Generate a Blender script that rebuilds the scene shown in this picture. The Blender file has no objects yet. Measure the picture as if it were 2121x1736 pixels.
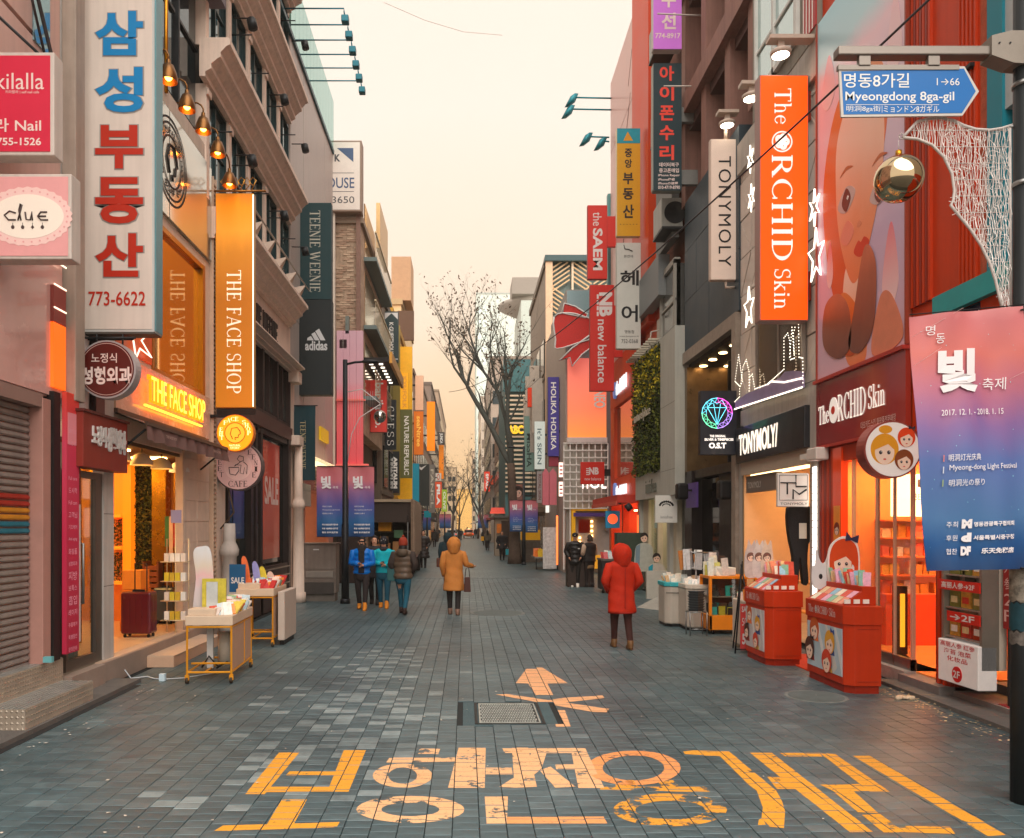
import bpy, bmesh, math, random
from mathutils import Vector, Matrix
R = math.radians
rnd = random.Random(7)
SC = bpy.context.scene
COL = SC.collection
# camera, sky, sun, exposure
F, UX, VH, CH = 1657.0, 965.0, 1090.0, 1.95      # focal length, vanishing point (photo units), eye height in metres
cam = bpy.data.cameras.new('camera'); camo = bpy.data.objects.new('camera', cam); COL.objects.link(camo)
camo.location = (0, 0, CH); camo.rotation_euler = (R(90), 0, 0)
cam.sensor_width = 36; cam.lens = 36 * F / 2121.0
cam.shift_x = (2121 / 2 - UX) / 2121.0; cam.shift_y = (VH - 1736 / 2) / 2121.0
cam.clip_end = 3000; cam.clip_start = 0.05
SC.camera = camo
W = bpy.data.worlds.new('World'); SC.world = W; W.use_nodes = True
wn = W.node_tree; wn.nodes.clear()
sky = wn.nodes.new('ShaderNodeTexSky'); sky.sky_type = 'NISHITA'; sky.sun_disc = False
sky.sun_elevation = R(52); sky.sun_rotation = R(180 + 8); sky.air_density = 1.5; sky.dust_density = 3
b1 = wn.nodes.new('ShaderNodeBackground'); b1.inputs[1].default_value = 0.05
b2 = wn.nodes.new('ShaderNodeBackground'); b2.inputs[0].default_value = (1.0, 0.80, 0.655, 1); b2.inputs[1].default_value = 0.415
mx = wn.nodes.new('ShaderNodeMixShader'); mx.inputs[0].default_value = 0.94
wt = wn.nodes.new('ShaderNodeTexCoord'); wv = wn.nodes.new('ShaderNodeVectorMath'); wv.operation = 'DOT_PRODUCT'; wv.inputs[1].default_value = (0, .9995, .03)
wr = wn.nodes.new('ShaderNodeValToRGB'); cr_ = wr.color_ramp; cr_.elements[0].position = .90; cr_.elements[0].color = (1.0, .86, .74, 1); cr_.elements[1].position = 1.0; cr_.elements[1].color = (1.0, .62, .30, 1)
e_ = cr_.elements.new(.975); e_.color = (1.0, .79, .60, 1)
wn.links.new(wt.outputs['Generated'], wv.inputs[0]); wn.links.new(wv.outputs['Value'], wr.inputs[0]); wn.links.new(wr.outputs[0], b2.inputs[0])
wo = wn.nodes.new('ShaderNodeOutputWorld')
wn.links.new(sky.outputs[0], b1.inputs[0]); wn.links.new(b1.outputs[0], mx.inputs[1]); wn.links.new(b2.outputs[0], mx.inputs[2]); wn.links.new(mx.outputs[0], wo.inputs[0])
sl = bpy.data.lights.new('sun', 'SUN'); sl.energy = 1.5; sl.angle = R(75); sl.color = (1.0, 0.955, 0.91)
so = bpy.data.objects.new('sun', sl); COL.objects.link(so)
so.rotation_euler = (R(38), 0, R(8)); so.location = (0, 0, 30)
vs = SC.view_settings; vs.view_transform = 'Standard'; vs.look = 'None'; vs.gamma = 1; vs.exposure = 1.5; vs.use_curve_mapping = False
SC.cycles.max_bounces = 6; SC.cycles.volume_bounces = 0; SC.cycles.volume_step_rate = 4; SC.cycles.transparent_max_bounces = 12; SC.cycles.sample_clamp_indirect = 4
def wx(u, Y): return (u - UX) * Y / F
def wz(v, Y): return CH - (v - VH) * Y / F
def fy(u, X): return X * F / (u - UX)
def gnd(u, v, z=0.0):
    Y = F * (CH - z) / (v - VH); return Vector((wx(u, Y), Y, z))
def lin(c):
    c = c / 255.0
    return c / 12.92 if c <= 0.04045 else ((c + 0.055) / 1.055) ** 2.4
def L3(c): return (lin(c[0]), lin(c[1]), lin(c[2]), 1)
_mc = {}; EK = .42
def _nodes(name):
    m = bpy.data.materials.new(name); m.use_nodes = True
    return m, m.node_tree, m.node_tree.nodes['Principled BSDF']
def M(c, r=.6, m=0, e=0, v=.10, s=5, b=0, bs=60, st=0, alpha=1, name='paint', coat=0):
    key = (c, r, m, e, v, s, b, bs, st, alpha, coat)
    if key in _mc: return _mc[key]
    mt, nt, p = _nodes(name); N = nt.nodes.new; K = nt.links.new
    p.inputs['Roughness'].default_value = r; p.inputs['Metallic'].default_value = m; p.inputs['Specular IOR Level'].default_value = .32
    if coat: p.inputs['Coat Weight'].default_value = coat; p.inputs['Coat Roughness'].default_value = .06
    col = L3(c); p.inputs['Base Color'].default_value = col
    tc = None
    if v or b or st:
        tc = N('ShaderNodeTexCoord')
    if v:
        n = N('ShaderNodeTexNoise'); n.inputs['Scale'].default_value = s; n.inputs['Detail'].default_value = 6; n.inputs['Roughness'].default_value = .65
        K(tc.outputs['Object'], n.inputs['Vector'])
        mr = N('ShaderNodeMapRange'); mr.inputs[1].default_value = .3; mr.inputs[2].default_value = .7
        mr.inputs[3].default_value = 1 - v; mr.inputs[4].default_value = 1 + v * .6
        K(n.outputs[0], mr.inputs[0]); last = mr.outputs[0]
        if st:   # rain streaks and grime: noise stretched along z
            mp = N('ShaderNodeMapping'); mp.inputs['Scale'].default_value = (7, 7, .5); K(tc.outputs['Object'], mp.inputs[0])
            n2 = N('ShaderNodeTexNoise'); n2.inputs['Scale'].default_value = 1.6; n2.inputs['Detail'].default_value = 5; K(mp.outputs[0], n2.inputs['Vector'])
            m2 = N('ShaderNodeMapRange'); m2.inputs[1].default_value = .42; m2.inputs[2].default_value = .72; m2.inputs[3].default_value = 1; m2.inputs[4].default_value = 1 - st
            K(n2.outputs[0], m2.inputs[0])
            mm = N('ShaderNodeMath'); mm.operation = 'MULTIPLY'; K(last, mm.inputs[0]); K(m2.outputs[0], mm.inputs[1]); last = mm.outputs[0]
        vm = N('ShaderNodeVectorMath'); vm.operation = 'SCALE'; vm.inputs[0].default_value = col[:3]; K(last, vm.inputs['Scale'])
        K(vm.outputs[0], p.inputs['Base Color'])
        r2 = N('ShaderNodeMapRange'); r2.inputs[3].default_value = max(.02, r - .1); r2.inputs[4].default_value = min(1, r + .12); K(n.outputs[0], r2.inputs[0]); K(r2.outputs[0], p.inputs['Roughness'])
    if b:
        n = N('ShaderNodeTexNoise'); n.inputs['Scale'].default_value = bs; n.inputs['Detail'].default_value = 4; K(tc.outputs['Object'], n.inputs['Vector'])
        bp = N('ShaderNodeBump'); bp.inputs['Strength'].default_value = b; bp.inputs['Distance'].default_value = .02; K(n.outputs[0], bp.inputs['Height']); K(bp.outputs[0], p.inputs['Normal'])
    if e:
        p.inputs['Emission Color'].default_value = col; p.inputs['Emission Strength'].default_value = e*EK
    if alpha < 1: p.inputs['Alpha'].default_value = alpha
    _mc[key] = mt; return mt
def grad(stops, axis=2, r=.6, e=0, noise=0, name='print', coat=0):
    """a colour gradient along one side of the object (flat print"""
    mt, nt, p = _nodes(name); N = nt.nodes.new; K = nt.links.new
    tc = N('ShaderNodeTexCoord'); sp = N('ShaderNodeSeparateXYZ'); K(tc.outputs['Generated'], sp.inputs[0])
    rp = N('ShaderNodeValToRGB'); cr = rp.color_ramp
    while len(cr.elements) < len(stops): cr.elements.new(.5)
    for el, (q, c) in zip(cr.elements, stops): el.position = q
    for el, (q, c) in zip(cr.elements, stops): el.color = L3(c)
    src = sp.outputs[axis]
    if noise:
        n = N('ShaderNodeTexNoise'); n.inputs['Scale'].default_value = 3; n.inputs['Detail'].default_value = 4; K(tc.outputs['Generated'], n.inputs['Vector'])
        ma = N('ShaderNodeMath'); ma.operation = 'MULTIPLY_ADD'; ma.inputs[1].default_value = noise; K(n.outputs[0], ma.inputs[0]); K(src, ma.inputs[2])
        ms = N('ShaderNodeMath'); ms.operation = 'SUBTRACT'; ms.inputs[1].default_value = noise * .5; K(ma.outputs[0], ms.inputs[0]); src = ms.outputs[0]
    K(src, rp.inputs[0]); K(rp.outputs[0], p.inputs['Base Color']); p.inputs['Roughness'].default_value = r
    if coat: p.inputs['Coat Weight'].default_value = coat; p.inputs['Coat Roughness'].default_value = .05
    if e: K(rp.outputs[0], p.inputs['Emission Color']); p.inputs['Emission Strength'].default_value = e*EK
    return mt
def E_(c, e, name='lamp_light'):
    key = ('E', c, e)
    if key in _mc: return _mc[key]
    mt, nt, p = _nodes(name); p.inputs['Base Color'].default_value = L3(c)
    p.inputs['Emission Color'].default_value = L3(c); p.inputs['Emission Strength'].default_value = e*EK
    _mc[key] = mt; return mt
def clear(tint=(235, 240, 238), k=.12):
    key = ('G', tint, k)
    if key in _mc: return _mc[key]
    mt = bpy.data.materials.new('clear_glass'); mt.use_nodes = True; nt = mt.node_tree; nt.nodes.clear(); N = nt.nodes.new; K = nt.links.new
    t = N('ShaderNodeBsdfTransparent'); t.inputs[0].default_value = L3(tint); g = N('ShaderNodeBsdfGlossy'); g.inputs['Roughness'].default_value = .03
    fr = N('ShaderNodeLayerWeight'); fr.inputs[0].default_value = .5
    pw = N('ShaderNodeMath'); pw.operation = 'POWER'; pw.inputs[1].default_value = 4.5; K(fr.outputs['Facing'], pw.inputs[0])
    ad = N('ShaderNodeMath'); ad.operation = 'MULTIPLY_ADD'; ad.inputs[1].default_value = .8; ad.inputs[2].default_value = k * .4; ad.use_clamp = True; K(pw.outputs[0], ad.inputs[0])
    x = N('ShaderNodeMixShader'); o = N('ShaderNodeOutputMaterial'); K(ad.outputs[0], x.inputs[0]); K(t.outputs[0], x.inputs[1]); K(g.outputs[0], x.inputs[2]); K(x.outputs[0], o.inputs[0])
    _mc[key] = mt; return mt
def mirror(c=(60, 70, 72), r=.06, name='window_glass', w=.05):
    key = ('MIR', c, r, w)
    if key in _mc: return _mc[key]
    mt, nt, p = _nodes(name); p.inputs['Base Color'].default_value = L3(c); p.inputs['Metallic'].default_value = .75; p.inputs['Roughness'].default_value = r
    N = nt.nodes.new; K = nt.links.new; tc = N('ShaderNodeTexCoord'); n = N('ShaderNodeTexNoise'); n.inputs['Scale'].default_value = .9; K(tc.outputs['Object'], n.inputs['Vector'])
    bp = N('ShaderNodeBump'); bp.inputs['Strength'].default_value = w; K(n.outputs[0], bp.inputs['Height']); K(bp.outputs[0], p.inputs['Normal'])
    _mc[key] = mt; return mt
WHITE = M((225, 220, 212), .5, v=.05); INK = M((24, 24, 26), .6, v=0); OFFW = M((215, 212, 208), .5, v=0)
STEEL = M((150, 150, 148), .35, .9, v=.15); DARKM = M((38, 40, 42), .45, .3, v=.15); BLACK = M((18, 18, 20), .5, v=.1)
GLOW = E_((255, 244, 225), 5); GLOWW = E_((255, 190, 110), 7)
class MB:
    def __init__(s): s.v = []; s.f = []; s.mi = []; s.m = 0; s.sm = []
    def add(s, vs, fs, smooth=False):
        o = len(s.v); s.v += [tuple(p) for p in vs]
        for f in fs: s.f.append(tuple(i + o for i in f)); s.mi.append(s.m); s.sm.append(smooth)
    def box(s, x0, x1, y0, y1, z0, z1):
        if x0 > x1: x0, x1 = x1, x0
        if y0 > y1: y0, y1 = y1, y0
        if z0 > z1: z0, z1 = z1, z0
        s.add([(x0,y0,z0),(x1,y0,z0),(x1,y1,z0),(x0,y1,z0),(x0,y0,z1),(x1,y0,z1),(x1,y1,z1),(x0,y1,z1)],
              [(0,3,2,1),(4,5,6,7),(0,1,5,4),(1,2,6,5),(2,3,7,6),(3,0,4,7)])
    def quad(s, a, b, c, d): s.add([a, b, c, d], [(0, 1, 2, 3)])
    def prism(s, pts, y0, y1):
        """outline in (x,z), extruded between y0 (front, smaller) and y1"""
        n = len(pts); ar = sum(pts[i][0]*pts[(i+1)%n][1]-pts[(i+1)%n][0]*pts[i][1] for i in range(n))
        if ar < 0: pts = pts[::-1]
        s.add([(x, y0, z) for x, z in pts] + [(x, y1, z) for x, z in pts],
              [tuple(range(n)), tuple(range(2*n-1, n-1, -1))] + [((i+1) % n, i, n+i, n+(i+1) % n) for i in range(n)])
    def slab(s, pts, z0, z1):
        """outline in (x,y), extruded up"""
        n = len(pts); ar = sum(pts[i][0]*pts[(i+1)%n][1]-pts[(i+1)%n][0]*pts[i][1] for i in range(n))
        if ar < 0: pts = pts[::-1]
        s.add([(x, y, z1) for x, y in pts] + [(x, y, z0) for x, y in pts],
              [tuple(range(n)), tuple(range(2*n-1, n-1, -1))] + [((i+1) % n, i, n+i, n+(i+1) % n) for i in range(n)])
    def rings(s, rs, n=12, cap=True, smooth=True):
        """rs: list of (centre, axis1, axis2) ellipse rings"""
        vs = []
        for c, a, b in rs:
            c = Vector(c); a = Vector(a); b = Vector(b)
            for i in range(n):
                t = 2*math.pi*i/n; vs.append(c + a*math.cos(t) + b*math.sin(t))
        fs = []
        for k in range(len(rs)-1):
            for i in range(n):
                j = (i+1) % n; fs.append((k*n+i, k*n+j, (k+1)*n+j, (k+1)*n+i))
        if cap: fs.append(tuple(range(n-1, -1, -1))); fs.append(tuple((len(rs)-1)*n+i for i in range(n)))
        s.add(vs, fs, smooth)
    def tube(s, pts, r, n=8, smooth=True, cap=True):
        pts = [Vector(p) for p in pts]; rr = r if isinstance(r, (list, tuple)) else [r]*len(pts)
        rs = []; a = None
        for i, p in enumerate(pts):
            d = (pts[min(i+1, len(pts)-1)] - pts[max(i-1, 0)])
            if d.length < 1e-9: d = Vector((0, 0, 1))
            d.normalize()
            if a is None: a = d.orthogonal().normalized()
            else:
                a = a - d*a.dot(d)
                a = a.normalized() if a.length > 1e-6 else d.orthogonal().normalized()
            b = d.cross(a); rs.append((p, a*rr[i], b*rr[i]))
        s.rings(rs, n, cap, smooth)
    def ball(s, c, r, n=16, m=10, sz=(1, 1, 1)):
        c = Vector(c); rs = []
        for k in range(1, m):
            t = math.pi*k/m; q = r*math.sin(t)
            rs.append((c + Vector((0, 0, -r*math.cos(t)*sz[2])), (q*sz[0], 0, 0), (0, q*sz[1], 0)))
        s.rings(rs, n)
    def disc(s, c, r, y0, y1, n=28, rz=None):
        rz = rz or r
        s.rings([((c[0], y1, c[1]), (r, 0, 0), (0, 0, rz)), ((c[0], y0, c[1]), (r, 0, 0), (0, 0, rz))], n, True, False)
    def build(s, name, mat, parent=None, loc=None, bevel=0, mesh=None):
        me = bpy.data.meshes.new(name); me.from_pydata(s.v, [], s.f)
        for x in (mat if isinstance(mat, (list, tuple)) else [mat]): me.materials.append(x)
        if any(s.mi): me.polygons.foreach_set('material_index', s.mi)
        if any(s.sm): me.polygons.foreach_set('use_smooth', s.sm)
        if bevel:
            bm = bmesh.new(); bm.from_mesh(me)
            bmesh.ops.bevel(bm, geom=list(bm.edges), offset=bevel, segments=2, affect='EDGES', profile=.5, clamp_overlap=True)
            bm.to_mesh(me); bm.free()
        me.update()
        return link(name, me, parent, loc)
def link(name, me, parent=None, loc=None):
    o = bpy.data.objects.new(name, me); COL.objects.link(o)
    if parent is not None: o.parent = parent
    if loc is not None: o.location = loc
    return o
def tag(o, label=None, cat=None, group=None, kind=None):
    if label: o['label'] = label
    if cat: o['category'] = cat
    if group: o['group'] = group
    if kind: o['kind'] = kind
    return o
def empty(name, label, cat, loc=(0, 0, 0), rz=0, group=None):
    o = bpy.data.objects.new(name, None); COL.objects.link(o); o.location = loc; o.rotation_euler = (0, 0, rz)
    o.empty_display_size = .2
    return tag(o, label, cat, group)
def struct(o): o['kind'] = 'structure'; return o
def stuff(o): o['kind'] = 'stuff'; return o
def _text_mesh(s, bold=0, sp=1.0, res=3):
    c = bpy.data.curves.new('lettering', 'FONT'); c.body = s; c.resolution_u = res; c.offset = bold; c.space_character = sp
    c.align_x = 'CENTER'
    o = bpy.data.objects.new('lettering', c); me = bpy.data.meshes.new_from_object(o)
    vs = [(v.co.x, v.co.y) for v in me.vertices]; fs = [tuple(p.vertices) for p in me.polygons]
    bpy.data.objects.remove(o); bpy.data.curves.remove(c); bpy.data.meshes.remove(me)
    return vs, fs
def _strokes(lst):
    """serif strokes: ('l',x0,y0,x1,y1,w) or ('a',cx,cy,rx,ry,t0,t1,wthick,wthin)"""
    vs = []; fs = []
    for st in lst:
        if st[0] == 'l':
            _, x0, y0, x1, y1, w = st; d = Vector((x1-x0, y1-y0)).normalized(); n = Vector((-d.y, d.x))*w/2
            o = len(vs); vs += [(x0-n.x, y0-n.y), (x1-n.x, y1-n.y), (x1+n.x, y1+n.y), (x0+n.x, y0+n.y)]; fs.append((o, o+1, o+2, o+3))
        else:
            _, cx, cy, rx, ry, t0, t1, wa, wb = st; n = max(6, int(abs(t1-t0)/14)); o = len(vs)
            for i in range(n+1):
                t = R(t0+(t1-t0)*i/n); w = wb+(wa-wb)*abs(math.cos(t))**1.5
                for sg in (-.5, .5): vs.append((cx+(rx+sg*w)*math.cos(t), cy+(ry+sg*wb)*math.sin(t)))
            for i in range(n): fs.append((o+2*i, o+2*i+1, o+2*i+3, o+2*i+2))
    return vs, fs
def _sf(ch):
    T, H = .15, .05
    l = lambda *a: ('l',)+a
    def stem(x, y0=0, y1=1, w=T): return [l(x, y0, x, y1, w), l(x-.13, y0+.02, x+.13, y0+.02, H), l(x-.13, y1-.02, x+.13, y1-.02, H)]
    G = {
     'T': (.8, stem(.4)+[l(.02,.97,.78,.97,.06), l(.04,.99,.04,.8,.05), l(.76,.99,.76,.8,.05)]),
     'H': (.86, stem(.17)+stem(.69)+[l(.17,.5,.69,.5,H)]),
     'E': (.72, stem(.17)+[l(.17,.97,.64,.97,.06), l(.17,.03,.68,.03,.06), l(.17,.52,.5,.52,H), l(.64,.98,.64,.8,H), l(.68,.02,.68,.22,H), l(.5,.42,.5,.62,H)]),
     'F': (.68, stem(.17)+[l(.17,.97,.62,.97,.06), l(.17,.52,.48,.52,H), l(.62,.98,.62,.8,H), l(.48,.42,.48,.62,H)]),
     'A': (.86, [l(.08,.02,.42,1,H), l(.42,1,.74,.02,T), l(.2,.34,.62,.34,H), l(-.02,.02,.2,.02,H), l(.6,.02,.88,.02,H)]),
     'C': (.8, [('a',.45,.5,.36,.48,45,315,T,H), l(.72,.98,.72,.72,H), l(.72,.02,.72,.26,H)]),
     'G': (.86, [('a',.45,.5,.36,.48,45,315,T,H), l(.72,.98,.72,.72,H), l(.72,.05,.72,.42,T), l(.56,.42,.86,.42,H)]),
     'O': (.9, [('a',.45,.5,.36,.48,0,360,T,H)]),
     'D': (.86, stem(.17)+[('a',.3,.5,.44,.475,-90,90,T,H), l(.1,.975,.34,.975,H), l(.1,.025,.34,.025,H)]),
     'P': (.72, stem(.17)+[('a',.36,.73,.24,.245,-90,90,T,H), l(.15,.975,.38,.975,H), l(.15,.485,.38,.485,H)]),
     'R': (.84, stem(.17)+[('a',.36,.73,.24,.245,-90,90,T,H), l(.15,.975,.38,.975,H), l(.15,.485,.38,.485,H), l(.4,.48,.74,.03,T), l(.62,.02,.86,.02,H)]),
     'S': (.64, [('a',.31,.74,.22,.235,40,270,.1,.06), ('a',.31,.26,.24,.245,90,-140,.12,.06), l(.52,.98,.52,.74,H), l(.08,.02,.08,.26,H)]),
     'U': (.84, [l(.17,.35,.17,1,T), l(.68,.35,.68,1,H), ('a',.425,.36,.255,.34,180,360,T,H), l(.04,.98,.3,.98,H), l(.56,.98,.8,.98,H)]),
     'I': (.36, stem(.17)), 'N': (.88, [l(.15,.02,.15,1,H), l(.15,1,.72,0,T), l(.72,0,.72,.98,H), l(.0,.98,.2,.98,H), l(.02,.02,.28,.02,H), l(.6,.98,.86,.98,H)]),
     'W': (1.2, [l(.08,.98,.34,.02,T), l(.34,.02,.58,.98,H), l(.52,.98,.8,.02,T), l(.8,.02,1.08,.98,H), l(-.04,.98,.22,.98,H), l(.98,.98,1.18,.98,H)]),
     'h': (.66, [l(.15,0,.15,1.02,.12), l(.5,0,.5,.45,.12), ('a',.33,.44,.17,.22,0,180,.1,H), l(.03,.02,.28,.02,H), l(.38,.02,.63,.02,H), l(.03,1,.16,1,H)]),
     'e': (.6, [('a',.3,.33,.22,.31,20,330,.12,H), l(.1,.38,.52,.38,H)]),
     'k': (.66, [l(.15,0,.15,1.02,.12), l(.18,.3,.5,.62,H), l(.26,.38,.56,.02,.12), l(.03,.02,.28,.02,H), l(.42,.02,.66,.02,H), l(.38,.63,.62,.63,H), l(.03,1,.16,1,H)]),
     'i': (.32, [l(.16,0,.16,.64,.12), l(.04,.02,.29,.02,H), l(.04,.63,.16,.63,H), l(.09,.86,.23,.86,.13)]),
     'n': (.66, [l(.15,0,.15,.64,.12), l(.5,0,.5,.45,.12), ('a',.33,.44,.17,.2,0,180,.1,H), l(.03,.02,.28,.02,H), l(.38,.02,.63,.02,H), l(.03,.63,.16,.63,H)]),
     ' ': (.4, []),
     '@': (1.06, [('a',.5,.5,.46,.5,0,360,.07,.07)]+[('a',.5+.2*math.cos(R(90+72*k)),.5+.2*math.sin(R(90+72*k)),.11,.11,0,360,.17,.17) for k in range(5)]),
    }
    return G[ch]
def _serif_mesh(s):
    x = 0; st = []
    for ch in s:
        w, g = _sf(ch)
        for q in g:
            q = list(q)
            if q[0] == 'l': q[1] += x; q[3] += x
            else: q[1] += x
            st.append(tuple(q))
        x += w + .06
    return _strokes(st)
def lettering(s, rect, out, mat, parent, name='lettering', rot=0, bold=0, sp=1.0, serif=False, thick=0, keep=False, flip=False):
    """a line of text fitted into rect=(x0,z0,x1,z1) of the parent's local frame, lying at y=-out"""
    vs, fs = _serif_mesh(s) if serif else _text_mesh(s, bold, sp)
    if not vs: return None
    if rot == -90: vs = [(y, -x) for x, y in vs]
    if rot == 90: vs = [(-y, x) for x, y in vs]
    if flip: vs = [(-x, y) for x, y in vs]; fs = [f[::-1] for f in fs]
    xs = [p[0] for p in vs]; ys = [p[1] for p in vs]
    a0, b0, a1, b1 = rect; sx = (a1-a0)/(max(xs)-min(xs)); sy = (b1-b0)/(max(ys)-min(ys))
    if keep: k = min(sx, sy); cx, cy = (a0+a1)/2, (b0+b1)/2; w = (max(xs)-min(xs))*k; h = (max(ys)-min(ys))*k; a0, b0, sx, sy = cx-w/2, cy-h/2, k, k
    mx0, my0 = min(xs), min(ys)
    P = [(a0+(x-mx0)*sx, b0+(y-my0)*sy) for x, y in vs]
    mb = MB(); n = len(P)
    if thick:
        ed = {}
        for f in fs:
            for i in range(len(f)): ed[(f[i], f[(i+1) % len(f)])] = 1
        side = [(b, a, a+n, b+n) for (a, b) in ed if (b, a) not in ed]
        mb.add([(x, -out-thick, z) for x, z in P]+[(x, -out, z) for x, z in P], fs + [tuple(i for i in q) for q in side])
    else: mb.add([(x, -out, z) for x, z in P], fs)
    return mb.build(name, mat, parent)
class T:
    """plane 'F' faces the camera end of the street at depth D; 'L'/'R' are the street walls at X = D.
    Plane coordinates are (a, z) in metres: a = X, Y or -Y.  rect() turns a measured outline into them."""
    def __init__(s, kind, D, name, label, cat, at=None, group=None, off=0):
        s.k, s.D = kind, D; s.a0, s.z0 = 0, 0
        if at:
            s.a0, s.z0 = at
        rz = {'F': 0, 'L': R(90), 'R': R(-90)}[kind]
        loc = s.world(s.a0, s.z0, off)
        s.off = off
        s.o = empty(name, label, cat, loc, rz, group)
    def world(s, a, z, out=0):
        return {'F': (a, s.D-out, z), 'L': (s.D+out, a, z), 'R': (s.D-out, -a, z)}[s.k]
    def A(s, u):
        if s.k == 'F': return wx(u, s.D)
        y = fy(u, s.D); return y if s.k == 'L' else -y
    def Z(s, u, v): return wz(v, s.D if s.k == 'F' else fy(u, s.D))
    def rect(s, u0, v0, u1, v1, ref=None):
        ur = u0 if ref is None else ref
        return (s.A(u0), s.Z(ur, v1), s.A(u1), s.Z(ur, v0))
    def loc(s, r): return (r[0]-s.a0, r[1]-s.z0, r[2]-s.a0, r[3]-s.z0)
    def box(s, name, mat, r, o0, o1, bevel=0, parent=None):
        a0, z0, a1, z1 = s.loc(r); mb = MB(); mb.box(a0, a1, -o1, -o0, z0, z1); return mb.build(name, mat, parent or s.o, bevel=bevel)
    def boxes(s, name, mat, L, parent=None, bevel=0):
        mb = MB()
        for q in L:
            a0, z0, a1, z1 = s.loc(q[:4]); mb.box(a0, a1, -q[5], -q[4], z0, z1)
        return mb.build(name, mat, parent or s.o, bevel=bevel)
    def poly(s, name, mat, pts, o0, o1, parent=None):
        mb = MB(); mb.prism([(a-s.a0, z-s.z0) for a, z in pts], -o1, -o0); return mb.build(name, mat, parent or s.o)
    def text(s, t, r, mat, out, **k):
        par = k.pop('parent', None) or s.o
        return lettering(t, s.loc(r), out, mat, par, **k)
    def tubes(s, name, mat, L, parent=None, n=6):
        """L: list of (points as (a,z,out), radius)"""
        mb = MB()
        for pts, r in L: mb.tube([(p[0]-s.a0, -p[2], p[1]-s.z0) for p in pts], r, n)
        return mb.build(name, mat, parent or s.o)
    def disc(s, name, mat, c, r, o0, o1, parent=None, n=32, rz=None):
        mb = MB(); mb.disc((c[0]-s.a0, c[1]-s.z0), r, -o1, -o0, n, rz); return mb.build(name, mat, parent or s.o)
def copies(o, places, parent, names=None):
    for p in places:
        c = o.copy(); COL.objects.link(c); c.parent = parent; c.location = p
def copy_tree(o, loc, rz=None, label=None):
    r = o.copy(); COL.objects.link(r); r.location = loc
    if rz is not None: r.rotation_euler = (0, 0, rz)
    if label: r['label'] = label
    for ch in list(o.children):
        c = ch.copy(); COL.objects.link(c); c.parent = r
        for g in ch.children:
            d = g.copy(); COL.objects.link(d); d.parent = c
    return r
# GROUND
PAVE = None
def pave_mat(base, base2):
    mt, nt, p = _nodes('paver'); N = nt.nodes.new; K = nt.links.new
    at = N('ShaderNodeAttribute'); at.attribute_name = 'tone'; tc = N('ShaderNodeTexCoord')
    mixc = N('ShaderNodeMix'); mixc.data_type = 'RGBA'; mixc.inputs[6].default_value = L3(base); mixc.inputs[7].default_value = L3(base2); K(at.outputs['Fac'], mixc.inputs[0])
    n = N('ShaderNodeTexNoise'); n.inputs['Scale'].default_value = .45; n.inputs['Detail'].default_value = 7; n.inputs['Roughness'].default_value = .6; K(tc.outputs['Object'], n.inputs['Vector'])
    mr = N('ShaderNodeMapRange'); mr.inputs[1].default_value = .35; mr.inputs[2].default_value = .68; mr.inputs[3].default_value = .62; mr.inputs[4].default_value = 1.2; K(n.outputs[0], mr.inputs[0])
    n3 = N('ShaderNodeTexNoise'); n3.inputs['Scale'].default_value = 9; n3.inputs['Detail'].default_value = 6; K(tc.outputs['Object'], n3.inputs['Vector'])
    m3 = N('ShaderNodeMapRange'); m3.inputs[1].default_value = .3; m3.inputs[2].default_value = .7; m3.inputs[3].default_value = .8; m3.inputs[4].default_value = 1.15; K(n3.outputs[0], m3.inputs[0])
    mm = N('ShaderNodeMath'); mm.operation = 'MULTIPLY'; K(mr.outputs[0], mm.inputs[0]); K(m3.outputs[0], mm.inputs[1])
    vo = N('ShaderNodeTexVoronoi'); vo.inputs['Scale'].default_value = 2.6; K(tc.outputs['Object'], vo.inputs['Vector'])   # trodden gum spots
    vg = N('ShaderNodeMapRange'); vg.inputs[1].default_value = .035; vg.inputs[2].default_value = .06; vg.inputs[3].default_value = .6; vg.inputs[4].default_value = 1; K(vo.outputs['Distance'], vg.inputs[0])
    n6 = N('ShaderNodeTexNoise'); n6.inputs['Scale'].default_value = 1.7; n6.inputs['Detail'].default_value = 8; n6.inputs['Roughness'].default_value = .7; n6.inputs['Distortion'].default_value = .6; K(tc.outputs['Object'], n6.inputs['Vector'])
    g6 = N('ShaderNodeMapRange'); g6.inputs[1].default_value = .56; g6.inputs[2].default_value = .68; g6.inputs[3].default_value = 1; g6.inputs[4].default_value = .72; K(n6.outputs[0], g6.inputs[0])
    ma = N('ShaderNodeMath'); ma.operation = 'MULTIPLY'; K(vg.outputs[0], ma.inputs[0]); K(g6.outputs[0], ma.inputs[1])
    m7 = N('ShaderNodeMath'); m7.operation = 'MULTIPLY'; K(mm.outputs[0], m7.inputs[0]); K(ma.outputs[0], m7.inputs[1]); mm = m7
    vm = N('ShaderNodeVectorMath'); vm.operation = 'SCALE'; K(mixc.outputs[2], vm.inputs[0]); K(mm.outputs[0], vm.inputs['Scale']); K(vm.outputs[0], p.inputs['Base Color'])
    r2 = N('ShaderNodeMapRange'); r2.inputs[3].default_value = .3; r2.inputs[4].default_value = .5; K(n3.outputs[0], r2.inputs[0]); K(r2.outputs[0], p.inputs['Roughness'])
    n2 = N('ShaderNodeTexNoise'); n2.inputs['Scale'].default_value = 120; K(tc.outputs['Object'], n2.inputs['Vector'])
    bp = N('ShaderNodeBump'); bp.inputs['Strength'].default_value = .35; bp.inputs['Distance'].default_value = .004; K(n2.outputs[0], bp.inputs['Height']); K(bp.outputs[0], p.inputs['Normal'])
    return mt
PAVE = pave_mat((66, 88, 93), (156, 170, 170))
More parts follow.
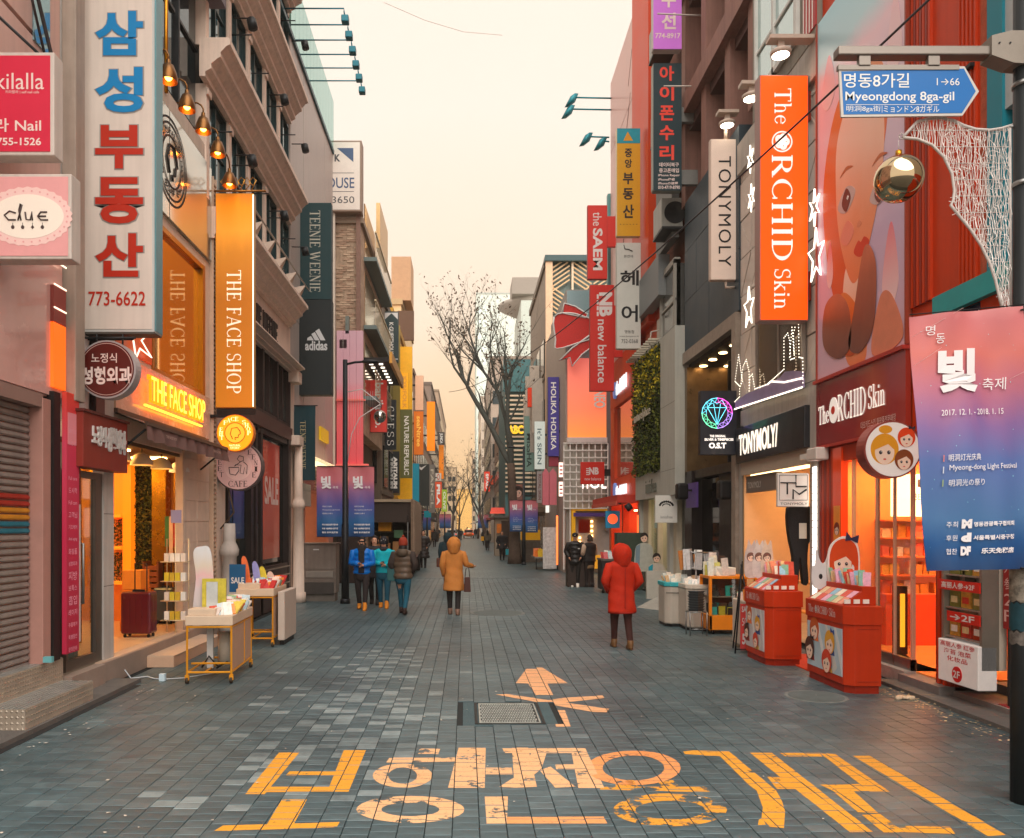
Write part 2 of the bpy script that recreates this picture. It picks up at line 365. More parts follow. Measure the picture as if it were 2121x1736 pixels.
mb = MB(); mb.quad((-60, -30, -.03), (60, -30, -.03), (60, 1500, -.03), (-60, 1500, -.03))
ground = struct(mb.build('ground', M((62, 62, 60), .9, v=.2, s=.6, b=.3)))
street = bpy.data.objects.new('street', None); COL.objects.link(street); struct(street); street['label'] = 'grey paved pedestrian street between the shops'
PW, PL = .176, .122
MHX = (gnd(982, 1457).x-.02, gnd(1122, 1457).x+.02); MHC = gnd(1052, 1476)
MH = (MHC.x-.35, MHC.x+.35, gnd(0, 1500).y, gnd(0, 1456).y)
def paver_geo(w, l, h=.022, ch=.0028):
    x, y = w/2-.0022, l/2-.0018; c = ch
    vs = [(-x,-y,-h),(x,-y,-h),(x,y,-h),(-x,y,-h),(-x,-y,-c),(x,-y,-c),(x,y,-c),(-x,y,-c),(-x+c,-y+c,0),(x-c,-y+c,0),(x-c,y-c,0),(-x+c,y-c,0)]
    fs = [(0,1,5,4),(1,2,6,5),(2,3,7,6),(3,0,4,7),(4,5,9,8),(5,6,10,9),(6,7,11,10),(7,4,8,11),(8,9,10,11)]
    return vs, fs
pv, pf = paver_geo(PW, PL)
prnd = random.Random(3)
tones = []; allv = []; allf = []; near = []
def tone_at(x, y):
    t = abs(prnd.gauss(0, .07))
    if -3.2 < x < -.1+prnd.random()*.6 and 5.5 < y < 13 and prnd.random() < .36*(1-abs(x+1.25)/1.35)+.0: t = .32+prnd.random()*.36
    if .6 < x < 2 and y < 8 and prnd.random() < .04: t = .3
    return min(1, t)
xi = -24
cells = []
while xi*PW < 5.35:
    x = xi*PW; off = prnd.random()*PL
    y = 4.55+off
    ymax = 30
    while y < ymax:
        if not (MH[0]-.12 < x < MH[1]+.12 and MH[2]-.05 < y < MH[3]+.05): cells.append((x, y))
        y += PL
    xi += 1
cells.sort(key=lambda c: c[1]+abs(c[0])*.02)
near = [c for c in cells if c[1] < 5.9 and -2.9 < c[0] < 3.6][:300]; ns = set(near)
PMESH = []
for k in range(10):
    me = bpy.data.meshes.new('paver'); me.from_pydata(pv, [], pf); me.materials.append(PAVE)
    a = me.attributes.new('tone', 'FLOAT', 'POINT'); a.data.foreach_set('value', [k/10*.8]*len(pv)); PMESH.append(me)
CELLZ = {}
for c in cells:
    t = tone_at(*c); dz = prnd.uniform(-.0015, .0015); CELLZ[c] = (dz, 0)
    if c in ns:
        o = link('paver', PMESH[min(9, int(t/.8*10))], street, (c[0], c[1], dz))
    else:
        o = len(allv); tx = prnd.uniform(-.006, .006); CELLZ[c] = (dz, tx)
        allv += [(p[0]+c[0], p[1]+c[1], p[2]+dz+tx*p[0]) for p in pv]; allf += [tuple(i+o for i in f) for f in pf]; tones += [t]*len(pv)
me = bpy.data.meshes.new('paving'); me.from_pydata(allv, [], allf); me.materials.append(PAVE)
a = me.attributes.new('tone', 'FLOAT', 'POINT'); a.data.foreach_set('value', tones)
stuff(link('paving', me, street))
mb = MB(); mb.quad((-5, 3.0, -.012), (6.4, 3.0, -.012), (6.4, 30.1, -.012), (-5, 30.1, -.012))
mb.build('joint_sand', M((38, 42, 42), .95, v=.15), street)
def far_pave():
    mt, nt, p = _nodes('far_paving'); N = nt.nodes.new; K = nt.links.new; tc = N('ShaderNodeTexCoord')
    mp = N('ShaderNodeMapping'); mp.inputs['Rotation'].default_value = (0, 0, R(90)); K(tc.outputs['Object'], mp.inputs[0])
    br = N('ShaderNodeTexBrick'); br.inputs['Scale'].default_value = 1; br.inputs['Brick Width'].default_value = PL; br.inputs['Row Height'].default_value = PW
    br.inputs['Mortar Size'].default_value = .006; br.inputs['Color1'].default_value = L3((66, 88, 93)); br.inputs['Color2'].default_value = L3((76, 99, 103)); br.inputs['Mortar'].default_value = L3((44, 50, 52))
    K(mp.outputs[0], br.inputs['Vector'])
    n = N('ShaderNodeTexNoise'); n.inputs['Scale'].default_value = .45; n.inputs['Detail'].default_value = 7; K(tc.outputs['Object'], n.inputs['Vector'])
    mr = N('ShaderNodeMapRange'); mr.inputs[1].default_value = .35; mr.inputs[2].default_value = .68; mr.inputs[3].default_value = .66; mr.inputs[4].default_value = 1.2; K(n.outputs[0], mr.inputs[0])
    vm = N('ShaderNodeVectorMath'); vm.operation = 'SCALE'; K(br.outputs[0], vm.inputs[0]); K(mr.outputs[0], vm.inputs['Scale']); K(vm.outputs[0], p.inputs['Base Color'])
    p.inputs['Roughness'].default_value = .38
    bp = N('ShaderNodeBump'); bp.inputs['Strength'].default_value = .5; bp.inputs['Distance'].default_value = .01; bp.invert = True; K(br.outputs[1], bp.inputs['Height']); K(bp.outputs[0], p.inputs['Normal'])
    return mt
mb = MB(); mb.quad((-7, 30.1, -.001), (9, 30.1, -.001), (9, 420, -.001), (-7, 420, -.001))
mb.build('far_paving', far_pave(), street)
KERB = M((96, 92, 88), .8, v=.2, s=3, b=.3)
mb = MB(); y = 4.0
while y < 9.8: mb.box(-4.4, -4.06, y+.004, y+.496, -.02, .05); y += .5
mb.build('kerb', KERB, None)['kind'] = 'structure'
mb = MB(); y = 4.5
while y < 9.9: mb.box(5.12, 5.5, y+.004, y+.496, -.02, .045); y += .5
struct(mb.build('kerb', KERB, None))
mb = MB(); mb.box(-4.06, -3.98, 4, 9.8, -.02, .004)
struct(mb.build('gutter', M((42, 42, 42), .9)))
def paint_mat(c1, c2, wear):
    mt, nt, p = _nodes('road_paint'); N = nt.nodes.new; K = nt.links.new; tc = N('ShaderNodeTexCoord')
    n = N('ShaderNodeTexNoise'); n.inputs['Scale'].default_value = 4.5; n.inputs['Detail'].default_value = 9; n.inputs['Roughness'].default_value = .72; K(tc.outputs['Object'], n.inputs['Vector'])
    br = N('ShaderNodeTexNoise'); br.inputs['Scale'].default_value = 1.1; br.inputs['Detail'].default_value = 2; K(tc.outputs['Object'], br.inputs['Vector'])
    mc = N('ShaderNodeMix'); mc.data_type = 'RGBA'; mc.inputs[6].default_value = L3(c1); mc.inputs[7].default_value = L3(c2); K(br.outputs[0], mc.inputs[0]); K(mc.outputs[2], p.inputs['Base Color'])
    mr = N('ShaderNodeMapRange'); mr.inputs[1].default_value = wear; mr.inputs[2].default_value = wear+.03; mr.clamp = True; K(n.outputs[0], mr.inputs[0])
    sp = N('ShaderNodeSeparateXYZ'); K(tc.outputs['Object'], sp.inputs[0])   # paint missing over the open joints
    def joint(sock, per, ph):
        a = N('ShaderNodeMath'); a.operation = 'MULTIPLY_ADD'; a.inputs[1].default_value = 1/per; a.inputs[2].default_value = ph+1000; K(sock, a.inputs[0])
        f = N('ShaderNodeMath'); f.operation = 'FRACT'; K(a.outputs[0], f.inputs[0])
        g = N('ShaderNodeMath'); g.operation = 'PINGPONG'; g.inputs[1].default_value = .5; K(f.outputs[0], g.inputs[0])
        h = N('ShaderNodeMath'); h.operation = 'GREATER_THAN'; h.inputs[1].default_value = .022; K(g.outputs[0], h.inputs[0]); return h
    n5 = N('ShaderNodeTexNoise'); n5.inputs['Scale'].default_value = 40; n5.inputs['Detail'].default_value = 5; n5.inputs['Roughness'].default_value = .8; K(tc.outputs['Object'], n5.inputs['Vector'])
    m5 = N('ShaderNodeMapRange'); m5.inputs[1].default_value = .33; m5.inputs[2].default_value = .42; m5.inputs[3].default_value = .25; K(n5.outputs[0], m5.inputs[0])
    m1 = N('ShaderNodeMath'); m1.operation = 'MULTIPLY'; K(mr.outputs[0], m1.inputs[0]); K(m5.outputs[0], m1.inputs[1]); ms = N('ShaderNodeMath'); ms.operation = 'MULTIPLY'; ms.inputs[1].default_value = .93; K(m1.outputs[0], ms.inputs[0]); K(ms.outputs[0], p.inputs['Alpha'])
    p.inputs['Roughness'].default_value = .6
    return mt
YEL = paint_mat((222, 150, 30), (232, 164, 52), .36); CRM = paint_mat((236, 190, 142), (230, 172, 116), .41); ORG = paint_mat((226, 138, 70), (232, 170, 110), .38); WRN = paint_mat((222, 152, 40), (226, 158, 56), .47)
def clip(poly, x0, x1, y0, y1):
    for ax, lim, sg in ((0, x0, 1), (0, x1, -1), (1, y0, 1), (1, y1, -1)):
        out = []; n = len(poly)
        for i in range(n):
            a, b = poly[i], poly[(i+1) % n]; da, db = sg*(a[ax]-lim), sg*(b[ax]-lim)
            if da >= 0: out.append(a)
            if da*db < 0: t = da/(da-db); out.append((a[0]+(b[0]-a[0])*t, a[1]+(b[1]-a[1])*t))
        poly = out
        if len(poly) < 3: return []
    return poly
def road(name, mat, polys, par, z=0):
    """paint lies on the pavers themselves: every outline is cut along the joints"""
    mb = MB()
    for kk, pl in enumerate(polys):
        pts = [tuple(gnd(u, v))[:2] for u, v in pl]; n = len(pts)
        if sum(pts[i][0]*pts[(i+1) % n][1]-pts[(i+1) % n][0]*pts[i][1] for i in range(n)) < 0: pts = pts[::-1]
        bx0, bx1 = min(p[0] for p in pts), max(p[0] for p in pts); by0, by1 = min(p[1] for p in pts), max(p[1] for p in pts)
        for (cx, cy), (dz, tx) in CELLZ.items():
            if cy > 11 or cx+PW < bx0 or cx-PW > bx1 or cy+PL < by0 or cy-PL > by1: continue
            q = clip(pts, cx-PW/2+.004, cx+PW/2-.004, cy-PL/2+.0035, cy+PL/2-.0035)
            if q: mb.add([(x, y, dz+tx*(x-cx)+.0007+.0003*(kk % 6)+z) for x, y in q], [tuple(range(len(q)))])
    o = mb.build(name, mat, par); return o
def ringp(cu, cv, ru, rv, iu, iv, n=28):
    """a painted ring as short quads, measured in the photo"""
    q = []
    for i in range(n):
        a, b = 2*math.pi*i/n, 2*math.pi*(i+1)/n
        q.append([(cu+ru*math.cos(a), cv+rv*math.sin(a)), (cu+ru*math.cos(b), cv+rv*math.sin(b)), (cu+iu*math.cos(b), cv+iv*math.sin(b)), (cu+iu*math.cos(a), cv+iv*math.sin(a))])
    return q
rt = bpy.data.objects.new('road_marking', None); COL.objects.link(rt); tag(rt, 'large worn yellow Korean lettering painted across the paving in the foreground', 'road marking')
road('painted_letter', YEL, [
 [(578,1559),(620,1559),(548,1645),(508,1645)], [(712,1554),(758,1554),(722,1640),(678,1640)],
 [(600,1598),(706,1598),(700,1606),(592,1606)], [(556,1630),(690,1630),(686,1640),(550,1641)]], rt)                      # ㅂ
road('painted_letter', YEL, [[(584,1656),(636,1656),(606,1712),(550,1712)], [(462,1710),(704,1703),(698,1712),(690,1714),(442,1722)]], rt)   # ㅗ
road('painted_letter', CRM, [[(870,1551),(912,1551),(908,1562),(866,1562)], [(806,1570),(946,1569),(944,1578),(800,1580)]] + ringp(834,1607,62,25,30,17) + [
 [(950,1549),(1006,1549),(1004,1632),(928,1632)], [(1006,1590),(1060,1590),(1062,1604),(1006,1604)], [(1060,1549),(1094,1549),(1112,1630),(1066,1632)]], rt)   # ㅎㅐ
road('painted_letter', CRM, ringp(850,1677,112,28,60,14), rt)
road('painted_letter', CRM, [[(1040,1550),(1190,1550),(1192,1560),(1046,1560)], [(1100,1560),(1132,1560),(1122,1592),(1072,1632),(1034,1630),(1088,1596)], [(1118,1596),(1140,1588),(1192,1630),(1150,1632)],
 [(1150,1584),(1196,1584),(1198,1594),(1152,1594)], [(1182,1550),(1212,1550),(1252,1633),(1198,1633)]], rt)  # ㅈㅓ
road('painted_letter', CRM, [[(1004,1650),(1052,1650),(1050,1706),(1008,1706)]], rt)
road('painted_letter', ORG, [[(1050,1692),(1250,1692),(1258,1706),(1050,1706)]], rt)
road('painted_letter', ORG, ringp(1312,1591,98,36,64,26), rt)
road('painted_letter', WRN, [[(1245,1630),(1462,1630),(1470,1641),(1242,1636)], [(1272,1616),(1312,1616),(1322,1631),(1276,1631)], [(1362,1616),(1394,1616),(1408,1631),(1370,1631)]] + ringp(1388,1678,118,34,72,19), rt)
pz = lambda L: [((1500+x/2.001)/1.207, (1700+y/2.001)/1.207) for x, y in L]
road('painted_letter', YEL, [pz([(415,358),(470,352),(645,358),(700,402),(600,382),(425,372)]), pz([(645,358),(880,552),(785,556),(740,520),(600,382)]), pz([(785,556),(880,552),(912,610),(926,660),(920,742),(850,736),(808,690),(815,640)]), pz([(795,700),(812,690),(830,725),(790,728)])], rt)
road('painted_letter', YEL, [pz([(750,365),(860,365),(1365,760),(1250,762)]), pz([(835,485),(930,485),(985,546),(885,546)])], rt)
road('painted_letter', YEL, [pz([(900,366),(1100,366),(1112,384),(925,382)]), pz([(1100,366),(1178,372),(1450,560),(1350,560)]), pz([(1100,525),(1296,522),(1350,558),(1165,556)]), pz([(1165,556),(1270,558),(1392,668),(1290,662)]), pz([(1310,676),(1400,672),(1530,765),(1420,765)]), pz([(1490,730),(1750,736),(1778,771),(1530,765)])], rt)
road('painted_letter', YEL, [pz([(1265,380),(1350,380),(2030,775),(1940,781)])], rt)
ar = bpy.data.objects.new('road_marking', None); COL.objects.link(ar); tag(ar, 'pale orange arrow with crossed strokes painted beside the square manhole cover', 'road marking')
ARW = paint_mat((236, 184, 134), (232, 168, 116), .33)
road('arrow_head', ARW, [[(1102,1370),(1176,1415),(1134,1416),(1146,1440),(1110,1440),(1094,1416),(1068,1415)]], ar)
road('crossed_stroke', ARW, [[(1026,1439),(1050,1438),(1262,1469),(1256,1476),(1226,1475)], [(1166,1446),(1248,1441),(1252,1446),(1170,1456),(1118,1461),(1110,1455)]], ar, .0015)
road('arrow_shaft', ARW, [[(1142,1471),(1170,1471),(1182,1505),(1152,1505)]], ar)
mh = empty('manhole_cover', 'square patterned metal manhole cover in the middle of the paving', 'manhole cover', (MHC.x, (MH[2]+MH[3])/2, 0))
w, d = MH[1]-MH[0], MH[3]-MH[2]
mb = MB(); mb.box(-w/2-.12, w/2+.12, -d/2-.05, d/2+.05, -.02, -.003); mb.build('concrete_surround', M((70, 90, 94), .8, v=.2, s=4, b=.4), mh)
mb = MB()
for a, b, c, e in ((-w/2, w/2, -d/2, -d/2+.03), (-w/2, w/2, d/2-.03, d/2), (-w/2, -w/2+.03, -d/2+.03, d/2-.03), (w/2-.03, w/2, -d/2+.03, d/2-.03)): mb.box(a, b, c, e, -.003, .004)
mb.build('frame', M((40, 44, 44), .5, .4, v=.2), mh)
mb = MB(); mb.box(-w/2+.04, w/2-.04, -d/2+.04, d/2-.04, -.003, .0); mb.build('cover', M((52, 56, 56), .6, .3, v=.3, s=8), mh)
mb = MB(); nx, ny = 22, 11
for i in range(nx):
    for j in range(ny):
        x = -w/2+.07+(w-.14)*(i+(.5 if j % 2 else 0))/nx; y = -d/2+.07+(d-.14)*(j+.5)/ny; mb.box(x-.009, x+.009, y-.016, y+.016, 0, .007)
for a, b, c, e in ((-w/2+.045, w/2-.045, -d/2+.045, -d/2+.06), (-w/2+.045, w/2-.045, d/2-.06, d/2-.045), (-w/2+.045, -w/2+.06, -d/2+.06, d/2-.06), (w/2-.06, w/2-.045, -d/2+.06, d/2-.06)): mb.box(a, b, c, e, 0, .006)
stuff(mb.build('cover_studs', M((168, 172, 164), .5, .3, v=.3, s=8), mh))
for (u, v, r, lab) in ((1031, 1270, .62, 'round pale manhole cover in the paving behind the coat woman'), (1690, 1443, .34, 'faint round drain cover in the paving by the red kiosk')):
    c = gnd(u, v); o = empty('manhole_cover', lab, 'manhole cover', (c.x, c.y, 0))
    mb = MB(); mb.rings([((0, 0, -.002), (r, 0, 0), (0, r, 0)), ((0, 0, .004), (r, 0, 0), (0, r, 0))], 32, True, False); mb.build('rim', M((120, 124, 120), .7, v=.3, s=6), o)
    mb = MB(); mb.rings([((0, 0, .004), (r*.88, 0, 0), (0, r*.88, 0)), ((0, 0, .007), (r*.88, 0, 0), (0, r*.88, 0))], 32, True, False); mb.build('lid', M((94, 104, 102), .7, v=.3, s=6), o)
def scraps(name, label, pts, mat, s0, s1, seed):
    g = random.Random(seed); mb = MB()
    for (x, y) in pts:
        s = g.uniform(s0, s1); a = g.random()*6; h = g.uniform(.004, .5*s); q = []
        for k in range(5):
            t = a+k*1.257; rr = s*g.uniform(.5, 1); q.append((x+rr*math.cos(t), y+rr*.7*math.sin(t), .008+g.random()*h))
        mb.add(q+[(x, y, .008+h)], [(k, (k+1) % 5, 5) for k in range(5)])
    o = mb.build(name, mat); tag(o, label, 'litter', kind='stuff'); return o
g = random.Random(11)
scraps('litter', 'small pale scraps and crumbs scattered over the street paving', [(g.uniform(-4, 5), 5+abs(g.gauss(0, 6))) for _ in range(90)], M((190, 180, 165), .8), .008, .02, 1)
scraps('litter', 'crumbs and trodden scraps along the right kerb by the red shop', [(5.0+g.gauss(0, .13), g.uniform(7.2, 9.6)) for _ in range(170)], M((205, 180, 140), .8), .008, .026, 2)
scraps('litter', 'paper scraps lying along the left kerb by the metal steps', [(-3.85+abs(g.gauss(0, .12)), g.uniform(6.2, 9.6)) for _ in range(26)], M((205, 198, 188), .8), .01, .024, 3)
c = gnd(1868, 1448)
mb = MB(); g = random.Random(4)
for k in range(14): mb.ball((c.x+g.gauss(0, .06), c.y+g.gauss(0, .04), .02), g.uniform(.015, .035), 6, 4)
tag(mb.build('crumpled_paper', M((215, 190, 160), .8, b=.6)), 'crumpled pale paper lying beside the foot of the red kiosk', 'litter')
# LEFT SIDE
XL = -4.5
PINKW = M((206, 170, 158), .5, v=.08, s=1.2, b=.05, st=.12); BEIGE = M((206, 190, 174), .75, v=.12, s=2, b=.25, st=.2)
GREYW = M((192, 184, 176), .7, v=.12, s=2, b=.2, st=.18); STONE = M((220, 196, 176), .6, v=.12, s=3, b=.2, st=.1)
CREAM = M((232, 208, 190), .6, v=.09, s=3, b=.15, st=.16)
GLS = mirror((70, 82, 84)); GLSD = mirror((38, 46, 48), .08)
A = T('L', XL, 'shutter_building', 'pinkish panelled building with a closed roller shutter at the left edge', 'building', (2, 0))
g = random.Random(2)
A.box('wall', PINKW, (2, 0, 8.88, 3.28), -3, -.12)
for k in range(4):
    for j, z in enumerate((3.34, 5.2, 7.1, 9.0, 10.9, 12.8)):
        A.box('panel', PINKW if (k+j) % 3 else M((178, 146, 138), .45, v=.08, s=1.2, st=.1), (8.88-1.7*(k+1)+.006, z, 8.88-1.7*k-.006, z+1.84 if j else 5.15), -.3, g.uniform(-.004, .004), bevel=.004)
A.box('wall_core', PINKW, (2, 3.28, 8.87, 14.7), -3, -.31)
mglass = M((216, 170, 160), .25, v=.05, s=1, coat=.9)
A.box('glass_panel', mglass, (5.2, 3.36, 8.86, 5.1), .008, .03)
sh = A.box('shutter_housing', M((150, 120, 110), .5, v=.1), (2, 3.2, 8.42, 3.34), -.1, .05)
SLAT = M((158, 148, 142), .4, .3, v=.15, s=8, st=.25)
cs = [(2.28, (176, 52, 38)), (2.20, (176, 52, 38)), (2.12, (214, 146, 40)), (2.04, (214, 146, 40)), (1.96, (36, 122, 142))]
z = 3.2; k = 0; slat = None
while z > .5:
    if 1.93 < z < 2.32:
        c = (176, 52, 38) if z > 2.2 else ((214, 146, 40) if z > 2.08 else (36, 122, 142)); mt = M(c, .45, .1, v=.15, s=8, st=.2)
        mb = MB(); mb.box(0, 6.36, -.0, .02, -.066, -.012); mb.box(0, 6.36, -.012, .0, -.052, -.026); o = mb.build('shutter_slat', mt, A.o, (0.02, .08, z))
    else:
        if slat is None:
            mb = MB(); mb.box(0, 6.36, -.0, .02, -.066, -.012); mb.box(0, 6.36, -.012, .0, -.052, -.026); slat = mb.build('shutter_slat', SLAT, A.o, (0.02, .08, z))
        else:
            o = slat.copy(); COL.objects.link(o); o.location = (.02, .08, z)
    z -= .07; k += 1
A.box('shutter_rail', M((176, 130, 118), .5, v=.1), (8.4, .5, 8.56, 3.3), -.1, .06, .006)
A.box('door_frame', M((34, 28, 28), .5), (8.58, .5, 8.72, 3.4), -.1, .08)
mb = MB(); mb.box(0, .09, -.02, .03, 0, .06); tag(mb.build('padlock', M((120, 190, 195), .4, .3), None, (-4.4, 8.34, .53)), 'small pale blue lock at the foot of the roller shutter', 'lock')
A.box('lit_column', E_((255, 100, 20), .9), (8.6, 3.45, 8.86, 4.15), .031, .07)
A.box('column_panel', M((150, 70, 62), .5), (8.6, 4.16, 8.86, 4.55), .031, .07)
for z in (4.3, 4.55, 4.8): A.box('light_strip', E_((255, 220, 190), 1.6), (8.6, z, 8.86, z+.015), .07, .08)
A.box('small_window', mirror((150, 190, 200)), (8.3, 7.0, 8.62, 8.4), 0.004, .02)
A.tubes('handrail', M((52, 44, 44), .5), [([(7.4, 9.2, .06), (8.2, 7.5, .08), (8.62, 6.75, .1), (8.62, 6.3, .1)], .02), ([(7.3, 9.1, .06), (8.1, 7.4, .08), (8.52, 6.6, .1)], .014)])
P = T('L', XL, 'vertical_sign', 'tall narrow crimson shop sign with small white text beside the roller shutter', 'sign', (8.66, .55), off=.09)
pr = (8.73, .55, 9.02, 3.42)
P.box('sign_panel', grad([(0, (178, 26, 62)), (.45, (196, 30, 70)), (.8, (214, 60, 90)), (1, (228, 64, 44))]), pr, 0, .05, .004)
P.box('white_patch', M((236, 150, 160), .5, v=.05), (8.76, 2.85, 8.99, 3.2), .05, .053)
for k, t in enumerate(['올리브영', '스킨케어', 'Full care', '도시락', 'Full cam', '고객님', '기초케어', 'Anti aging', '화장품', '성형외과', '지방', '보톡스', '흡입', '레이저', '주름제거', '특별할인', '문의전화']):
    P.text(t, (8.78, 2.98-k*.135+(-.25 if k > 1 else 0)-.03, 8.97, 3.04-k*.135+(-.25 if k > 1 else 0)+.01), M((240, 170, 190), .5, v=0), .0535 if k < 2 else .0505, keep=True)
Q = T('L', XL, 'vertical_sign', 'narrow white and brown notice strip between the crimson sign and the glass door', 'sign', (9.04, .6), off=.02)
Q.box('white_board', M((214, 200, 196), .5), (9.04, .62, 9.24, 2.2), 0, .03)
Q.box('brown_board', M((140, 52, 36), .5), (9.04, 2.2, 9.24, 3.1), 0, .03)
Q.text('오픈', (9.07, 2.5, 9.21, 2.95), OFFW, .032, bold=.02)
for k, t in enumerate(('샴푸', '크림', '세일')): Q.text(t, (9.07, 1.7-k*.35, 9.2, 1.95-k*.35), M((60, 60, 120), .5, v=0), .032)
B = T('L', XL, 'clinic_building', 'narrow beige stone front with a glass door between shutter and cosmetics shop', 'building', (8.88, 0))
B.boxes('wall', GREYW, [(8.9, 3.3, 9.9, 14.3, -3, 0), (9.9, .28, 10.18, 3.3, -.12, .02), (9.9, 3.3, 10.18, 14.3, -3, .02), (8.9, 14.3, 10.18, 14.6, -3, .05)])
for zz in (1.2, 2.1, 3.0, 3.9, 4.8): B.box('stone_joint', M((96, 88, 84), .9, v=0), (9.9, zz, 10.18, zz+.008), .02, .0215)
B.box('pier', M((166, 150, 136), .6, v=.1, st=.2), (8.9, 3.35, 9.12, 12), .002, .16, .01)
B.box('panel', M((206, 198, 192), .5, v=.06), (9.16, 3.3, 9.42, 9), .002, .06)
B.tubes('drain_pipe', M((60, 46, 46), .5), [([(9.5, 3.3, .07), (9.5, 12, .07)], .035)])
B.box('wall_panel', M((100, 62, 64), .35, v=.1), (9.56, 3.3, 9.86, 4.3), .002, .05)
B.boxes('door_frame', M((120, 112, 104), .35, .8), [(9.0, .3, 9.05, 2.6, -.06, .0), (9.72, .3, 9.89, 2.6, -.06, .0), (9.05, 2.52, 9.72, 2.6, -.06, -.0), (9.05, .3, 9.72, .42, -.06, -.0)])
B.box('door_glass', clear(), (9.05, .42, 9.72, 2.52), -.04, -.03)
B.tubes('door_handle', STEEL, [([(9.3, 1.05, -.03), (9.3, 1.05, .05), (9.3, 1.75, .05), (9.3, 1.75, -.03)], .016)])
B.boxes('interior', M((128, 118, 104), .7, v=.15), [(8.9, .28, 10.1, .3, -2.6, 0), (8.9, .3, 10.1, 3.0, -2.8, -2.7), (10.0, .3, 10.1, 3, -2.7, -.4)])
B.box('ceiling_light', E_((255, 240, 220), 6), (9.2, 2.9, 9.7, 2.94), -1.6, -.8)
B.boxes('counter', M((150, 176, 172), .4), [(9.4, .3, 9.95, 1.15, -1.5, -.7)])
B.boxes('shelf_goods', M((196, 110, 50), .5, v=.3, s=12), [(9.6, 1.25, 9.95, 1.6, -2.4, -1.2), (9.6, 1.85, 9.95, 2.15, -2.4, -1.0)])
PL_ = struct(T('L', XL, 'plinth', None, None, (8.9, 0)).o)
for q in ((8.86, 0, 9.68, .28, -.6, .14), (9.68, 0, 14.2, .28, -3.6, .1)):
    mb = MB(); mb.box(q[0]-8.9, q[1]*0+q[2]-8.9, -q[5], -q[4], 0, q[3]); mb.build('plinth_block', M((150, 132, 120), .55, v=.15, s=3, b=.1), PL_)
TILE = M((196, 170, 148), .5, v=.12, s=3, b=.08)
y = 9.7; k = 0
while y < 14.1:
    for j in range(4):
        mb = MB(); mb.box(.003, .594, .003, .594, 0, .012); mb.build('floor_tile', TILE, PL_, (y-8.9, -.08+.6*j, .28))
    y += .6
def checker(name, label, x0, x1, y0, y1, z0, z1):
    o = empty(name, label, 'step', (x0, y0, z0)); w, d, h = x1-x0, y1-y0, z1-z0
    mb = MB(); mb.box(0, w, 0, d, 0, h-.004); mb.build('step_body', M((176, 162, 146), .35, .35, v=.2, s=5), o)
    mb = MB(); k = 0
    while k*.05 < w-.03: mb.box(k*.05+.004, k*.05+.04, 0, d, h-.004, h+.004); k += 1
    mb.build('tread', M((176, 178, 174), .3, .5, v=.2), o)
    mb = MB();
    ny, nz = int(d/.045), int(h/.045)
    for i in range(ny):
        for j in range(nz):
            s = .019; cy, cz = (i+.5)*d/ny, (j+.5)*h/nz
            mb.add([(w, cy-s, cz), (w, cy, cz-s), (w, cy+s, cz), (w, cy, cz+s), (w+.005, cy, cz)], [(0, 1, 4), (1, 2, 4), (2, 3, 4), (3, 0, 4)])
    nx = int(w/.045)
    for i in range(nx):
        for j in range(nz):
            s = .019; cx, cz = (i+.5)*w/nx, (j+.5)*h/nz
            mb.add([(cx-s, 0, cz), (cx, 0, cz-s), (cx+s, 0, cz), (cx, 0, cz+s), (cx, -.005, cz)], [(0, 4, 1), (1, 4, 2), (2, 4, 3), (3, 4, 0)])
    stuff(mb.build('plate_studs', M((176, 164, 148), .35, .5, v=.2), o)); return o
checker('metal_step', 'upper checker plate metal step below the roller shutter', -4.8, -4.45, 3.5, 8.84, .05, .5)
checker('metal_step', 'lower checker plate metal step nearest the camera at the left edge', -4.45, -4.1, 7.44, 8.8, .03, .25)
C = T('L', XL, 'cosmetics_shop', 'cosmetics shop building with an orange lit entrance and gold mirror window', 'building', (10.18, .28))
RECESS = [(10.2, 3.1, 12.7, 3.42, -3.4, -.01), (10.2, 3.42, 14.14, 4.2, -3.4, 0)]
ORW = M((236, 140, 38), .55, v=.1);
C.boxes('wall', STONE, RECESS + [(12.72, .29, 14.0, 3.42, -.12, 0), (10.2, 4.2, 11.5, 6.4, -3.4, 0), (13.7, 4.2, 14.05, 6.4, -3.4, 0), (10.2, 6.4, 14.05, 6.55, -3.4, 0)])
for k in range(9): C.box('stone_slab', STONE, (12.75, .33+k*.34, 13.35, .33+k*.34+.332), .001, .012, bevel=.003); C.box('stone_slab', STONE, (13.36, .33+k*.34, 13.98, .33+k*.34+.332), .001, .012+.002*(k % 2), bevel=.003)
C.box('fascia_panel', M((214, 176, 150), .25, v=.05, coat=.5), (10.22, 3.46, 13.98, 4.18), .002, .03)
C.box('glossy_panel', mirror((200, 200, 190), .14, w=.03), (10.22, 6.58, 12.0, 8.2), 0, .05)
C.box('glossy_panel', mirror((200, 200, 190), .14, w=.03), (12.03, 6.58, 14.0, 8.2), 0, .05)
C.box('upper_wall', BEIGE, (10.2, 8.25, 14.0, 8.5), -3, .02)
C.boxes('upper_wall', M((110, 104, 98), .7, v=.15), [(10.2, 8.5, 14.0, 15, -3, -.15)])
for k in range(3): C.box('upper_window', mirror((60, 78, 84), .06), (10.6+1.05*k, 8.7, 11.5+1.05*k, 11.4), -.15, -.1); C.boxes('upper_window_frame', DARKM, [(10.55+1.05*k, 8.65, 10.6+1.05*k, 11.45, -.15, -.04), (10.6+1.05*k, 10.0, 11.5+1.05*k, 10.05, -.1, -.06)])
C.box('grey_sign_board', M((96, 84, 92), .5, v=.08), (12.0, 11.0, 14.0, 15), .02, .3)
C.box('window_glass', mirror((196, 140, 50), .05, w=.015), (11.5, 4.24, 13.62, 6.32), -.08, -.05)
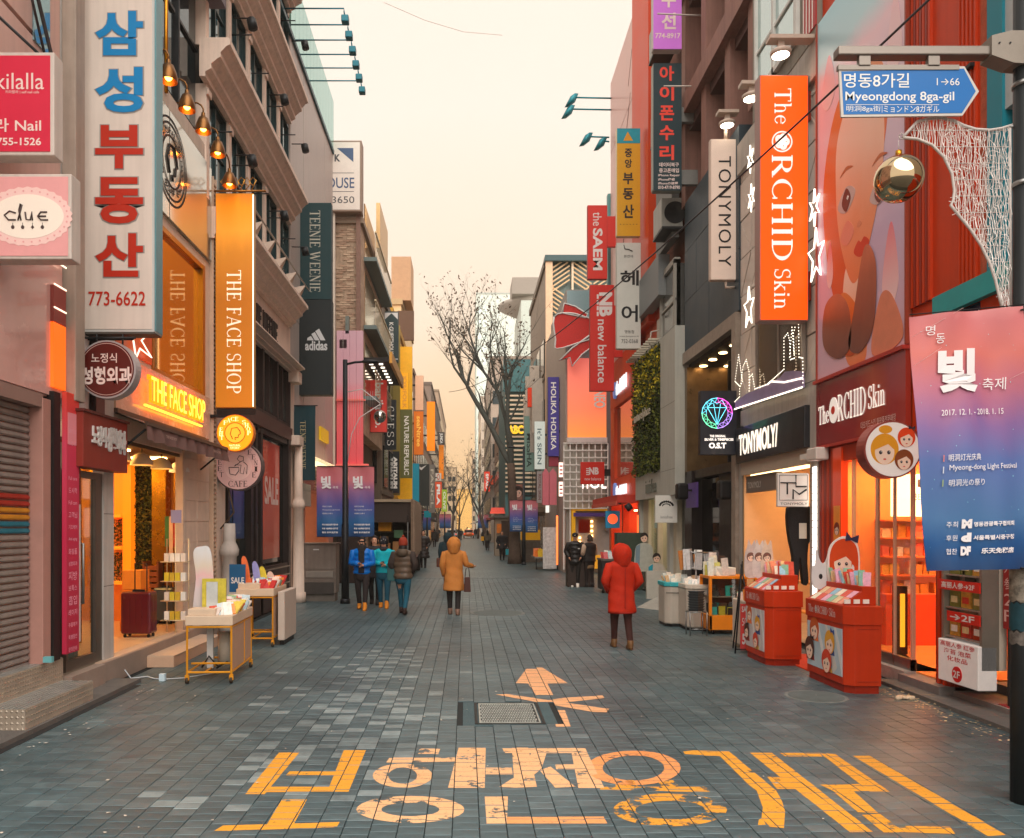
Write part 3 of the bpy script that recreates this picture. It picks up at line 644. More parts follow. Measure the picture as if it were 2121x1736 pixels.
C.boxes('window_frame', M((190, 130, 30), .3, .8, v=.1), [(11.44, 4.18, 11.52, 6.4, -.1, .02), (13.6, 4.18, 13.72, 6.4, -.1, .03), (11.5, 4.18, 13.6, 4.24, -.1, .02), (11.5, 6.32, 13.6, 6.4, -.1, .02)])
n = T('L', XL, 'neon_sign', 'orange glowing neon shop name on the pale fascia above the awning', 'sign', (10.9, 3.6), off=.03)
for dy, mt in ((0, E_((255, 110, 8), 2.2)),): n.text('THE FACE SHOP', (10.95, 3.66, 13.3, 4.04), mt, .1, serif=True, thick=.03, name='neon_letters')
n.text('THE FACE SHOP', (11.0, 3.68, 13.26, 4.02), E_((255, 176, 60), 3.2), .15, name='neon_tube')
n.boxes('neon_rail', E_((255, 150, 40), 5), [(10.95, 3.6, 13.3, 3.625, .06, .09)])
em = T('L', XL, 'round_emblem', 'round black line emblem on the glossy upper panel above the gold window', 'sign', (12.1, 7.45), off=.052)
for r0 in (.62, .54, .36):
    mb = MB(); q = 40
    for i in range(q):
        a, b = 2*math.pi*i/q, 2*math.pi*(i+1)/q
        mb.add([((r0+e)*math.cos(t), -.006, (r0+e)*math.sin(t)) for t, e in ((a, 0), (b, 0), (b, .03), (a, .03))], [(0, 1, 2, 3)])
    mb.build('emblem_ring', INK, em.o)
for i, ch in enumerate('NATURAL STORY THE FACE SHOP '):
    t = R(150-i*12.8); c = (12.1+.45*math.cos(t), 7.45+.45*math.sin(t))
    if ch != ' ': em.text(ch, (c[0]-.045, c[1]-.05, c[0]+.045, c[1]+.05), INK, .006, bold=.02)
mb = MB(); mb.tube([(-.1, -.01, -.2), (-.2, -.01, 0), (-.12, -.01, .22), (.08, -.01, .26), (.18, -.01, .1), (.22, -.01, 0), (.14, -.01, -.04), (.12, -.01, -.16), (0, -.01, -.2), (.02, -.01, -.28)], .018, 5); mb.build('emblem_profile', INK, em.o)
st = T('L', XL, 'neon_star', 'white neon star outline over the orange window left of the fascia', 'light', (10.6, 4.5), off=.08)
st.tubes('neon_tube', E_((255, 226, 200), 1.6), [([(10.55, 4.95, 0), (10.7, 4.62, 0), (11.3, 4.72, .0), (10.9, 4.48, 0), (11.25, 4.32, 0), (10.85, 4.36, 0), (10.72, 4.2, 0), (10.62, 4.45, 0)], .012)])
C.box('orange_reflection', M((220, 96, 40), .4), (10.25, 4.25, 11.42, 6.2), .002, .02)  # orange reflection painted as a flat panel colour
aw = T('L', XL, 'awning', 'taupe shop awning with a scalloped valance over the orange entrance', 'awning', (10.2, 3.1))
AWM = M((132, 106, 94), .8, v=.12, s=6, b=.2)
mb = MB();
mb.add([(0, 0, .32), (0, -.42, .16), (3.45, -.42, .16), (3.45, 0, .32)], [(0, 1, 2, 3)]); mb.add([(0, 0, .30), (0, -.42, .14), (3.45, -.42, .14), (3.45, 0, .30)], [(3, 2, 1, 0)])
mb.build('canvas', AWM, aw.o)
mb = MB(); nn = 40
vs = [(3.45*i/nn, -.43-.012*math.sin(i*1.7), .15) for i in range(nn+1)] + [(3.45*i/nn, -.44-.03*math.sin(i*1.3), -.04-.015*abs(math.sin(i*.5))) for i in range(nn+1)]
mb.add(vs, [(i, nn+1+i, nn+2+i, i+1) for i in range(nn)], True); mb.build('valance', M((120, 90, 84), .85, v=.15, s=6), aw.o)
aw.boxes('front_bar', M((92, 72, 60), .5), [(10.2, 3.24, 13.65, 3.29, .4, .45), (10.2, 3.4, 13.65, 3.46, 0, .06)])
aw.text('THE FACE SHOP', (10.75, 3.11, 11.15, 3.2), M((186, 160, 150), .7, v=0), .475, keep=True); aw.text('THE FACE SHOP', (12.75, 3.11, 13.15, 3.2), M((186, 160, 150), .7, v=0), .475, keep=True)
aw.tubes('awning_arm', DARKM, [([(10.3, 2.9, .02), (10.3, 3.2, .38)], .015), ([(13.5, 2.9, .02), (13.5, 3.2, .38)], .015)])
I = T('F', 14.05, 'shop_interior', 'orange lit shop entrance interior with plant wall and gold panels', 'shop interior', (-7.6, .29))
OR1 = M((238, 132, 24), .5, v=.06)
I.boxes('back_wall', M((226, 150, 60), .5, v=.1), [(-7.8, .29, -4.52, 3.12, -.08, 0), (-7.9, .29, -7.8, 3.12, 0, 3.85)])
I.box('interior_floor', M((216, 180, 140), .35, v=.1), (-7.8, .285, -4.6, .295), 0, 3.8)
I.box('interior_ceiling', M((90, 66, 40), .7), (-7.8, 3.05, -4.55, 3.1), 0, 3.8)
I.boxes('ceiling_light', E_((255, 196, 110), 20), [(-6.9, 3.02, -6.0, 3.045, .8, 1.1), (-6.9, 3.02, -6.0, 3.045, 1.9, 2.2), (-6.9, 3.02, -6.0, 3.045, 3.0, 3.3), (-5.3, 3.02, -4.8, 3.045, 1.2, 1.4), (-5.3, 3.02, -4.8, 3.045, 2.6, 2.8)])
I.box('orange_column', E_((255, 126, 10), .8), (-5.9, .3, -5.76, 3.0), .02, .3)
I.box('orange_column', E_((255, 126, 10), .55), (-6.15, 2.1, -5.91, 3.0), .02, .2)
I.boxes('gold_frame', M((196, 138, 30), .25, .85, v=.1), [(-6.42, .3, -6.32, 3.0, .02, .4), (-5.42, .3, -5.2, 3.0, .02, .25), (-5.02, .3, -4.9, 3.0, .02, .3), (-5.2, .3, -5.17, 3.0, .02, .28)])
for zz in (.95, 1.55, 2.1): I.boxes('shelf_frame', E_((255, 150, 30), .5), [(-6.15, zz, -5.91, zz+.05, .02, .35)])
gl = random.Random(5)
def leaves(name, parent, boxes, cols, cnt, s0, s1, seed, mats=None):
    g = random.Random(seed); mb = MB()
    for q in range(cnt):
        b = g.choice(boxes); c = Vector([g.uniform(b[2*i], b[2*i+1]) for i in range(3)]); s = g.uniform(s0, s1)
        n = Vector((g.gauss(0, 1), g.gauss(0, 1)-.6, g.gauss(0, 1)+.4)).normalized(); a = n.orthogonal().normalized(); b2 = n.cross(a)
        t = g.random()*6; a, b2 = a*math.cos(t)+b2*math.sin(t), b2*math.cos(t)-a*math.sin(t)
        mb.m = g.randrange(len(mats)); mb.add([c-a*s, c-b2*s*.45+n*.2*s, c+a*s, c+b2*s*.45+n*.2*s], [(0, 1, 2, 3)])
    return stuff(mb.build(name, mats, parent))
LEAF = [M((62, 74, 26), .6, v=.2), M((92, 96, 30), .6, v=.2), M((38, 50, 22), .6, v=.2), M((138, 122, 30), .6, v=.2)]
bx = (-5.76+7.6, -5.46+7.6)
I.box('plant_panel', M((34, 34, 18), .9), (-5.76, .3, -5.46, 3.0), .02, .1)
leaves('plant_wall', I.o, [(bx[0], bx[1], -.16, -.1, .01, 2.7)], None, 1500, .02, .045, 5, LEAF)
leaves('plant_shelf', I.o, [(-6.14+7.6, -5.92+7.6, -.2, -.08, .7, 1.2), (-6.14+7.6, -5.92+7.6, -.2, -.08, 1.33, 1.78)], None, 500, .02, .04, 6, LEAF)
for k, c in enumerate(((70, 130, 90), (230, 200, 190), (200, 70, 60), (220, 200, 195), (214, 160, 60))):
    I.box('poster', M(c, .5, v=.1), (-5.17+k*.07, 1.45 if k % 2 else 1.6, -5.105+k*.07, 2.12), .3, .31)
for nm, c, r in (('box', (232, 130, 40), (-5.45, .29, -5.1, .95)), ('box', (240, 150, 50), (-5.42, .955, -5.12, 1.25))):
    o = T('F', 12.6, 'cardboard_box', 'orange %s carton of the stack inside the orange shop entrance' % ('upper' if r[1] > .5 else 'lower'), 'box', (r[0], r[1]), off=0); o.box('carton', M(c, .6, v=.1), r, -.35, 0, bevel=.006)
    if r[1] < .5: o.box('label', M((240, 220, 190), .6), (r[0]+.04, r[1]+.3, r[0]+.24, r[1]+.54), .001, .004); o.text('1+1', (r[0]+.07, r[1]+.35, r[0]+.21, r[1]+.47), INK, .0055)
sd = T('F', 13.6, 'display_stand', 'wooden slatted display stand behind the suitcases in the orange entrance', 'stand', (-5.5, .29));
for k in range(9): sd.box('slat', M((150, 84, 40), .6, v=.15), (-5.48, .4+k*.1, -5.24, .47+k*.1), -.3, -.02)
sd.boxes('frame', M((120, 66, 30), .6), [(-5.5, .3, -5.47, 1.35, -.3, 0), (-5.26, .3, -5.23, 1.35, -.3, 0)])
for k, (u, v, c) in enumerate(((345, 935, 1), (386, 938, 1), (300, 926, 0), (268, 918, 0))):
    Y = 12.9-.75*k; t = empty('pendant_lamp', ['white bowl lamp hanging at the right end under the awning', 'cream bowl lamp second from the right under the awning', 'cream bowl lamp third from the right under the awning', 'cream bowl lamp farthest left under the awning'][k], 'lamp', (-4.62, Y, 2.82), 0, 'bowl lamps in the shop entrance')
    mb = MB(); mb.rings([((0, 0, .17), (.04, 0, 0), (0, .04, 0)), ((0, 0, .14), (.1, 0, 0), (0, .1, 0)), ((0, 0, .05), (.15, 0, 0), (0, .15, 0)), ((0, 0, 0), (.16, 0, 0), (0, .16, 0))], 16, False); mb.build('lamp_shade', M((226, 200, 160) if k else (228, 222, 214), .5), t)
    mb = MB(); mb.ball((0, 0, .06), .05, 10, 6); mb.build('bulb', E_((255, 200, 120), 14), t)
    mb = MB(); mb.tube([(0, 0, .17), (0, 0, .3)], .01, 5); mb.build('lamp_cord', INK, t)
def suitcase(u0, u1, vb, z, h, c, lab, ribs):
    Y = F*(CH-z)/(vb-VH); x0, x1 = wx(u0, Y), wx(u1, Y); o = empty('suitcase', lab, 'suitcase', (x0, Y, z)); w = x1-x0
    mt = M(c, .3, v=.1, s=5, coat=.4)
    mb = MB(); mb.box(0, w, 0, .27, .06, h); mb.build('shell', mt, o, bevel=.03)
    mb = MB()
    for k in range(ribs): mb.box(.05+(w-.1)*k/(ribs-1)-.008, .05+(w-.1)*k/(ribs-1)+.008, -.006, 0, .1, h-.05)
    for k in range(3): mb.box(w, w+.006, .06+.07*k, .08+.07*k, .1, h-.05)
    mb.build('rib', mt, o); mb = MB(); mb.box(w*.3, w*.7, .11, .14, h, h+.03); mb.tube([(w*.3, .2, h), (w*.3, .2, h+.42), (w*.7, .2, h+.42), (w*.7, .2, h)], .01, 6); mb.build('handle', DARKM, o)
    for x in (.05, w-.05):
        for y in (.05, .22):
            mb = MB(); mb.tube([(x-.012, y, .03), (x+.012, y, .03)], .03, 10); mb.build('wheel', BLACK, o)
suitcase(249, 312, 1322, .29, .68, (96, 24, 34), 'burgundy hard shell suitcase standing in the shop entrance', 5)
suitcase(317, 358, 1294, .29, .62, (70, 84, 90), 'dark grey blue suitcase behind the burgundy one', 4)
rk = T('F', 12.5, 'display_rack', 'cream wire rack with tiers beside the entrance column', 'rack', (-4.65, .29));
rk.tubes('rack_frame', M((214, 196, 160), .4, .3), [([(-4.67, .3, 0), (-4.67, 1.75, 0), (-4.33, 1.75, 0), (-4.33, .3, 0)], .012), ([(-4.50, .3, .1), (-4.50, 2.0, .1)], .012)] + [([(-4.69, zz, .0), (-4.31, zz, .0), (-4.31, zz, .22), (-4.69, zz, .22), (-4.69, zz, 0)], .008) for zz in (.5, .8, 1.1, 1.4)])
gg = random.Random(9)
for zz in (.5, .8, 1.1, 1.4):
    for k in range(4): rk.box('packet', M(gg.choice([(220, 200, 60), (230, 220, 210), (210, 180, 60), (240, 240, 235)]), .4, v=.1), (-4.67+k*.085, zz, -4.60+k*.085, zz+.13), .06, .12)
rk.box('price_card', M((150, 150, 196), .5), (-4.57, 2.0, -4.41, 2.2), .1, .11)
C.boxes('door_post', M((196, 138, 30), .25, .85, v=.1), [(10.3, .3, 10.36, 3.1, -.3, -.22), (11.3, .3, 11.33, 3.1, -1.0, -.94)])
o = empty('step_block', 'pale stone step block in front of the orange shop entrance', 'step', (-4.4, 11.03, 0))
mb = MB(); mb.box(0, .37, 0, 2.2, 0, .15); mb.build('step_body', M((206, 170, 142), .55, v=.1, s=3, b=.1), o, bevel=.006)
for q in range(4):
    mb = MB(); mb.box(.004, .374, .004, .546, 0, .012); mb.build('step_tile', TILE, o, (0, q*.55, .15))
mb = MB(); mb.tube([(-4.35, 10.2, .12), (-4.25, 10.15, .02), (-4.1, 10.3, .015), (-3.95, 10.15, .015), (-3.82, 10.1, .02)], .008, 6)
mb.tube([(-3.8, 10.1, .02), (-3.6, 10.2, .015), (-3.4, 10.45, .015), (-3.25, 10.6, .02)], .006, 6); tag(mb.build('extension_lead', M((190, 196, 200), .5)), 'white power cord trailing from the step to the yellow cart', 'extension lead')
mb = MB(); mb.box(-3.86, -3.79, 10.06, 10.12, .0, .09); tag(mb.build('power_plug', M((200, 220, 228), .5)), 'pale plug socket lying on the paving beside the step', 'plug')
pf_ = T('L', XL, 'ladder_strip', 'tall dark and white perforated strip between the cosmetics shop and the classical building', 'light strip', (14.05, .3), off=.02)
pf_.box('strip_back', M((30, 26, 24), .7), (14.07, .3, 14.2, 8.1), -.05, 0)
pf_.boxes('strip_side', M((206, 176, 150), .5), [(14.05, .3, 14.07, 8.1, -.05, .05), (14.2, .3, 14.23, 8.1, -.05, .05)])
mb = MB(); z = .4
while z < 8: mb.box(.02, .15, -.05, 0, z-.3, z-.3+.035); z += .085
stuff(mb.build('strip_rungs', M((206, 180, 156), .5), pf_.o))
def brass_goose(loc, lab, grp, rz=0, arm=.3):
    t = empty('gooseneck_lamp', lab, 'lamp', loc, rz, grp); BR = M((124, 84, 44), .35, .8, v=.2)
    mb = MB(); mb.rings([((0, 0, .3), (.03, 0, 0), (0, .03, 0)), ((0, 0, .24), (.035, 0, 0), (0, .035, 0)), ((0, 0, .22), (.07, 0, 0), (0, .07, 0)), ((0, 0, .13), (.105, 0, 0), (0, .105, 0)), ((0, 0, .05), (.125, 0, 0), (0, .125, 0)), ((0, 0, 0), (.122, 0, 0), (0, .122, 0))], 18, False); mb.build('lamp_shade', BR, t)
    mb = MB(); mb.ball((0, 0, .06), .05, 10, 6); mb.build('bulb', E_((255, 150, 50), 22), t)
    mb = MB(); mb.tube([(0, 0, .28), (0, 0, .36), (-.03, 0, .42), (-.1, 0, .46), (-arm, 0, .46)], .014, 6); mb.build('arm', BR, t); return t
for k in range(4):
    brass_goose((-4.1, 11.03+.73*k, wz([165, 225, 270, 318][k]+4, 11.03+.73*k)), 'brass gooseneck lamp, %s of the row of four above the glossy panel' % ['nearest', 'second nearest', 'third nearest', 'farthest'][k], 'brass lamps over the cosmetics shop', 0, .45)
mb = MB(); mb.tube([(-4.46, 11.9, 8.4), (-4.46, 11.9, 10.4)], .03, 8); tag(mb.build('brass_pipe', M((196, 130, 30), .3, .8)), 'vertical brass pipe on the wall above the lamps', 'pipe')
S = T('F', 14.0, 'vertical_sign', 'tall gold illuminated vertical sign with a white shop name reading downwards', 'sign', (wx(446, 14.0), wz(845, 14.0)))
rr = S.rect(446, 400, 525, 845)
S.box('sign_box', M((190, 130, 40), .4, v=.08), rr, -.16, 0, .008)
a0, z0, a1, z1 = rr
S.box('sign_face', grad([(0, (196, 120, 14)), (.5, (188, 108, 8)), (.72, (206, 128, 24)), (.84, (244, 158, 40)), (.95, (246, 146, 0)), (1, (216, 124, 4))], e=.32, noise=.12), (a0+.015, z0+.015, a1-.015, z1-.015), 0, .006)  # brighter upper bands paint the gooseneck lamp's light into the face
S.box('edge_light', E_((255, 232, 200), 2.2), (a1-.012, z0+.02, a1+.004, z1-.03), .006, .012)
S.text('THE FACE SHOP', S.rect(470, 560, 500, 815), M((244, 226, 200), .5, e=.5, v=0), .008, serif=True, rot=-90)
S.tubes('sign_bracket', M((160, 110, 50), .35, .8), [([(a0-.3, z1+.07, -.08), (a1+.2, z1+.07, -.08)], .018)])
g = random.Random(3)
for k in range(6):
    x = a0+.12+k*.1; S.tubes('scroll_ornament', M((196, 140, 60), .3, .85), [([(x, z1+.08, -.06), (x+.08, z1+.2+.05*(k % 2), -.06), (x+.02, z1+.3, -.06), (x-.05, z1+.22, -.06), (x+.02, z1+.16, -.06)], .011)], n=5)
brass_goose((a0+.33, 13.72, z1+.0), 'brass lamp fixed over the top of the gold vertical sign', None, R(90), .2)
rs = T('F', 13.95, 'round_sign', 'round orange glowing cosmetics sign below the gold vertical sign', 'sign', (wx(487, 13.95), wz(897, 13.95)))
rs.disc('sign_box', M((214, 120, 20), .4), (rs.a0, rs.z0), .325, -.14, 0); rs.disc('sign_face', E_((246, 138, 10), 1.1), (rs.a0, rs.z0), .31, 0, .008); rs.disc('inner_ring', M((150, 84, 10), .5, e=.3, v=0), (rs.a0, rs.z0), .185, .008, .01); rs.disc('inner_face', E_((250, 160, 40), 1.0), (rs.a0, rs.z0), .17, .01, .012)
LT = E_((255, 230, 170), 1.3)
for i, ch in enumerate('THE FACE SHOP'):
    t = R(190-i*16.7+10)
    if ch != ' ': c = (rs.a0+.245*math.cos(t), rs.z0+.245*math.sin(t)); rs.text(ch, (c[0]-.03, c[1]-.035, c[0]+.03, c[1]+.035), LT, .012, serif=True)
rs.text('NATURAL', (rs.a0-.1, rs.z0-.235, rs.a0+.1, rs.z0-.2), LT, .012); rs.text('STORY', (rs.a0-.08, rs.z0-.28, rs.a0+.08, rs.z0-.245), LT, .012)
rs.tubes('profile_line', M((120, 62, 6), .5, v=0), [([(rs.a0+x*.8, rs.z0+z*.8, .014) for x, z in ((-.05, -.13), (-.1, -.02), (-.07, .1), (.05, .12), (.11, .04), (.12, -.02), (.08, -.04), (.07, -.1), (0, -.1), (.01, -.15))], .008)], n=4)
rs.boxes('bracket', BLACK, [(-4.5, rs.z0+.28, rs.a0-.1, rs.z0+.33, -.1, -.05), (rs.a0-.34, rs.z0+.33, rs.a0+.34, rs.z0+.43, -.1, -.05)])
cf = T('F', 14.4, 'round_sign', 'round pink cafe sign with dark lettering and a bear stirring a cup', 'sign', (wx(493, 14.4), wz(966, 14.4)))
cf.disc('sign_box', M((96, 82, 80), .5), (cf.a0, cf.z0), .44, -.18, 0); cf.disc('sign_rim', M((60, 44, 44), .5), (cf.a0, cf.z0), .43, 0, .006); cf.disc('sign_face', M((206, 164, 158), .5, v=.05, e=.12), (cf.a0, cf.z0), .415, .006, .01); cf.disc('inner_face', M((218, 180, 172), .5, v=.05, e=.1), (cf.a0, cf.z0), .25, .01, .013)
DK = M((40, 26, 26), .5, v=0)
for i, ch in enumerate('TEENIE WEENIE'):
    t = R(207-i*19.6)
    if ch != ' ': c = (cf.a0+.33*math.cos(t), cf.z0+.33*math.sin(t)); cf.text(ch, (c[0]-.035, c[1]-.045, c[0]+.035, c[1]+.045), DK, .012, serif=True)
cf.text('CAFE', (cf.a0-.17, cf.z0-.37, cf.a0+.17, cf.z0-.26), DK, .012, serif=True)
X_, Z_ = cf.a0, cf.z0
cf.tubes('bear_line', DK, [([(X_-.16, Z_-.02, .015), (X_-.14, Z_-.14, .015), (X_-.04, Z_-.16, .015), (X_+.02, Z_-.08, .015), (X_+.02, Z_-.02, .015), (X_-.16, Z_-.02, .015)], .007),
 ([(X_+.03, Z_+.19, .015), (X_-.01, Z_+.13, .015), (X_+.04, Z_+.08, .015), (X_+.1, Z_+.1, .015), (X_+.1, Z_+.17, .015), (X_+.03, Z_+.19, .015)], .007),
 ([(X_+.05, Z_+.08, .015), (X_-.06, Z_+.0, .015), (X_-.04, Z_+.03, .015), (X_+.06, Z_+.02, .015), (X_+.04, Z_-.12, .015), (X_+.1, Z_-.14, .015), (X_+.12, Z_-.02, .015), (X_+.16, Z_-.14, .015), (X_+.17, Z_+.02, .015), (X_+.1, Z_+.08, .015)], .007)], n=4)
def boxsign(name, label, u0, v0, u1, v1, Y, d, face, side, group=None, kind='sign', bev=.01, frame=None, rim=.03):
    s = T('F', Y, name, label, kind, (wx(u0, Y), wz(v1, Y)), group)
    r = s.rect(u0, v0, u1, v1); s.box('sign_box', side, r, -d, 0, bev)
    s.box('sign_face', face, (r[0]+rim, r[1]+rim, r[2]-rim, r[3]-rim), 0, .006); s.r = r; return s
DIRTW = M((206, 196, 186), .5, v=.06, s=4, st=.15)
s = boxsign('sign_box_kilalla', '', -22, 108, 112, 322, 7.45, .17, M((204, 38, 66), .45, v=.05, e=.08), DIRTW, rim=.035)
s.o.name = 'projecting_sign'; s.o['label'] = 'crimson nail salon box sign with white lettering at the top left edge'
WT = M((236, 214, 206), .5, v=0)
s.text('kilalla', s.rect(-8, 152, 92, 186), WT, .008); s.text('키라랄라 | self nail cafe', s.rect(12, 188, 82, 196), WT, .008); s.text('라 Nail', s.rect(-10, 246, 86, 274), WT, .008, bold=.012); s.text('755-1526', s.rect(-6, 286, 86, 302), WT, .008, bold=.02)
s.tubes('sign_strut', DARKM, [([(s.r[0]-.3, s.r[3]+.7, -.1), (s.r[2]-.15, s.r[3], -.1)], .015), ([(-4.6, s.r[1]+.5, -.09), (s.r[0], s.r[1]+.5, -.09)], .03)])
s = boxsign('projecting_sign', 'pink clue jewellery box sign with a white lace oval below the crimson sign', -32, 360, 148, 537, 7.4, .18, M((222, 158, 156), .5, v=.05, e=.06), DIRTW, rim=.03)
c = (s.A(58), s.Z(58, 449));
def oval(s, name, mat, c, rx, rz, o0, o1, n=40, scal=0):
    pts = [(c[0]+(rx*(1+scal*(i % 2)))*math.cos(2*math.pi*i/n), c[1]+(rz*(1+scal*(i % 2)))*math.sin(2*math.pi*i/n)) for i in range(n)]
    return s.poly(name, mat, pts, o0, o1)
oval(s, 'lace_edge', M((232, 196, 188), .5, v=0, e=.08), c, .40, .265, .006, .008, 60, .045); oval(s, 'lace_oval', M((236, 226, 210), .5, v=0, e=.08), c, .335, .205, .008, .01)
for i in range(30):
    t = 2*math.pi*i/30; oval(s, 'lace_hole', M((222, 158, 156), .5, v=.05, e=.06), (c[0]+.37*math.cos(t), c[1]+.236*math.sin(t)), .009, .009, .0082, .0095, 8)
BR_ = M((74, 60, 58), .5, v=0)
s.tubes('lettering', BR_, [([(c[0]+x*.0048, c[1]+z*.0048, .013) for x, z in q], .008) for q in (
  [(-22, 6), (-34, 10), (-44, 2), (-36, -7), (-22, -7)], [(-18, -8), (-10, 22), (-13, 24), (-16, 12), (-12, -8)], [(-4, 8), (-2, -6), (6, -7), (9, 8), (10, -8)], [(40, -7), (26, -7), (20, 0), (26, 8), (38, 8)], [(22, 0), (36, 0)])], n=5)
for k, ch in enumerate('♥♣♦♠'):
    x = c[0]+(-28+k*19)*.0048; z = c[1]-.1
    s.tubes('charm_line', BR_, [([(x, z+.04, .012), (x, z+.015, .012)], .0025)], n=4); oval(s, 'charm', BR_, (x, z), .016, .018, .01, .013, 4 if k == 2 else 10)
s = boxsign('projecting_sign', 'tall off white vertical sign with blue and red Korean syllables', 160, -40, 323, 690, 9.3, .2, M((214, 200, 188), .5, v=.04, s=3, st=.1, e=.04), M((196, 196, 192), .5, v=.06), rim=.045)
s.box('edge_frame', M((110, 160, 168), .35, .4), (s.r[2]-.012, s.r[1]+.02, s.r[2]+.006, s.r[3]), -.19, .01)
s.box('bottom_frame', M((80, 74, 68), .6), (s.r[0]+.01, s.r[1]-.012, s.r[2]-.01, s.r[1]+.012), -.2, .012)
BL = M((0, 126, 186), .5, v=.04, s=8); RD = M((184, 40, 14), .5, v=.06, s=8); SHD = M((150, 142, 136), .6, v=0)
for ch, v0, v1, mt in (('삼', 24, 116, BL), ('성', 140, 234, BL), ('부', 260, 350, RD), ('동', 368, 464, RD), ('산', 484, 574, RD)):
    s.text(ch, s.rect(198, v0, 297, v1), mt, .012, bold=.035); s.text(ch, s.rect(195, v0-2, 300, v1+3), SHD, .008, bold=.05)
s.text('773-6622', s.rect(184, 604, 302, 634), RD, .012, bold=.01)
s.tubes('hanging_bracket', DARKM, [([(-4.6, s.r[1]+.25, -.1), (s.r[0], s.r[1]+.25, -.1)], .03), ([(-4.7, s.r[1]-.05, -.1), (s.r[2]-.3, s.r[1]-.05, -.1)], .012), ([(-4.7, s.r[3]-2, -.1), (s.r[0], s.r[3]-2, -.1)], .03)])
s = T('F', 9.2, 'round_sign', 'round maroon clinic sign with two lines of white Korean text', 'sign', (wx(221, 9.2), wz(765, 9.2)))
rr = .335
s.disc('sign_box', M((176, 170, 170), .4, .2, v=.1), (s.a0, s.z0), rr, -.16, 0, n=40); s.disc('sign_face', M((92, 26, 20), .4, v=.06, e=.03), (s.a0, s.z0), rr-.02, 0, .006, n=40); s.disc('ring', M((214, 180, 170), .5, v=0), (s.a0, s.z0), rr-.035, .006, .008, n=40); s.disc('inner_face', M((92, 26, 20), .4, v=.06), (s.a0, s.z0), rr-.042, .008, .01, n=40)
s.text('노정식', s.rect(190, 732, 243, 752), WT, .013, bold=.01); s.text('성형외과', s.rect(170, 760, 273, 797), WT, .013, bold=.035)
s.tubes('hanging_bracket', DARKM, [([(-4.6, s.z0+.38, -.08), (s.a0+.3, s.z0+.38, -.08)], .012), ([(s.a0-.15, s.z0+.3, -.08), (s.a0-.15, s.z0+.42, -.08)], .01), ([(s.a0+.15, s.z0+.3, -.08), (s.a0+.15, s.z0+.42, -.08)], .01), ([(-4.5, s.z0-.2, -.08), (s.a0-.3, s.z0-.2, -.08)], .015)])
s = T('L', XL, 'wall_sign', 'square brick red clinic sign with raised white Korean letters over the glass door', 'sign', (8.96, 2.62))
s.box('sign_box', M((138, 50, 38), .45, v=.08, st=.1), (8.95, 2.62, 10.12, 3.24), .02, .22, .006); s.box('top_frame', M((90, 40, 34), .4), (8.93, 3.24, 10.14, 3.27), .02, .24)
s.text('노정식', (9.14, 2.88, 9.5, 3.12), OFFW, .221, thick=.02, bold=.03); s.text('성형외과', (9.53, 2.84, 10.04, 3.14), OFFW, .221, thick=.02, bold=.04)
K = T('L', XL, 'classical_building', 'cream classical building with heavy cornices, dark tall windows and a dress shop below', 'building', (13.6, 0))
K.boxes('wall', CREAM, [(14.25, 0, 14.9, 6.0, -3, .02), (20.3, 0, 20.9, 6.0, -3, .02), (14.25, 5.95, 20.9, 7.0, -3, 0), (13.65, 7.0, 20.4, 7.9, -3, 0), (14.0, 14.9, 20.4, 16.5, -3, 0), (14.25, 4.18, 20.3, 4.45, -2, .0)])
K.box('wall_core', M((60, 54, 50), .9), (14.3, 0, 20.3, 15), -3, -.6)
def cornice(z0, z1, out, y0=13.5, y1=20.2):
    h = z1-z0; n = 7; prof = [(0, z0), (.10, z0), (.10, z0+.12*h), (.2, z0+.2*h), (.2, z0+.32*h), (.3, z0+.45*h), (.36, z0+.5*h), (.36, z0+.62*h), (out-.06, z0+.78*h), (out, z0+.82*h), (out, z1-.02), (out-.03, z1), (0, z1)]
    mb = MB(); a0 = y0-K.a0; a1 = y1-K.a0; m = len(prof)
    mb.add([(a0, -p[0], p[1]) for p in prof]+[(a1, -p[0], p[1]) for p in prof], [tuple(range(m)), tuple(range(2*m-1, m-1, -1))]+[((i+1) % m, i, m+i, m+(i+1) % m) for i in range(m)])
    mb.build('cornice', CREAM, K.o)
cornice(9.55, 10.2, .52); cornice(12.1, 12.75, .52); cornice(14.9, 15.4, .5); cornice(7.0, 7.55, .5, 14.0, 20.3); cornice(5.85, 6.1, .22, 14.25, 20.6)
FR = M((40, 38, 36), .45, .3, v=.1); SKYG = mirror((150, 168, 170), .05, w=.03)
pr_ = CREAM
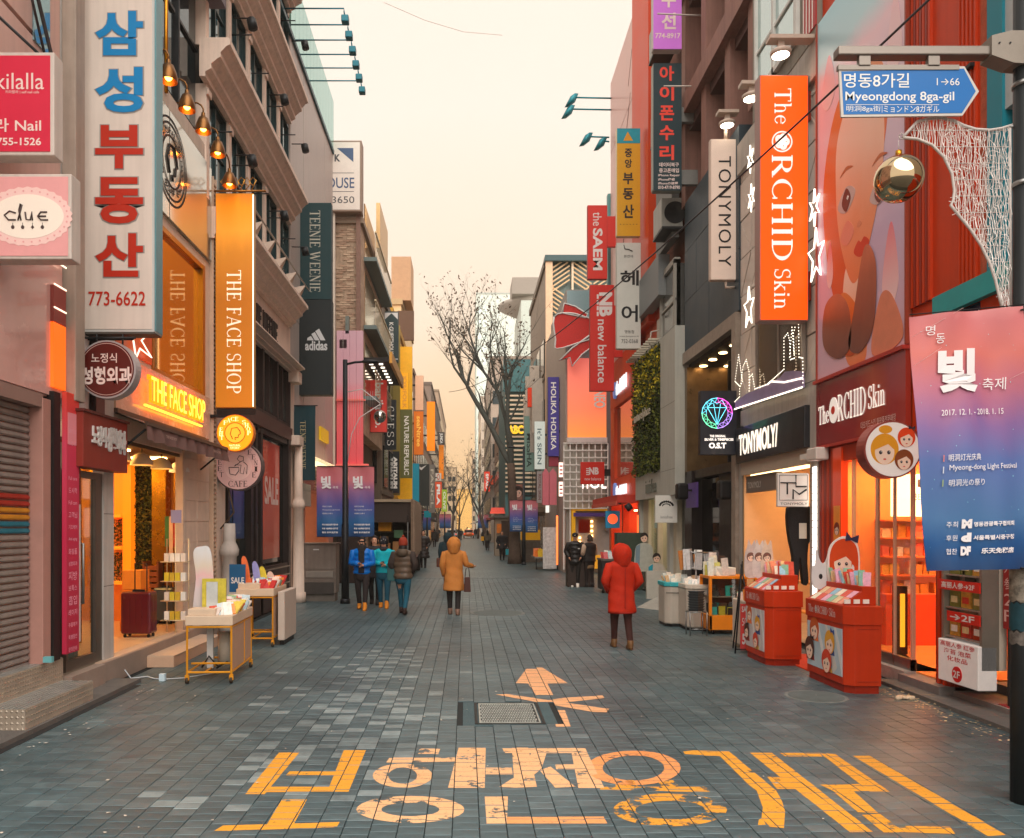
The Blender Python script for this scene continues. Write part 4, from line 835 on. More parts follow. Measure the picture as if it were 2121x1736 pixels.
for (z0, z1) in ((7.6, 9.55), (10.2, 12.1), (12.75, 14.9)):
    for k in range(5):
        y = 13.7+1.33*k
        if z0 < 9 and k == 0: y = 13.72
        K.box('pilaster', pr_, (y, z0, y+.17, z1), -.3, .05, bevel=.008); K.box('capital', pr_, (y-.02, z1-.2, y+.19, z1-.08), .05, .09, bevel=.01)
        if k < 4 or True:
            w = K.box('window', mirror((96, 118, 122), .05, w=.04), (y+.2, z0+.02, min(y+1.31, 20.35), z1-.02), -.1, -.06)
            K.boxes('window_frame', M((34, 56, 58), .4, .4, v=.1), [(y+.18, z0, y+.24, z1, -.1, .0), (y+.72, z0, y+.76, z1, -.06, -.02), (y+1.27, z0, y+1.32, z1, -.1, .0), (y+.2, z0+1.1, y+1.3, z0+1.14, -.06, -.03), (y+.2, z1-.06, y+1.32, z1, -.1, -.0)])
            K.box('sky_reflection', M((206, 226, 226), .25, .3, v=.1), (y+.3, z0+.25, y+.3+.12+.1*(k % 3), z1-.5-.2*(k % 2)), -.058, -.05)  # pale strip paints the sky's reflection onto each pane
    for y in (14.3+.0, 15.63, 16.96, 18.29, 19.62):
        K.tubes('spot_arm', DARKM, [([(y, z1-.55, -.1), (y, z1-.55, .32)], .014)], n=5)
    K.o
for z in (9.0, 11.6, 14.2):
    for y in (15.2, 17.9, 20.2):
        o = K.tubes('spotlight', DARKM, [([(y, z, .1), (y, z, .45)], .014), ([(y, z-.02, .42), (y, z-.2, .46)], .09)], n=8)
for k in range(6):
    y = 14.6+k*1.05; mb = MB(); a = y-K.a0
    mb.add([(a, -.28, 7.6), (a+.32, -.28, 7.6), (a+.16, -.5, 7.98), (a+.16, -.1, 7.9)], [(0, 1, 2), (1, 3, 2), (0, 2, 3), (0, 3, 1)]); mb.build('reflector', M((196, 176, 160), .5), K.o)
K.tubes('lamp_rail', M((176, 164, 150), .4, .5), [([(14.2, 7.95, .5), (20.4, 7.95, .5)], .018)])
K.text('TEENIE WEENIE', (16.2, 6.2, 18.9, 6.72), M((50, 38, 34), .6, v=0), .03, serif=True, thick=.03)
for k in range(4):
    y = 14.95+1.35*k
    K.box('window', mirror((120, 128, 124), .05, w=.02), (y+.06, 4.5, y+1.29, 5.9), -.1, -.07)
    K.boxes('window_frame', M((52, 36, 32), .5, v=.1), [(y, 4.45, y+.07, 5.95, -.12, .04), (y+.64, 4.45, y+.69, 5.95, -.1, 0), (y+1.28, 4.45, y+1.35, 5.95, -.12, .04), (y, 5.88, y+1.35, 5.95, -.12, .03), (y, 4.45, y+1.35, 4.52, -.12, .03)])
K.box('shop_band', M((88, 58, 50), .5, v=.1), (14.9, 4.1, 20.3, 4.42), 0, .1, bevel=.006)
K.boxes('window_frame', M((42, 32, 30), .45, v=.1), [(14.95, .0, 15.05, 4.1, -.1, .06), (16.55, 0, 16.72, 4.1, -.1, .06), (16.95, 0, 17.1, 4.1, -.1, .05), (17.35, 0, 17.5, 4.1, -.1, .06), (19.95, 0, 20.2, 4.1, -.1, .08), (14.95, 3.98, 20.2, 4.1, -.1, .05)])
K.box('window', mirror((70, 84, 86), .05, w=.02), (15.05, 1.1, 16.55, 3.98), -.1, -.06); K.box('window', mirror((60, 66, 66), .05, w=.02), (17.5, 1.1, 19.95, 3.98), -.1, -.06)
K.box('dark_door', M((30, 26, 26), .3, v=.1), (16.72, .0, 17.35, 3.98), -.1, -.03)
K.boxes('door_handle', STEEL, [(17.2, 1.0, 17.24, 2.0, -.03, .02)])
K.box('window_poster', grad([(0, (196, 92, 66)), (.3, (214, 84, 56)), (1, (222, 66, 34))], noise=.1, coat=.6), (17.95, 1.2, 19.5, 3.9), -.055, -.045)
K.text('SALE', (18.05, 2.45, 19.35, 3.1), M((232, 200, 190), .5, v=0), -.04, bold=.03)
K.box('banner_reflection', grad([(0, (20, 62, 110)), (.5, (60, 66, 140)), (1, (120, 90, 130))], coat=.6), (15.65, 1.7, 16.4, 3.7), -.055, -.045)  # festival banner's reflection painted as a gradient on the glass
K.box('plinth_panel', M((60, 42, 38), .5, v=.12), (14.9, .02, 20.2, 1.05), -.02, .06)
for k in range(3): K.box('plinth_rail', M((158, 142, 128), .4, .5), (14.95, .55+.2*k, 20.1, .58+.2*k), .06, .085)
for y, h in ((14.3, 1.6), (20.3, 2.6)):
    mb = MB(); mb.rings([((y+.25-K.a0, -.2, q), (w, 0, 0), (0, w, 0)) for q, w in ((0, .19), (.25, .19), (.26, .15), (h-.2, .13), (h-.18, .16), (h-.08, .17), (h, .14), (h+.06, .11), (h+.1, .11), (4.1 if y > 15 else h+.4, .1))], 16); mb.build('column', CREAM if y > 15 else GREYW, K.o)
K.boxes('corner_capital', CREAM, [(20.2, 4.0, 20.75, 4.25, 0, .3), (20.25, 5.6, 20.7, 5.9, 0, .26)], bevel=.02)
K.tubes('wall_bracket', M((96, 78, 60), .4, .6), [([(14.5, 2.9, .02), (14.5, 2.6, .2), (14.5, 2.2, .3), (14.5, 1.9, .05)], .014)])
N8 = T('L', XL, 'panel_building', 'grey panelled building with a turquoise glass parapet and lamp arms', 'building', (20.9, 0))
N8.boxes('wall', M((176, 164, 156), .5, v=.08, s=1, st=.1), [(20.45, 3.9, 27.1, 14.5, -3, -.02)])
for k in range(4):
    for z0, z1 in ((4.0, 7.4), (7.42, 10.9), (10.92, 14.5)):
        N8.box('panel', M((184, 172, 164), .42, v=.06, s=1, st=.12), (20.5+1.66*k, z0, 22.14+1.66*k, z1), -.018, .0+.004*((k+int(z0)) % 2), bevel=.003)
N8.box('edge_line', M((30, 80, 90), .4), (18.5, 14.5, 27.15, 14.62), -.4, .06)
TEAL = mirror((130, 196, 190), .15, w=.02)
for k in range(13): N8.box('glass_fin', TEAL, (20.45+.51*k, 14.62, 20.94+.51*k, 16.3), -.03, .03)
N8.box('corner_edge', M((226, 214, 198), .5, v=.05), (27.1, 3.4, 27.25, 14.5), -1, .06)
for k in range(6):
    y = 19.7+.64*k
    o = T('L', XL, 'lamp_arm', ['nearest', 'second', 'third', 'fourth', 'fifth', 'farthest'][k] + ' teal lamp arm reaching over the street from the turquoise parapet', 'lamp', (y, 14.7), 'lamp arms on the parapet')
    MT = M((24, 100, 114), .4, .3, v=.1)
    o.tubes('arm', MT, [([(y, 14.7, 0), (y, 14.7, 1.5), (y, 14.62, 1.5), (y, 14.5, 1.52)], .018)]); o.boxes('lamp_head', MT, [(y-.1, 14.33, y+.1, 14.5, 1.44, 1.62)], bevel=.02)
N8.boxes('glass_box', clear(), [(21.3, 2.9, 26.9, 3.8, 0, .5)])
N8.boxes('soffit_light', E_((255, 220, 170), 3), [(22, 3.7, 26, 3.74, .1, .4)])
for k in range(22): N8.box('louvre', M((206, 170, 120), .4, .3), (24.2, 4.0+k*.09 - 2.2, 26.9, 4.04+k*.09-2.2), .04, .1)
N8.boxes('entry_wall', M((196, 140, 124), .6, v=.1), [(20.9, 0, 21.9, 2.9, -3, -.3), (21.9, 0, 22.4, 3, -3, 0), (26.2, 0, 27.1, 3.9, -3, 0), (22.4, 0, 26.2, 3.9, -3, -1.2)])
N8.box('white_block', M((196, 188, 180), .5), (20.9, 2.5, 22.4, 3.1), 0, .16)
N8.box('lit_shop', E_((255, 190, 130), .8), (22.5, .4, 26.1, 2.8), -1.19, -1.15)
N8.box('yellow_letter_sign', M((214, 170, 30), .5, e=.3), (24.4, 4.6, 25.8, 5.0), .02, .08)
def banner(name, label, u0, v0, u1, v1, Y, mat, th=.04, cat='sign', wave=.012, group=None, bev=0):
    s = T('F', Y, name, label, cat, (wx(u0, Y), wz(v1, Y)), group); r = s.rect(u0, v0, u1, v1); s.r = r
    w, h = r[2]-r[0], r[3]-r[1]
    if wave:
        mb = MB(); nx, nz = 6, 12; g = random.Random(int(u0)); ph = g.random()*6
        P = [(w*i/nx, -wave*math.sin(i*1.3+ph+j*.35)-wave*.6*math.sin(j*.9), h*j/nz) for j in range(nz+1) for i in range(nx+1)]
        Pb = [(x, y+th, z) for x, y, z in P]; m = len(P); fs = []
        for j in range(nz):
            for i in range(nx):
                q = j*(nx+1)+i; fs += [(q, q+1, q+nx+2, q+nx+1), (m+q+nx+1, m+q+nx+2, m+q+1, m+q)]
        mb.add(P+Pb, fs, True);
        mb.add([P[0], Pb[0], Pb[nx*1+0+(nx+1)*nz-nx], P[(nx+1)*nz]], [(0, 1, 2, 3)]); mb.add([P[nx], P[(nx+1)*nz+nx], Pb[(nx+1)*nz+nx], Pb[nx]], [(0, 1, 2, 3)])
        mb.build('banner_cloth', mat, s.o)
    else: s.box('sign_face', mat, r, -th, 0, bev)
    return s
DG = M((30, 62, 66), .6, v=.06); ADK = M((32, 40, 42), .55, v=.06)
s = banner('banner_sign', 'dark teal banner with a vertical serif clothing name above the black sport banner', 620, 420, 686, 620, 21.7, DG, .25, wave=0, bev=.006)
s.text('TEENIE WEENIE', s.rect(641, 436, 664, 605), M((200, 196, 180), .5, v=0), .004, serif=True, rot=-90)
s.boxes('banner_arm', DARKM, [(s.r[0]-.05, s.r[3]-.3, s.r[0], s.r[3]-.2, -.2, -.1), (s.r[0]-.05, s.r[1]+.2, s.r[0], s.r[1]+.3, -.2, -.1)])
s = banner('banner_sign', 'black banner with a white three striped sport logo below the dark teal banner', 609, 621, 687, 818, 21.6, ADK, .3, wave=0, bev=.006)
s.text('adidas', s.rect(632, 706, 678, 726), M((206, 208, 208), .5, v=0), .004, bold=.03)
for pts in ([(636, 705), (650, 705), (644, 696), (637, 700)], [(652, 705), (662, 705), (652, 688), (645, 692)], [(664, 705), (674, 705), (661, 681), (653, 686)]):
    s.poly('logo_stripe', M((206, 208, 208), .5, v=0), [(s.A(u), s.Z(u, v)) for u, v in pts], 0, .004)
s = banner('banner_sign', 'small dark teal cloth banner with gold serif letters under the black sport banner', 606, 841, 653, 995, 20.85, M((24, 58, 66), .7, v=.06), .01)
s.text('TEENIE WEENIE', s.rect(622, 872, 634, 972), M((190, 176, 136), .5, v=0), .03, serif=True, rot=-90)
s.tubes('banner_rod', DARKM, [([(s.r[0]-.1, s.r[3]+.01, 0), (s.r[2]+.06, s.r[3]+.01, 0)], .014)])
X9 = -3.6
BRK = M((186, 160, 136), .85, v=.3, s=2.4, b=.5, bs=22, st=.3)
G9 = empty('guesthouse_building', 'old pale brick building with a pink sheet clad lower wall and side balconies', 'building', (-4.4, 27.3, 0))
def at(o, name, mat, x0, x1, y0, y1, z0, z1, bevel=0, parent=None):
    mb = MB(); l = o.location; mb.box(x0-l[0], x1-l[0], y0-l[1], y1-l[1], z0-l[2], z1-l[2]); return mb.build(name, mat, parent or o, bevel=bevel)
at(G9, 'wall', BRK, -7, X9, 27.4, 34.3, 5.2, 12.3); at(G9, 'wall', M((96, 80, 70), .7), -7, X9-.4, 27.5, 34.3, 0, 5.2)
bk = None; g = random.Random(8)
z = 8.6; row = 0; bms = []
for t in (0, 1, 2):
    m_ = bpy.data.meshes.new('brick'); q = MB(); q.box(-.115, .115, -.012, .02, -.032, .032); m_.from_pydata(q.v, [], q.f); m_.materials.append(M([(190, 160, 136), (172, 142, 120), (204, 178, 152)][t], .85, v=.2, s=6)); bms.append(m_)
cnt = 0
while z < 12.2:
    x = -4.45+(row % 2)*.125
    while x < X9-.22 and cnt < 290:
        if g.random() < .62: link('brick', g.choice(bms), G9, (x+.12+4.4, 27.39-27.3+g.uniform(-.004, .004), z)); cnt += 1
        x += .25
    z += .078; row += 1
at(G9, 'corner_pipe', M((138, 106, 92), .6), -3.74, -3.6, 27.25, 27.4, 5.2, 12.6); at(G9, 'wall_box', M((170, 166, 156), .5), -4.3, -4.05, 27.2, 27.4, 8.0, 8.3); at(G9, 'wall_box', M((120, 128, 122), .5), -4.1, -3.98, 27.2, 27.4, 8.5, 9.1)
mb = MB(); mb.tube([(.2, .05, 8.6), (.5, .05, 8.62), (.8, .05, 8.6)], .015, 5); mb.build('conduit', DARKM, G9)
at(G9, 'roof_slab', M((150, 130, 112), .7, v=.1), -7, X9+.1, 27.3, 34.3, 12.3, 12.5)
PNK = M((222, 168, 178), .4, v=.05, e=.0, coat=.3); PNK2 = grad([(0, (236, 90, 100)), (.45, (238, 106, 112)), (.62, (214, 158, 170)), (1, (206, 164, 176))], e=.08)
for k in range(4): at(G9, 'pink_sheet', PNK2, -4.4+.225*k+.004, -4.4+.225*(k+1)-.004, 27.2, 27.38, 4.0, 8.6, .004)
at(G9, 'pink_trim', M((240, 120, 110), .4), -4.4, -3.4, 27.1, 27.2, 6.2, 6.26); at(G9, 'lower_glass', mirror((196, 130, 136), .2), -4.4, X9+.1, 27.25, 27.3, 2.9, 4.0); at(G9, 'pink_trim', M((240, 110, 100), .4, e=.3), -4.4, -3.3, 27.05, 27.2, 4.0, 4.06)
at(G9, 'dark_entry', M((44, 34, 32), .6), -4.4, X9, 27.3, 27.45, 0, 2.9)
for z in (6.4, 8.9, 11.3):
    at(G9, 'balcony_slab', M((112, 128, 126), .6, v=.1), X9, X9+.45, 28.2, 34.2, z, z+.14)
    for k in range(16): at(G9, 'railing_bar', M((190, 176, 150), .4, .4), X9+.4, X9+.42, 28.3+k*.38, 28.33+k*.38, z+.14, z+1.0)
    at(G9, 'railing_top', M((214, 196, 160), .4, .4), X9+.38, X9+.44, 28.2, 34.2, z+1.0, z+1.05)
    at(G9, 'balcony_window', mirror((206, 176, 140), .1), X9-.02, X9+.02, 28.4, 33.8, z+.2, z+2.1)
at(G9, 'canopy', M((34, 30, 30), .6), X9, X9+.9, 28.2, 33, 7.75, 7.9)
for k in range(7): at(G9, 'canopy_light', E_((255, 240, 220), 2), X9+.5, X9+.64, 28.5+.62*k, 28.6+.62*k, 7.71, 7.75); at(G9, 'canopy_light', E_((255, 240, 220), 2), X9+.15, X9+.29, 28.5+.62*k, 28.6+.62*k, 7.71, 7.75)
at(G9, 'gold_strut', M((206, 150, 70), .4, .6), X9+.9, X9+1.0, 28.2, 33.4, 7.7, 8.1)
s = boxsign('projecting_sign', 'white framed rooftop sign with blue triangle and partly hidden guest house lettering', 640, 291, 749, 438, 27.0, .5, M((226, 214, 202), .5, v=.05, e=.08), M((150, 128, 112), .6, v=.1), rim=.06)
NV = M((70, 90, 124), .5, v=0); DGY = M((70, 72, 76), .5, v=0)
s.poly('blue_triangle', NV, [(s.A(u), s.Z(u, v)) for u, v in ((698, 307), (732, 307), (732, 336))], .006, .01)
s.text('K', s.rect(693, 320, 705, 335), DGY, .01, bold=.04); s.text('HOUSE', s.rect(660, 368, 734, 390), NV, .01, bold=.01); s.text('02-779-3650', s.rect(610, 407, 734, 421), DGY, .01)
s.boxes('rule', DGY, [(s.A(660), s.Z(0, 359), s.A(733), s.Z(0, 358), .006, .01), (s.A(660), s.Z(0, 397.5), s.A(733), s.Z(0, 396.5), .006, .01)])
s.boxes('sign_stand', M((96, 84, 76), .6), [(s.r[0]+.3, s.r[1]-.7, s.r[0]+.36, s.r[1], -.4, -.34), (s.r[2]-.2, s.r[1]-.7, s.r[2]-.14, s.r[1], -.4, -.34)])
at(G9, 'gold_screen', M((196, 160, 110), .4, .5), X9+.2, X9+.35, 30.3, 33.3, 12.5, 14.2)
cb = empty('utility_cabinet', 'grey brown steel utility cabinet on a plinth behind the lamp post', 'cabinet', (-4.22, 20.7, 0))
CBM = M((142, 128, 118), .38, .5, v=.15, s=3, st=.15)
at(cb, 'plinth', M((116, 108, 100), .8, v=.2), -4.2, -3.4, 20.75, 21.2, 0, .2); at(cb, 'lower_panel', M((84, 78, 74), .4, .5, v=.2), -4.18, -3.42, 20.66, 20.74, .2, .5)
at(cb, 'cabinet_body', CBM, -4.22, -3.36, 20.72, 21.25, .22, 1.48, .012); at(cb, 'cabinet_top', CBM, -4.25, -3.33, 20.68, 21.28, 1.48, 1.52, .006); at(cb, 'drawer_panel', M((176, 166, 156), .3, .7), -4.14, -3.44, 20.69, 20.715, .62, .78, .004)
at(cb, 'door', CBM, -4.17, -3.41, 20.7, 20.72, .84, 1.43, .004); at(cb, 'label_plate', OFFW, -3.95, -3.8, 20.69, 20.7, 1.33, 1.36); at(cb, 'handle', STEEL, -4.13, -4.11, 20.68, 20.7, 1.0, 1.1)
tb = empty('ticket_box', 'small white wall box with a round dial beside the steel cabinet', 'box', (-4.5, 20.9, .95))
at(tb, 'box_body', M((206, 200, 192), .5), -4.5, -4.27, 20.8, 20.95, 1.0, 1.5, .01); mb = MB(); mb.disc((.11, .37), .06, -.12, -.09); mb.build('dial', DARKM, tb); mb = MB(); mb.disc((.11, .37), .035, -.13, -.12); mb.build('dial_centre', M((150, 150, 146), .4), tb)
FEST = grad([(0, (10, 56, 104)), (.22, (22, 92, 146)), (.45, (82, 84, 156)), (.62, (140, 100, 150)), (.8, (196, 108, 118)), (1, (186, 96, 100))], noise=.1, r=.55)
WF = M((226, 222, 222), .5, v=0, e=.05)
POLE = M((40, 42, 46), .45, .5, v=.15)
def fest_text(s, r, full=False):
    w, h = r[2]-r[0], r[3]-r[1]; q = lambda a, b, c, d: (r[0]+a*w, r[1]+b*h, r[0]+c*w, r[1]+d*h)
    s.text('빛', q(.18, .68, .58, .86), WF, .045, bold=.04); s.text('축제', q(.64, .68, .84, .72), WF, .045)
    for k, t in enumerate(('明洞灯光庆典', 'Myeong-dong Light Festival', '明洞光の祭り')): s.text(t, q(.24, .42-.05*k, (.6, .92, .64)[k], .44-.05*k), WF, .045)
    for k, t in enumerate(('주최 명동관광특구협의회', '후원 서울특별시중구청', '협찬 乐天免税店')): s.text(t, q(.22, .16-.055*k, .84, .185-.055*k), WF, .045, bold=.03)
def lamp_post(u, Y, lab, bans, top=6.15, head=1, ball=True, text=True, arm=1.1):
    x = wx(u, Y); t = empty('street_lamp', lab, 'street lamp', (x, Y, 0), 0, None)
    mb = MB(); mb.tube([(0, 0, 0), (0, 0, 2.0), (0, 0, 2.02), (0, 0, top)], [.1, .09, .07, .06], 12); mb.build('pole', POLE, t)
    mb = MB(); mb.rings([((0, 0, 0), (.13, 0, 0), (0, .13, 0)), ((0, 0, .12), (.12, 0, 0), (0, .12, 0))], 12); mb.build('pole_base', POLE, t)
    sg = head
    mb = MB(); mb.tube([(0, 0, top-.12), (sg*.25, 0, top-.06), (sg*.45, 0, top-.05)], .03, 8); mb.build('lamp_arm', POLE, t)
    mb = MB(); mb.rings([((sg*q, 0, top-.05), (0, w, 0), (0, 0, w*.45)) for q, w in ((.4, .03), (.46, .09), (.6, .12), (.75, .1), (.85, .04))], 12); mb.build('lamp_head', POLE, t)
    for k, (u0, v0, u1, v1) in enumerate(bans):
        s = banner('festival_banner', 'pink blue banner, %s side of the %s' % ('left' if u1 < u+3 else 'right', lab.split(',')[0]), u0, v0, u1, v1, Y, FEST, .008, 'banner', .02, 'light festival banners')
        s.tubes('banner_arm', POLE, [([(s.r[0], s.r[3], .0), (s.r[2], s.r[3], 0)], .012), ([(s.r[0], s.r[1], .0), (s.r[2], s.r[1], 0)], .008)])
        if text: fest_text(s, s.r)
    return t
lamp_post(715, 20.2, 'dark lamp post on the left, in front of the steel cabinet', [(656, 966, 709, 1112), (722, 966, 775, 1112)])
orn = empty('light_ornament', 'white wire bow ornament with a silver ball on the left lamp post', 'ornament', (wx(720, 20.2), 20.2, 0))
WIRE = M((206, 200, 196), .5)
mb = MB(); zz = lambda v: wz(v, 20.2); xx = lambda u: wx(u, 20.2)-orn.location[0]
mb.tube([(xx(720), 0, zz(812)), (xx(750), 0, zz(806)), (xx(787), 0, zz(835)), (xx(787), 0, zz(850))], .012, 5); mb.tube([(xx(720), 0, zz(955)), (xx(728), 0, zz(900)), (xx(745), 0, zz(865)), (xx(787), 0, zz(838))], .012, 5); mb.build('wire_frame', WIRE, orn)
mb = MB()
for k in range(12): mb.tube([(xx(722+k*5), 0, zz(810-0*k)), (xx(722+k*5), 0, zz(935-k*8.5))], .003, 3)
stuff(mb.build('wire_strings', WIRE, orn))
t = empty('ornament_ball', 'silver mirror ball hanging from the ornament on the left lamp post', 'ball', (wx(787, 20.2), 20.2, wz(863, 20.2))); mb = MB(); mb.ball((0, 0, 0), .16, 24, 16); mb.build('ball', M((170, 170, 164), .06, 1, v=0), t)
# RIGHT SIDE
XR = 5.5
ORED = M((194, 56, 6), .5, v=.12, s=2, st=.12); DRED = M((140, 34, 8), .45, v=.1, s=2); ORGW = M((206, 70, 26), .5, v=.1, s=2)
def TR(name, label, cat, y, z, **k): return T('R', XR, name, label, cat, (-y, z), **k)
a = TR('red_building', 'orange red building with ribbed wall and a dark stair entrance at the right edge', 'building', 9.8, 0)
a.boxes('wall', ORED, [(-9.85, 4.6, -8.55, 20, -3, 0), (-9.85, 3.1, -9.2, 4.6, -3, 0), (-7.2, 0, -3, 3.4, -3, 0), (-8.55, 3.9, -3, 4.6, -3, 0)])
a.boxes('wall', M((196, 190, 176), .6, v=.1, st=.2), [(-7.9, 4.6, -3, 20, -3, 0)])
for k in range(7): a.box('wall_rib', DRED if k % 2 else ORED, (-9.82+.06*k, 4.62, -9.78+.06*k, 20), 0, .04)
for k in range(5): a.box('wall_rib', ORED, (-8.9+.07*k, 4.62, -8.87+.07*k, 20), 0, .03)
a.box('brick_strip', M((176, 86, 58), .8, v=.3, s=9, b=.4), (-8.55, 4.6, -8.4, 20), -2, 0); a.box('teal_strip', M((24, 124, 140), .5, v=.08), (-8.4, 4.6, -8.16, 20), -2, .03); a.box('pale_strip', M((170, 176, 176), .5), (-8.16, 6.2, -7.9, 20), -2, .0)
a.boxes('wall_bolt', DARKM, [(-8.7, 6.9, -8.6, 6.94, 0, .08)])
a.boxes('sloping_beam', M((40, 150, 150), .5, v=.1), [(-9.3, 4.36, -7.6, 4.6, .0, .08)])
a.box('window_glass', mirror((60, 52, 84), .1), (-9.2, 3.9, -7.4, 4.36), -.05, -.02); a.text('사진스튜디오', (-9.1, 4.0, -7.9, 4.3), M((190, 180, 190), .5, v=0), -.015)
for k in range(5): a.box('column_rib', ORED if k % 2 else DRED, (-9.28+.055*k, .14, -9.23+.055*k, 3.1), .0, .05+.02*(k % 2), bevel=.004)
a.box('column_core', DRED, (-9.3, .1, -9.0, 3.1), -.4, 0)
a.boxes('entrance_step', M((120, 112, 108), .6, v=.2), [(-9.85, 0, -9.0, .14, -.3, .18), (-9.0, 0, -5, .1, -2, .02), (-9.0, .1, -5, .2, -2, -.4)])
a.boxes('stair_mat', M((150, 40, 44), .8, v=.3), [(-8.3, .1, -7.4, .108, -.3, -.02)])
a.boxes('door_recess', M((40, 30, 28), .6, v=.2), [(-9.0, .2, -7.3, 3.9, -2.1, -1.9), (-8.2, .1, -7.9, 3.9, -1.9, -.05)])
a.boxes('wood_door', M((66, 40, 28), .5, v=.2, s=8), [(-7.95, .2, -7.3, 3.4, -.3, -.1)])
gx = TR('notice_case', 'white and red ginseng notice case with shelves of boxes beside the red column', 'display case', 8.98, .45)
gx.boxes('case_back', M((190, 176, 160), .5), [(-8.98, .45, -8.28, 3.2, -.1, -.02)])
gx.boxes('case_post', M((140, 130, 118), .4, .5), [(-8.98, .45, -8.94, 3.2, -.02, .16), (-8.32, .45, -8.28, 3.2, -.02, .16), (-8.7, 1.25, -8.66, 3.2, -.02, .1)])
lb = gx.box('light_box', M((214, 206, 200), .5, e=.12), (-8.98, .24, -8.28, .7), 0, .2, bevel=.01)
RT = M((190, 30, 30), .5, v=0, e=.05)
for k, t in enumerate(('高丽人参 红参', '海苔 泡菜', '化妆品')): gx.text(t, (-8.93+.06*k, .63-.075*k, -8.33-.06*k, .685-.075*k), RT, .203, bold=.01)
gx.disc('red_disc', RT, (-8.63, .35), .085, .2, .206); gx.text('2F', (-8.69, .31, -8.57, .39), OFFW, .21, bold=.02)
g = random.Random(4)
for j, z in enumerate((.74, 1.06, 1.42, 1.8, 2.2, 2.6)):
    gx.box('shelf', M((150, 140, 128), .4, .4), (-8.96, z-.015, -8.3, z), -.02, .14)
    for k in range(3): gx.box('product_box', M(g.choice([(170, 60, 30), (196, 140, 50), (120, 116, 50), (190, 60, 40), (90, 110, 60)]), .4, v=.35, s=18), (-8.93+.2*k, z, -8.76+.2*k, z+g.uniform(.18, .25)), .0, .1, bevel=.005); gx.box('product_label', M(g.choice([(226, 206, 150), (206, 60, 40), (230, 226, 214)]), .4, v=.2, s=20), (-8.9+.2*k, z+.05, -8.79+.2*k, z+.12), .1, .103)
for z, t in ((1.27, '高丽人参→2F'), (.93, '→2F')):
    gx.box('direction_strip', M((200, 40, 26), .5), (-9.0 if z > 1.1 else -8.84, z-.02, -8.28, z+.09), .17, .185); gx.text(t, (-8.94 if z > 1.1 else -8.78, z, -8.36, z+.07), OFFW, .187, bold=.02)
vs_ = TR('vertical_sign', 'narrow dark red hanging strip with white Chinese characters at the stair entrance', 'sign', 8.2, .9)
vs_.box('strip', M((150, 30, 30), .5), (-8.22, .9, -8.06, 3.3), -.05, -.02)
for k, ch in enumerate('红参人参2F高丽红参人参2F'): vs_.text(ch, (-8.2, 3.12-.165*k, -8.08, 3.24-.165*k), M((214, 170, 160), .5, v=0), -.017)
o_ = TR('cosmetics_shop', 'orange red cosmetics shop with glass front, lit shelves and a portrait billboard above', 'building', 12.4, 0)
o_.boxes('wall', ORED, [(-12.4, 4.2, -9.87, 20, -3, -.03), (-12.4, 3.1, -9.87, 4.2, -3, -.02)])
o_.boxes('wall', DRED, [(-12.4, .1, -12.36, 3.12, -3, 0), (-12.36, .1, -11.9, 3.12, -.08, 0)])
for k in range(6): o_.box('wall_rib', ORED if k % 2 else DRED, (-12.36+.08*k, .16, -12.29+.08*k, 3.1), 0, .04, bevel=.004)
o_.box('red_panel', M((222, 66, 16), .35, v=.06, e=.12, coat=.4), (-11.88, .16, -11.62, 3.1), -.05, .05)
o_.box('header_beam', ORED, (-12.36, 2.9, -9.87, 3.12), -.2, .02)
o_.boxes('glass_post', M((220, 170, 140), .3, .2), [(-11.4, .16, -11.375, 2.9, -.05, 0), (-10.745, .16, -10.72, 2.9, -.05, 0), (-10.3, .16, -10.285, 2.9, -.04, 0), (-9.9, .16, -9.87, 2.9, -.05, 0)])
o_.boxes('bottom_rail', STEEL, [(-11.4, .16, -9.87, .3, -.06, 0)])
o_.box('glass_pane', clear(), (-11.38, .3, -10.75, 2.9), -.04, -.025); o_.box('glass_pane', clear(), (-10.72, .3, -9.87, 2.9), -.04, -.025)
o_.boxes('threshold', M((166, 156, 146), .7, v=.25, s=14), [(-11.6, 0, -9.86, .16, -.4, .1)]); o_.box('red_mat', M((214, 64, 20), .7), (-12.1, 0, -10.3, .02), .15, .9)
o_.box('interior_floor', M((226, 150, 80), .3, v=.1), (-12.3, .14, -9.3, .16), -3.2, -.05); o_.box('interior_ceiling', M((220, 150, 90), .6), (-12.3, 2.95, -9.3, 3.0), -3.2, -.05)
o_.boxes('ceiling_light', E_((255, 196, 120), 30), [(-12.0, 2.9, -11.4, 2.93, -.9, -.5), (-12.0, 2.9, -11.4, 2.93, -1.9, -1.5), (-11.0, 2.9, -10.5, 2.93, -1.2, -.7), (-11.0, 2.9, -10.5, 2.93, -2.4, -2.0)])
w = T('F', 12.34, 'shop_shelves', 'lit orange wall shelves full of small cosmetics boxes inside the red shop', 'shelf', (5.56, .16))
w.box('back_panel', M((240, 150, 90), .5, e=.1), (5.56, .16, 8.6, 2.95), -.05, 0); w.box('white_lightbox', E_((255, 226, 184), 2.2), (6.55, 2.1, 8.4, 2.75), 0, .03)
w.text('BEAUTY', (6.9, 2.35, 7.25, 2.45), M((60, 50, 46), .5, v=0), .035); w.boxes('picture', M((70, 66, 64), .5), [(6.95, 2.55, 7.05, 2.67, .03, .04), (7.12, 2.53, 7.22, 2.65, .03, .04)])
w.box('counter_front', M((222, 84, 26), .4), (6.3, .16, 8.6, .92), 0, .35)
PC = [(236, 170, 80), (246, 220, 190), (226, 110, 40), (250, 196, 90), (240, 240, 230), (214, 150, 60), (236, 130, 110)]
g = random.Random(6); SH = []
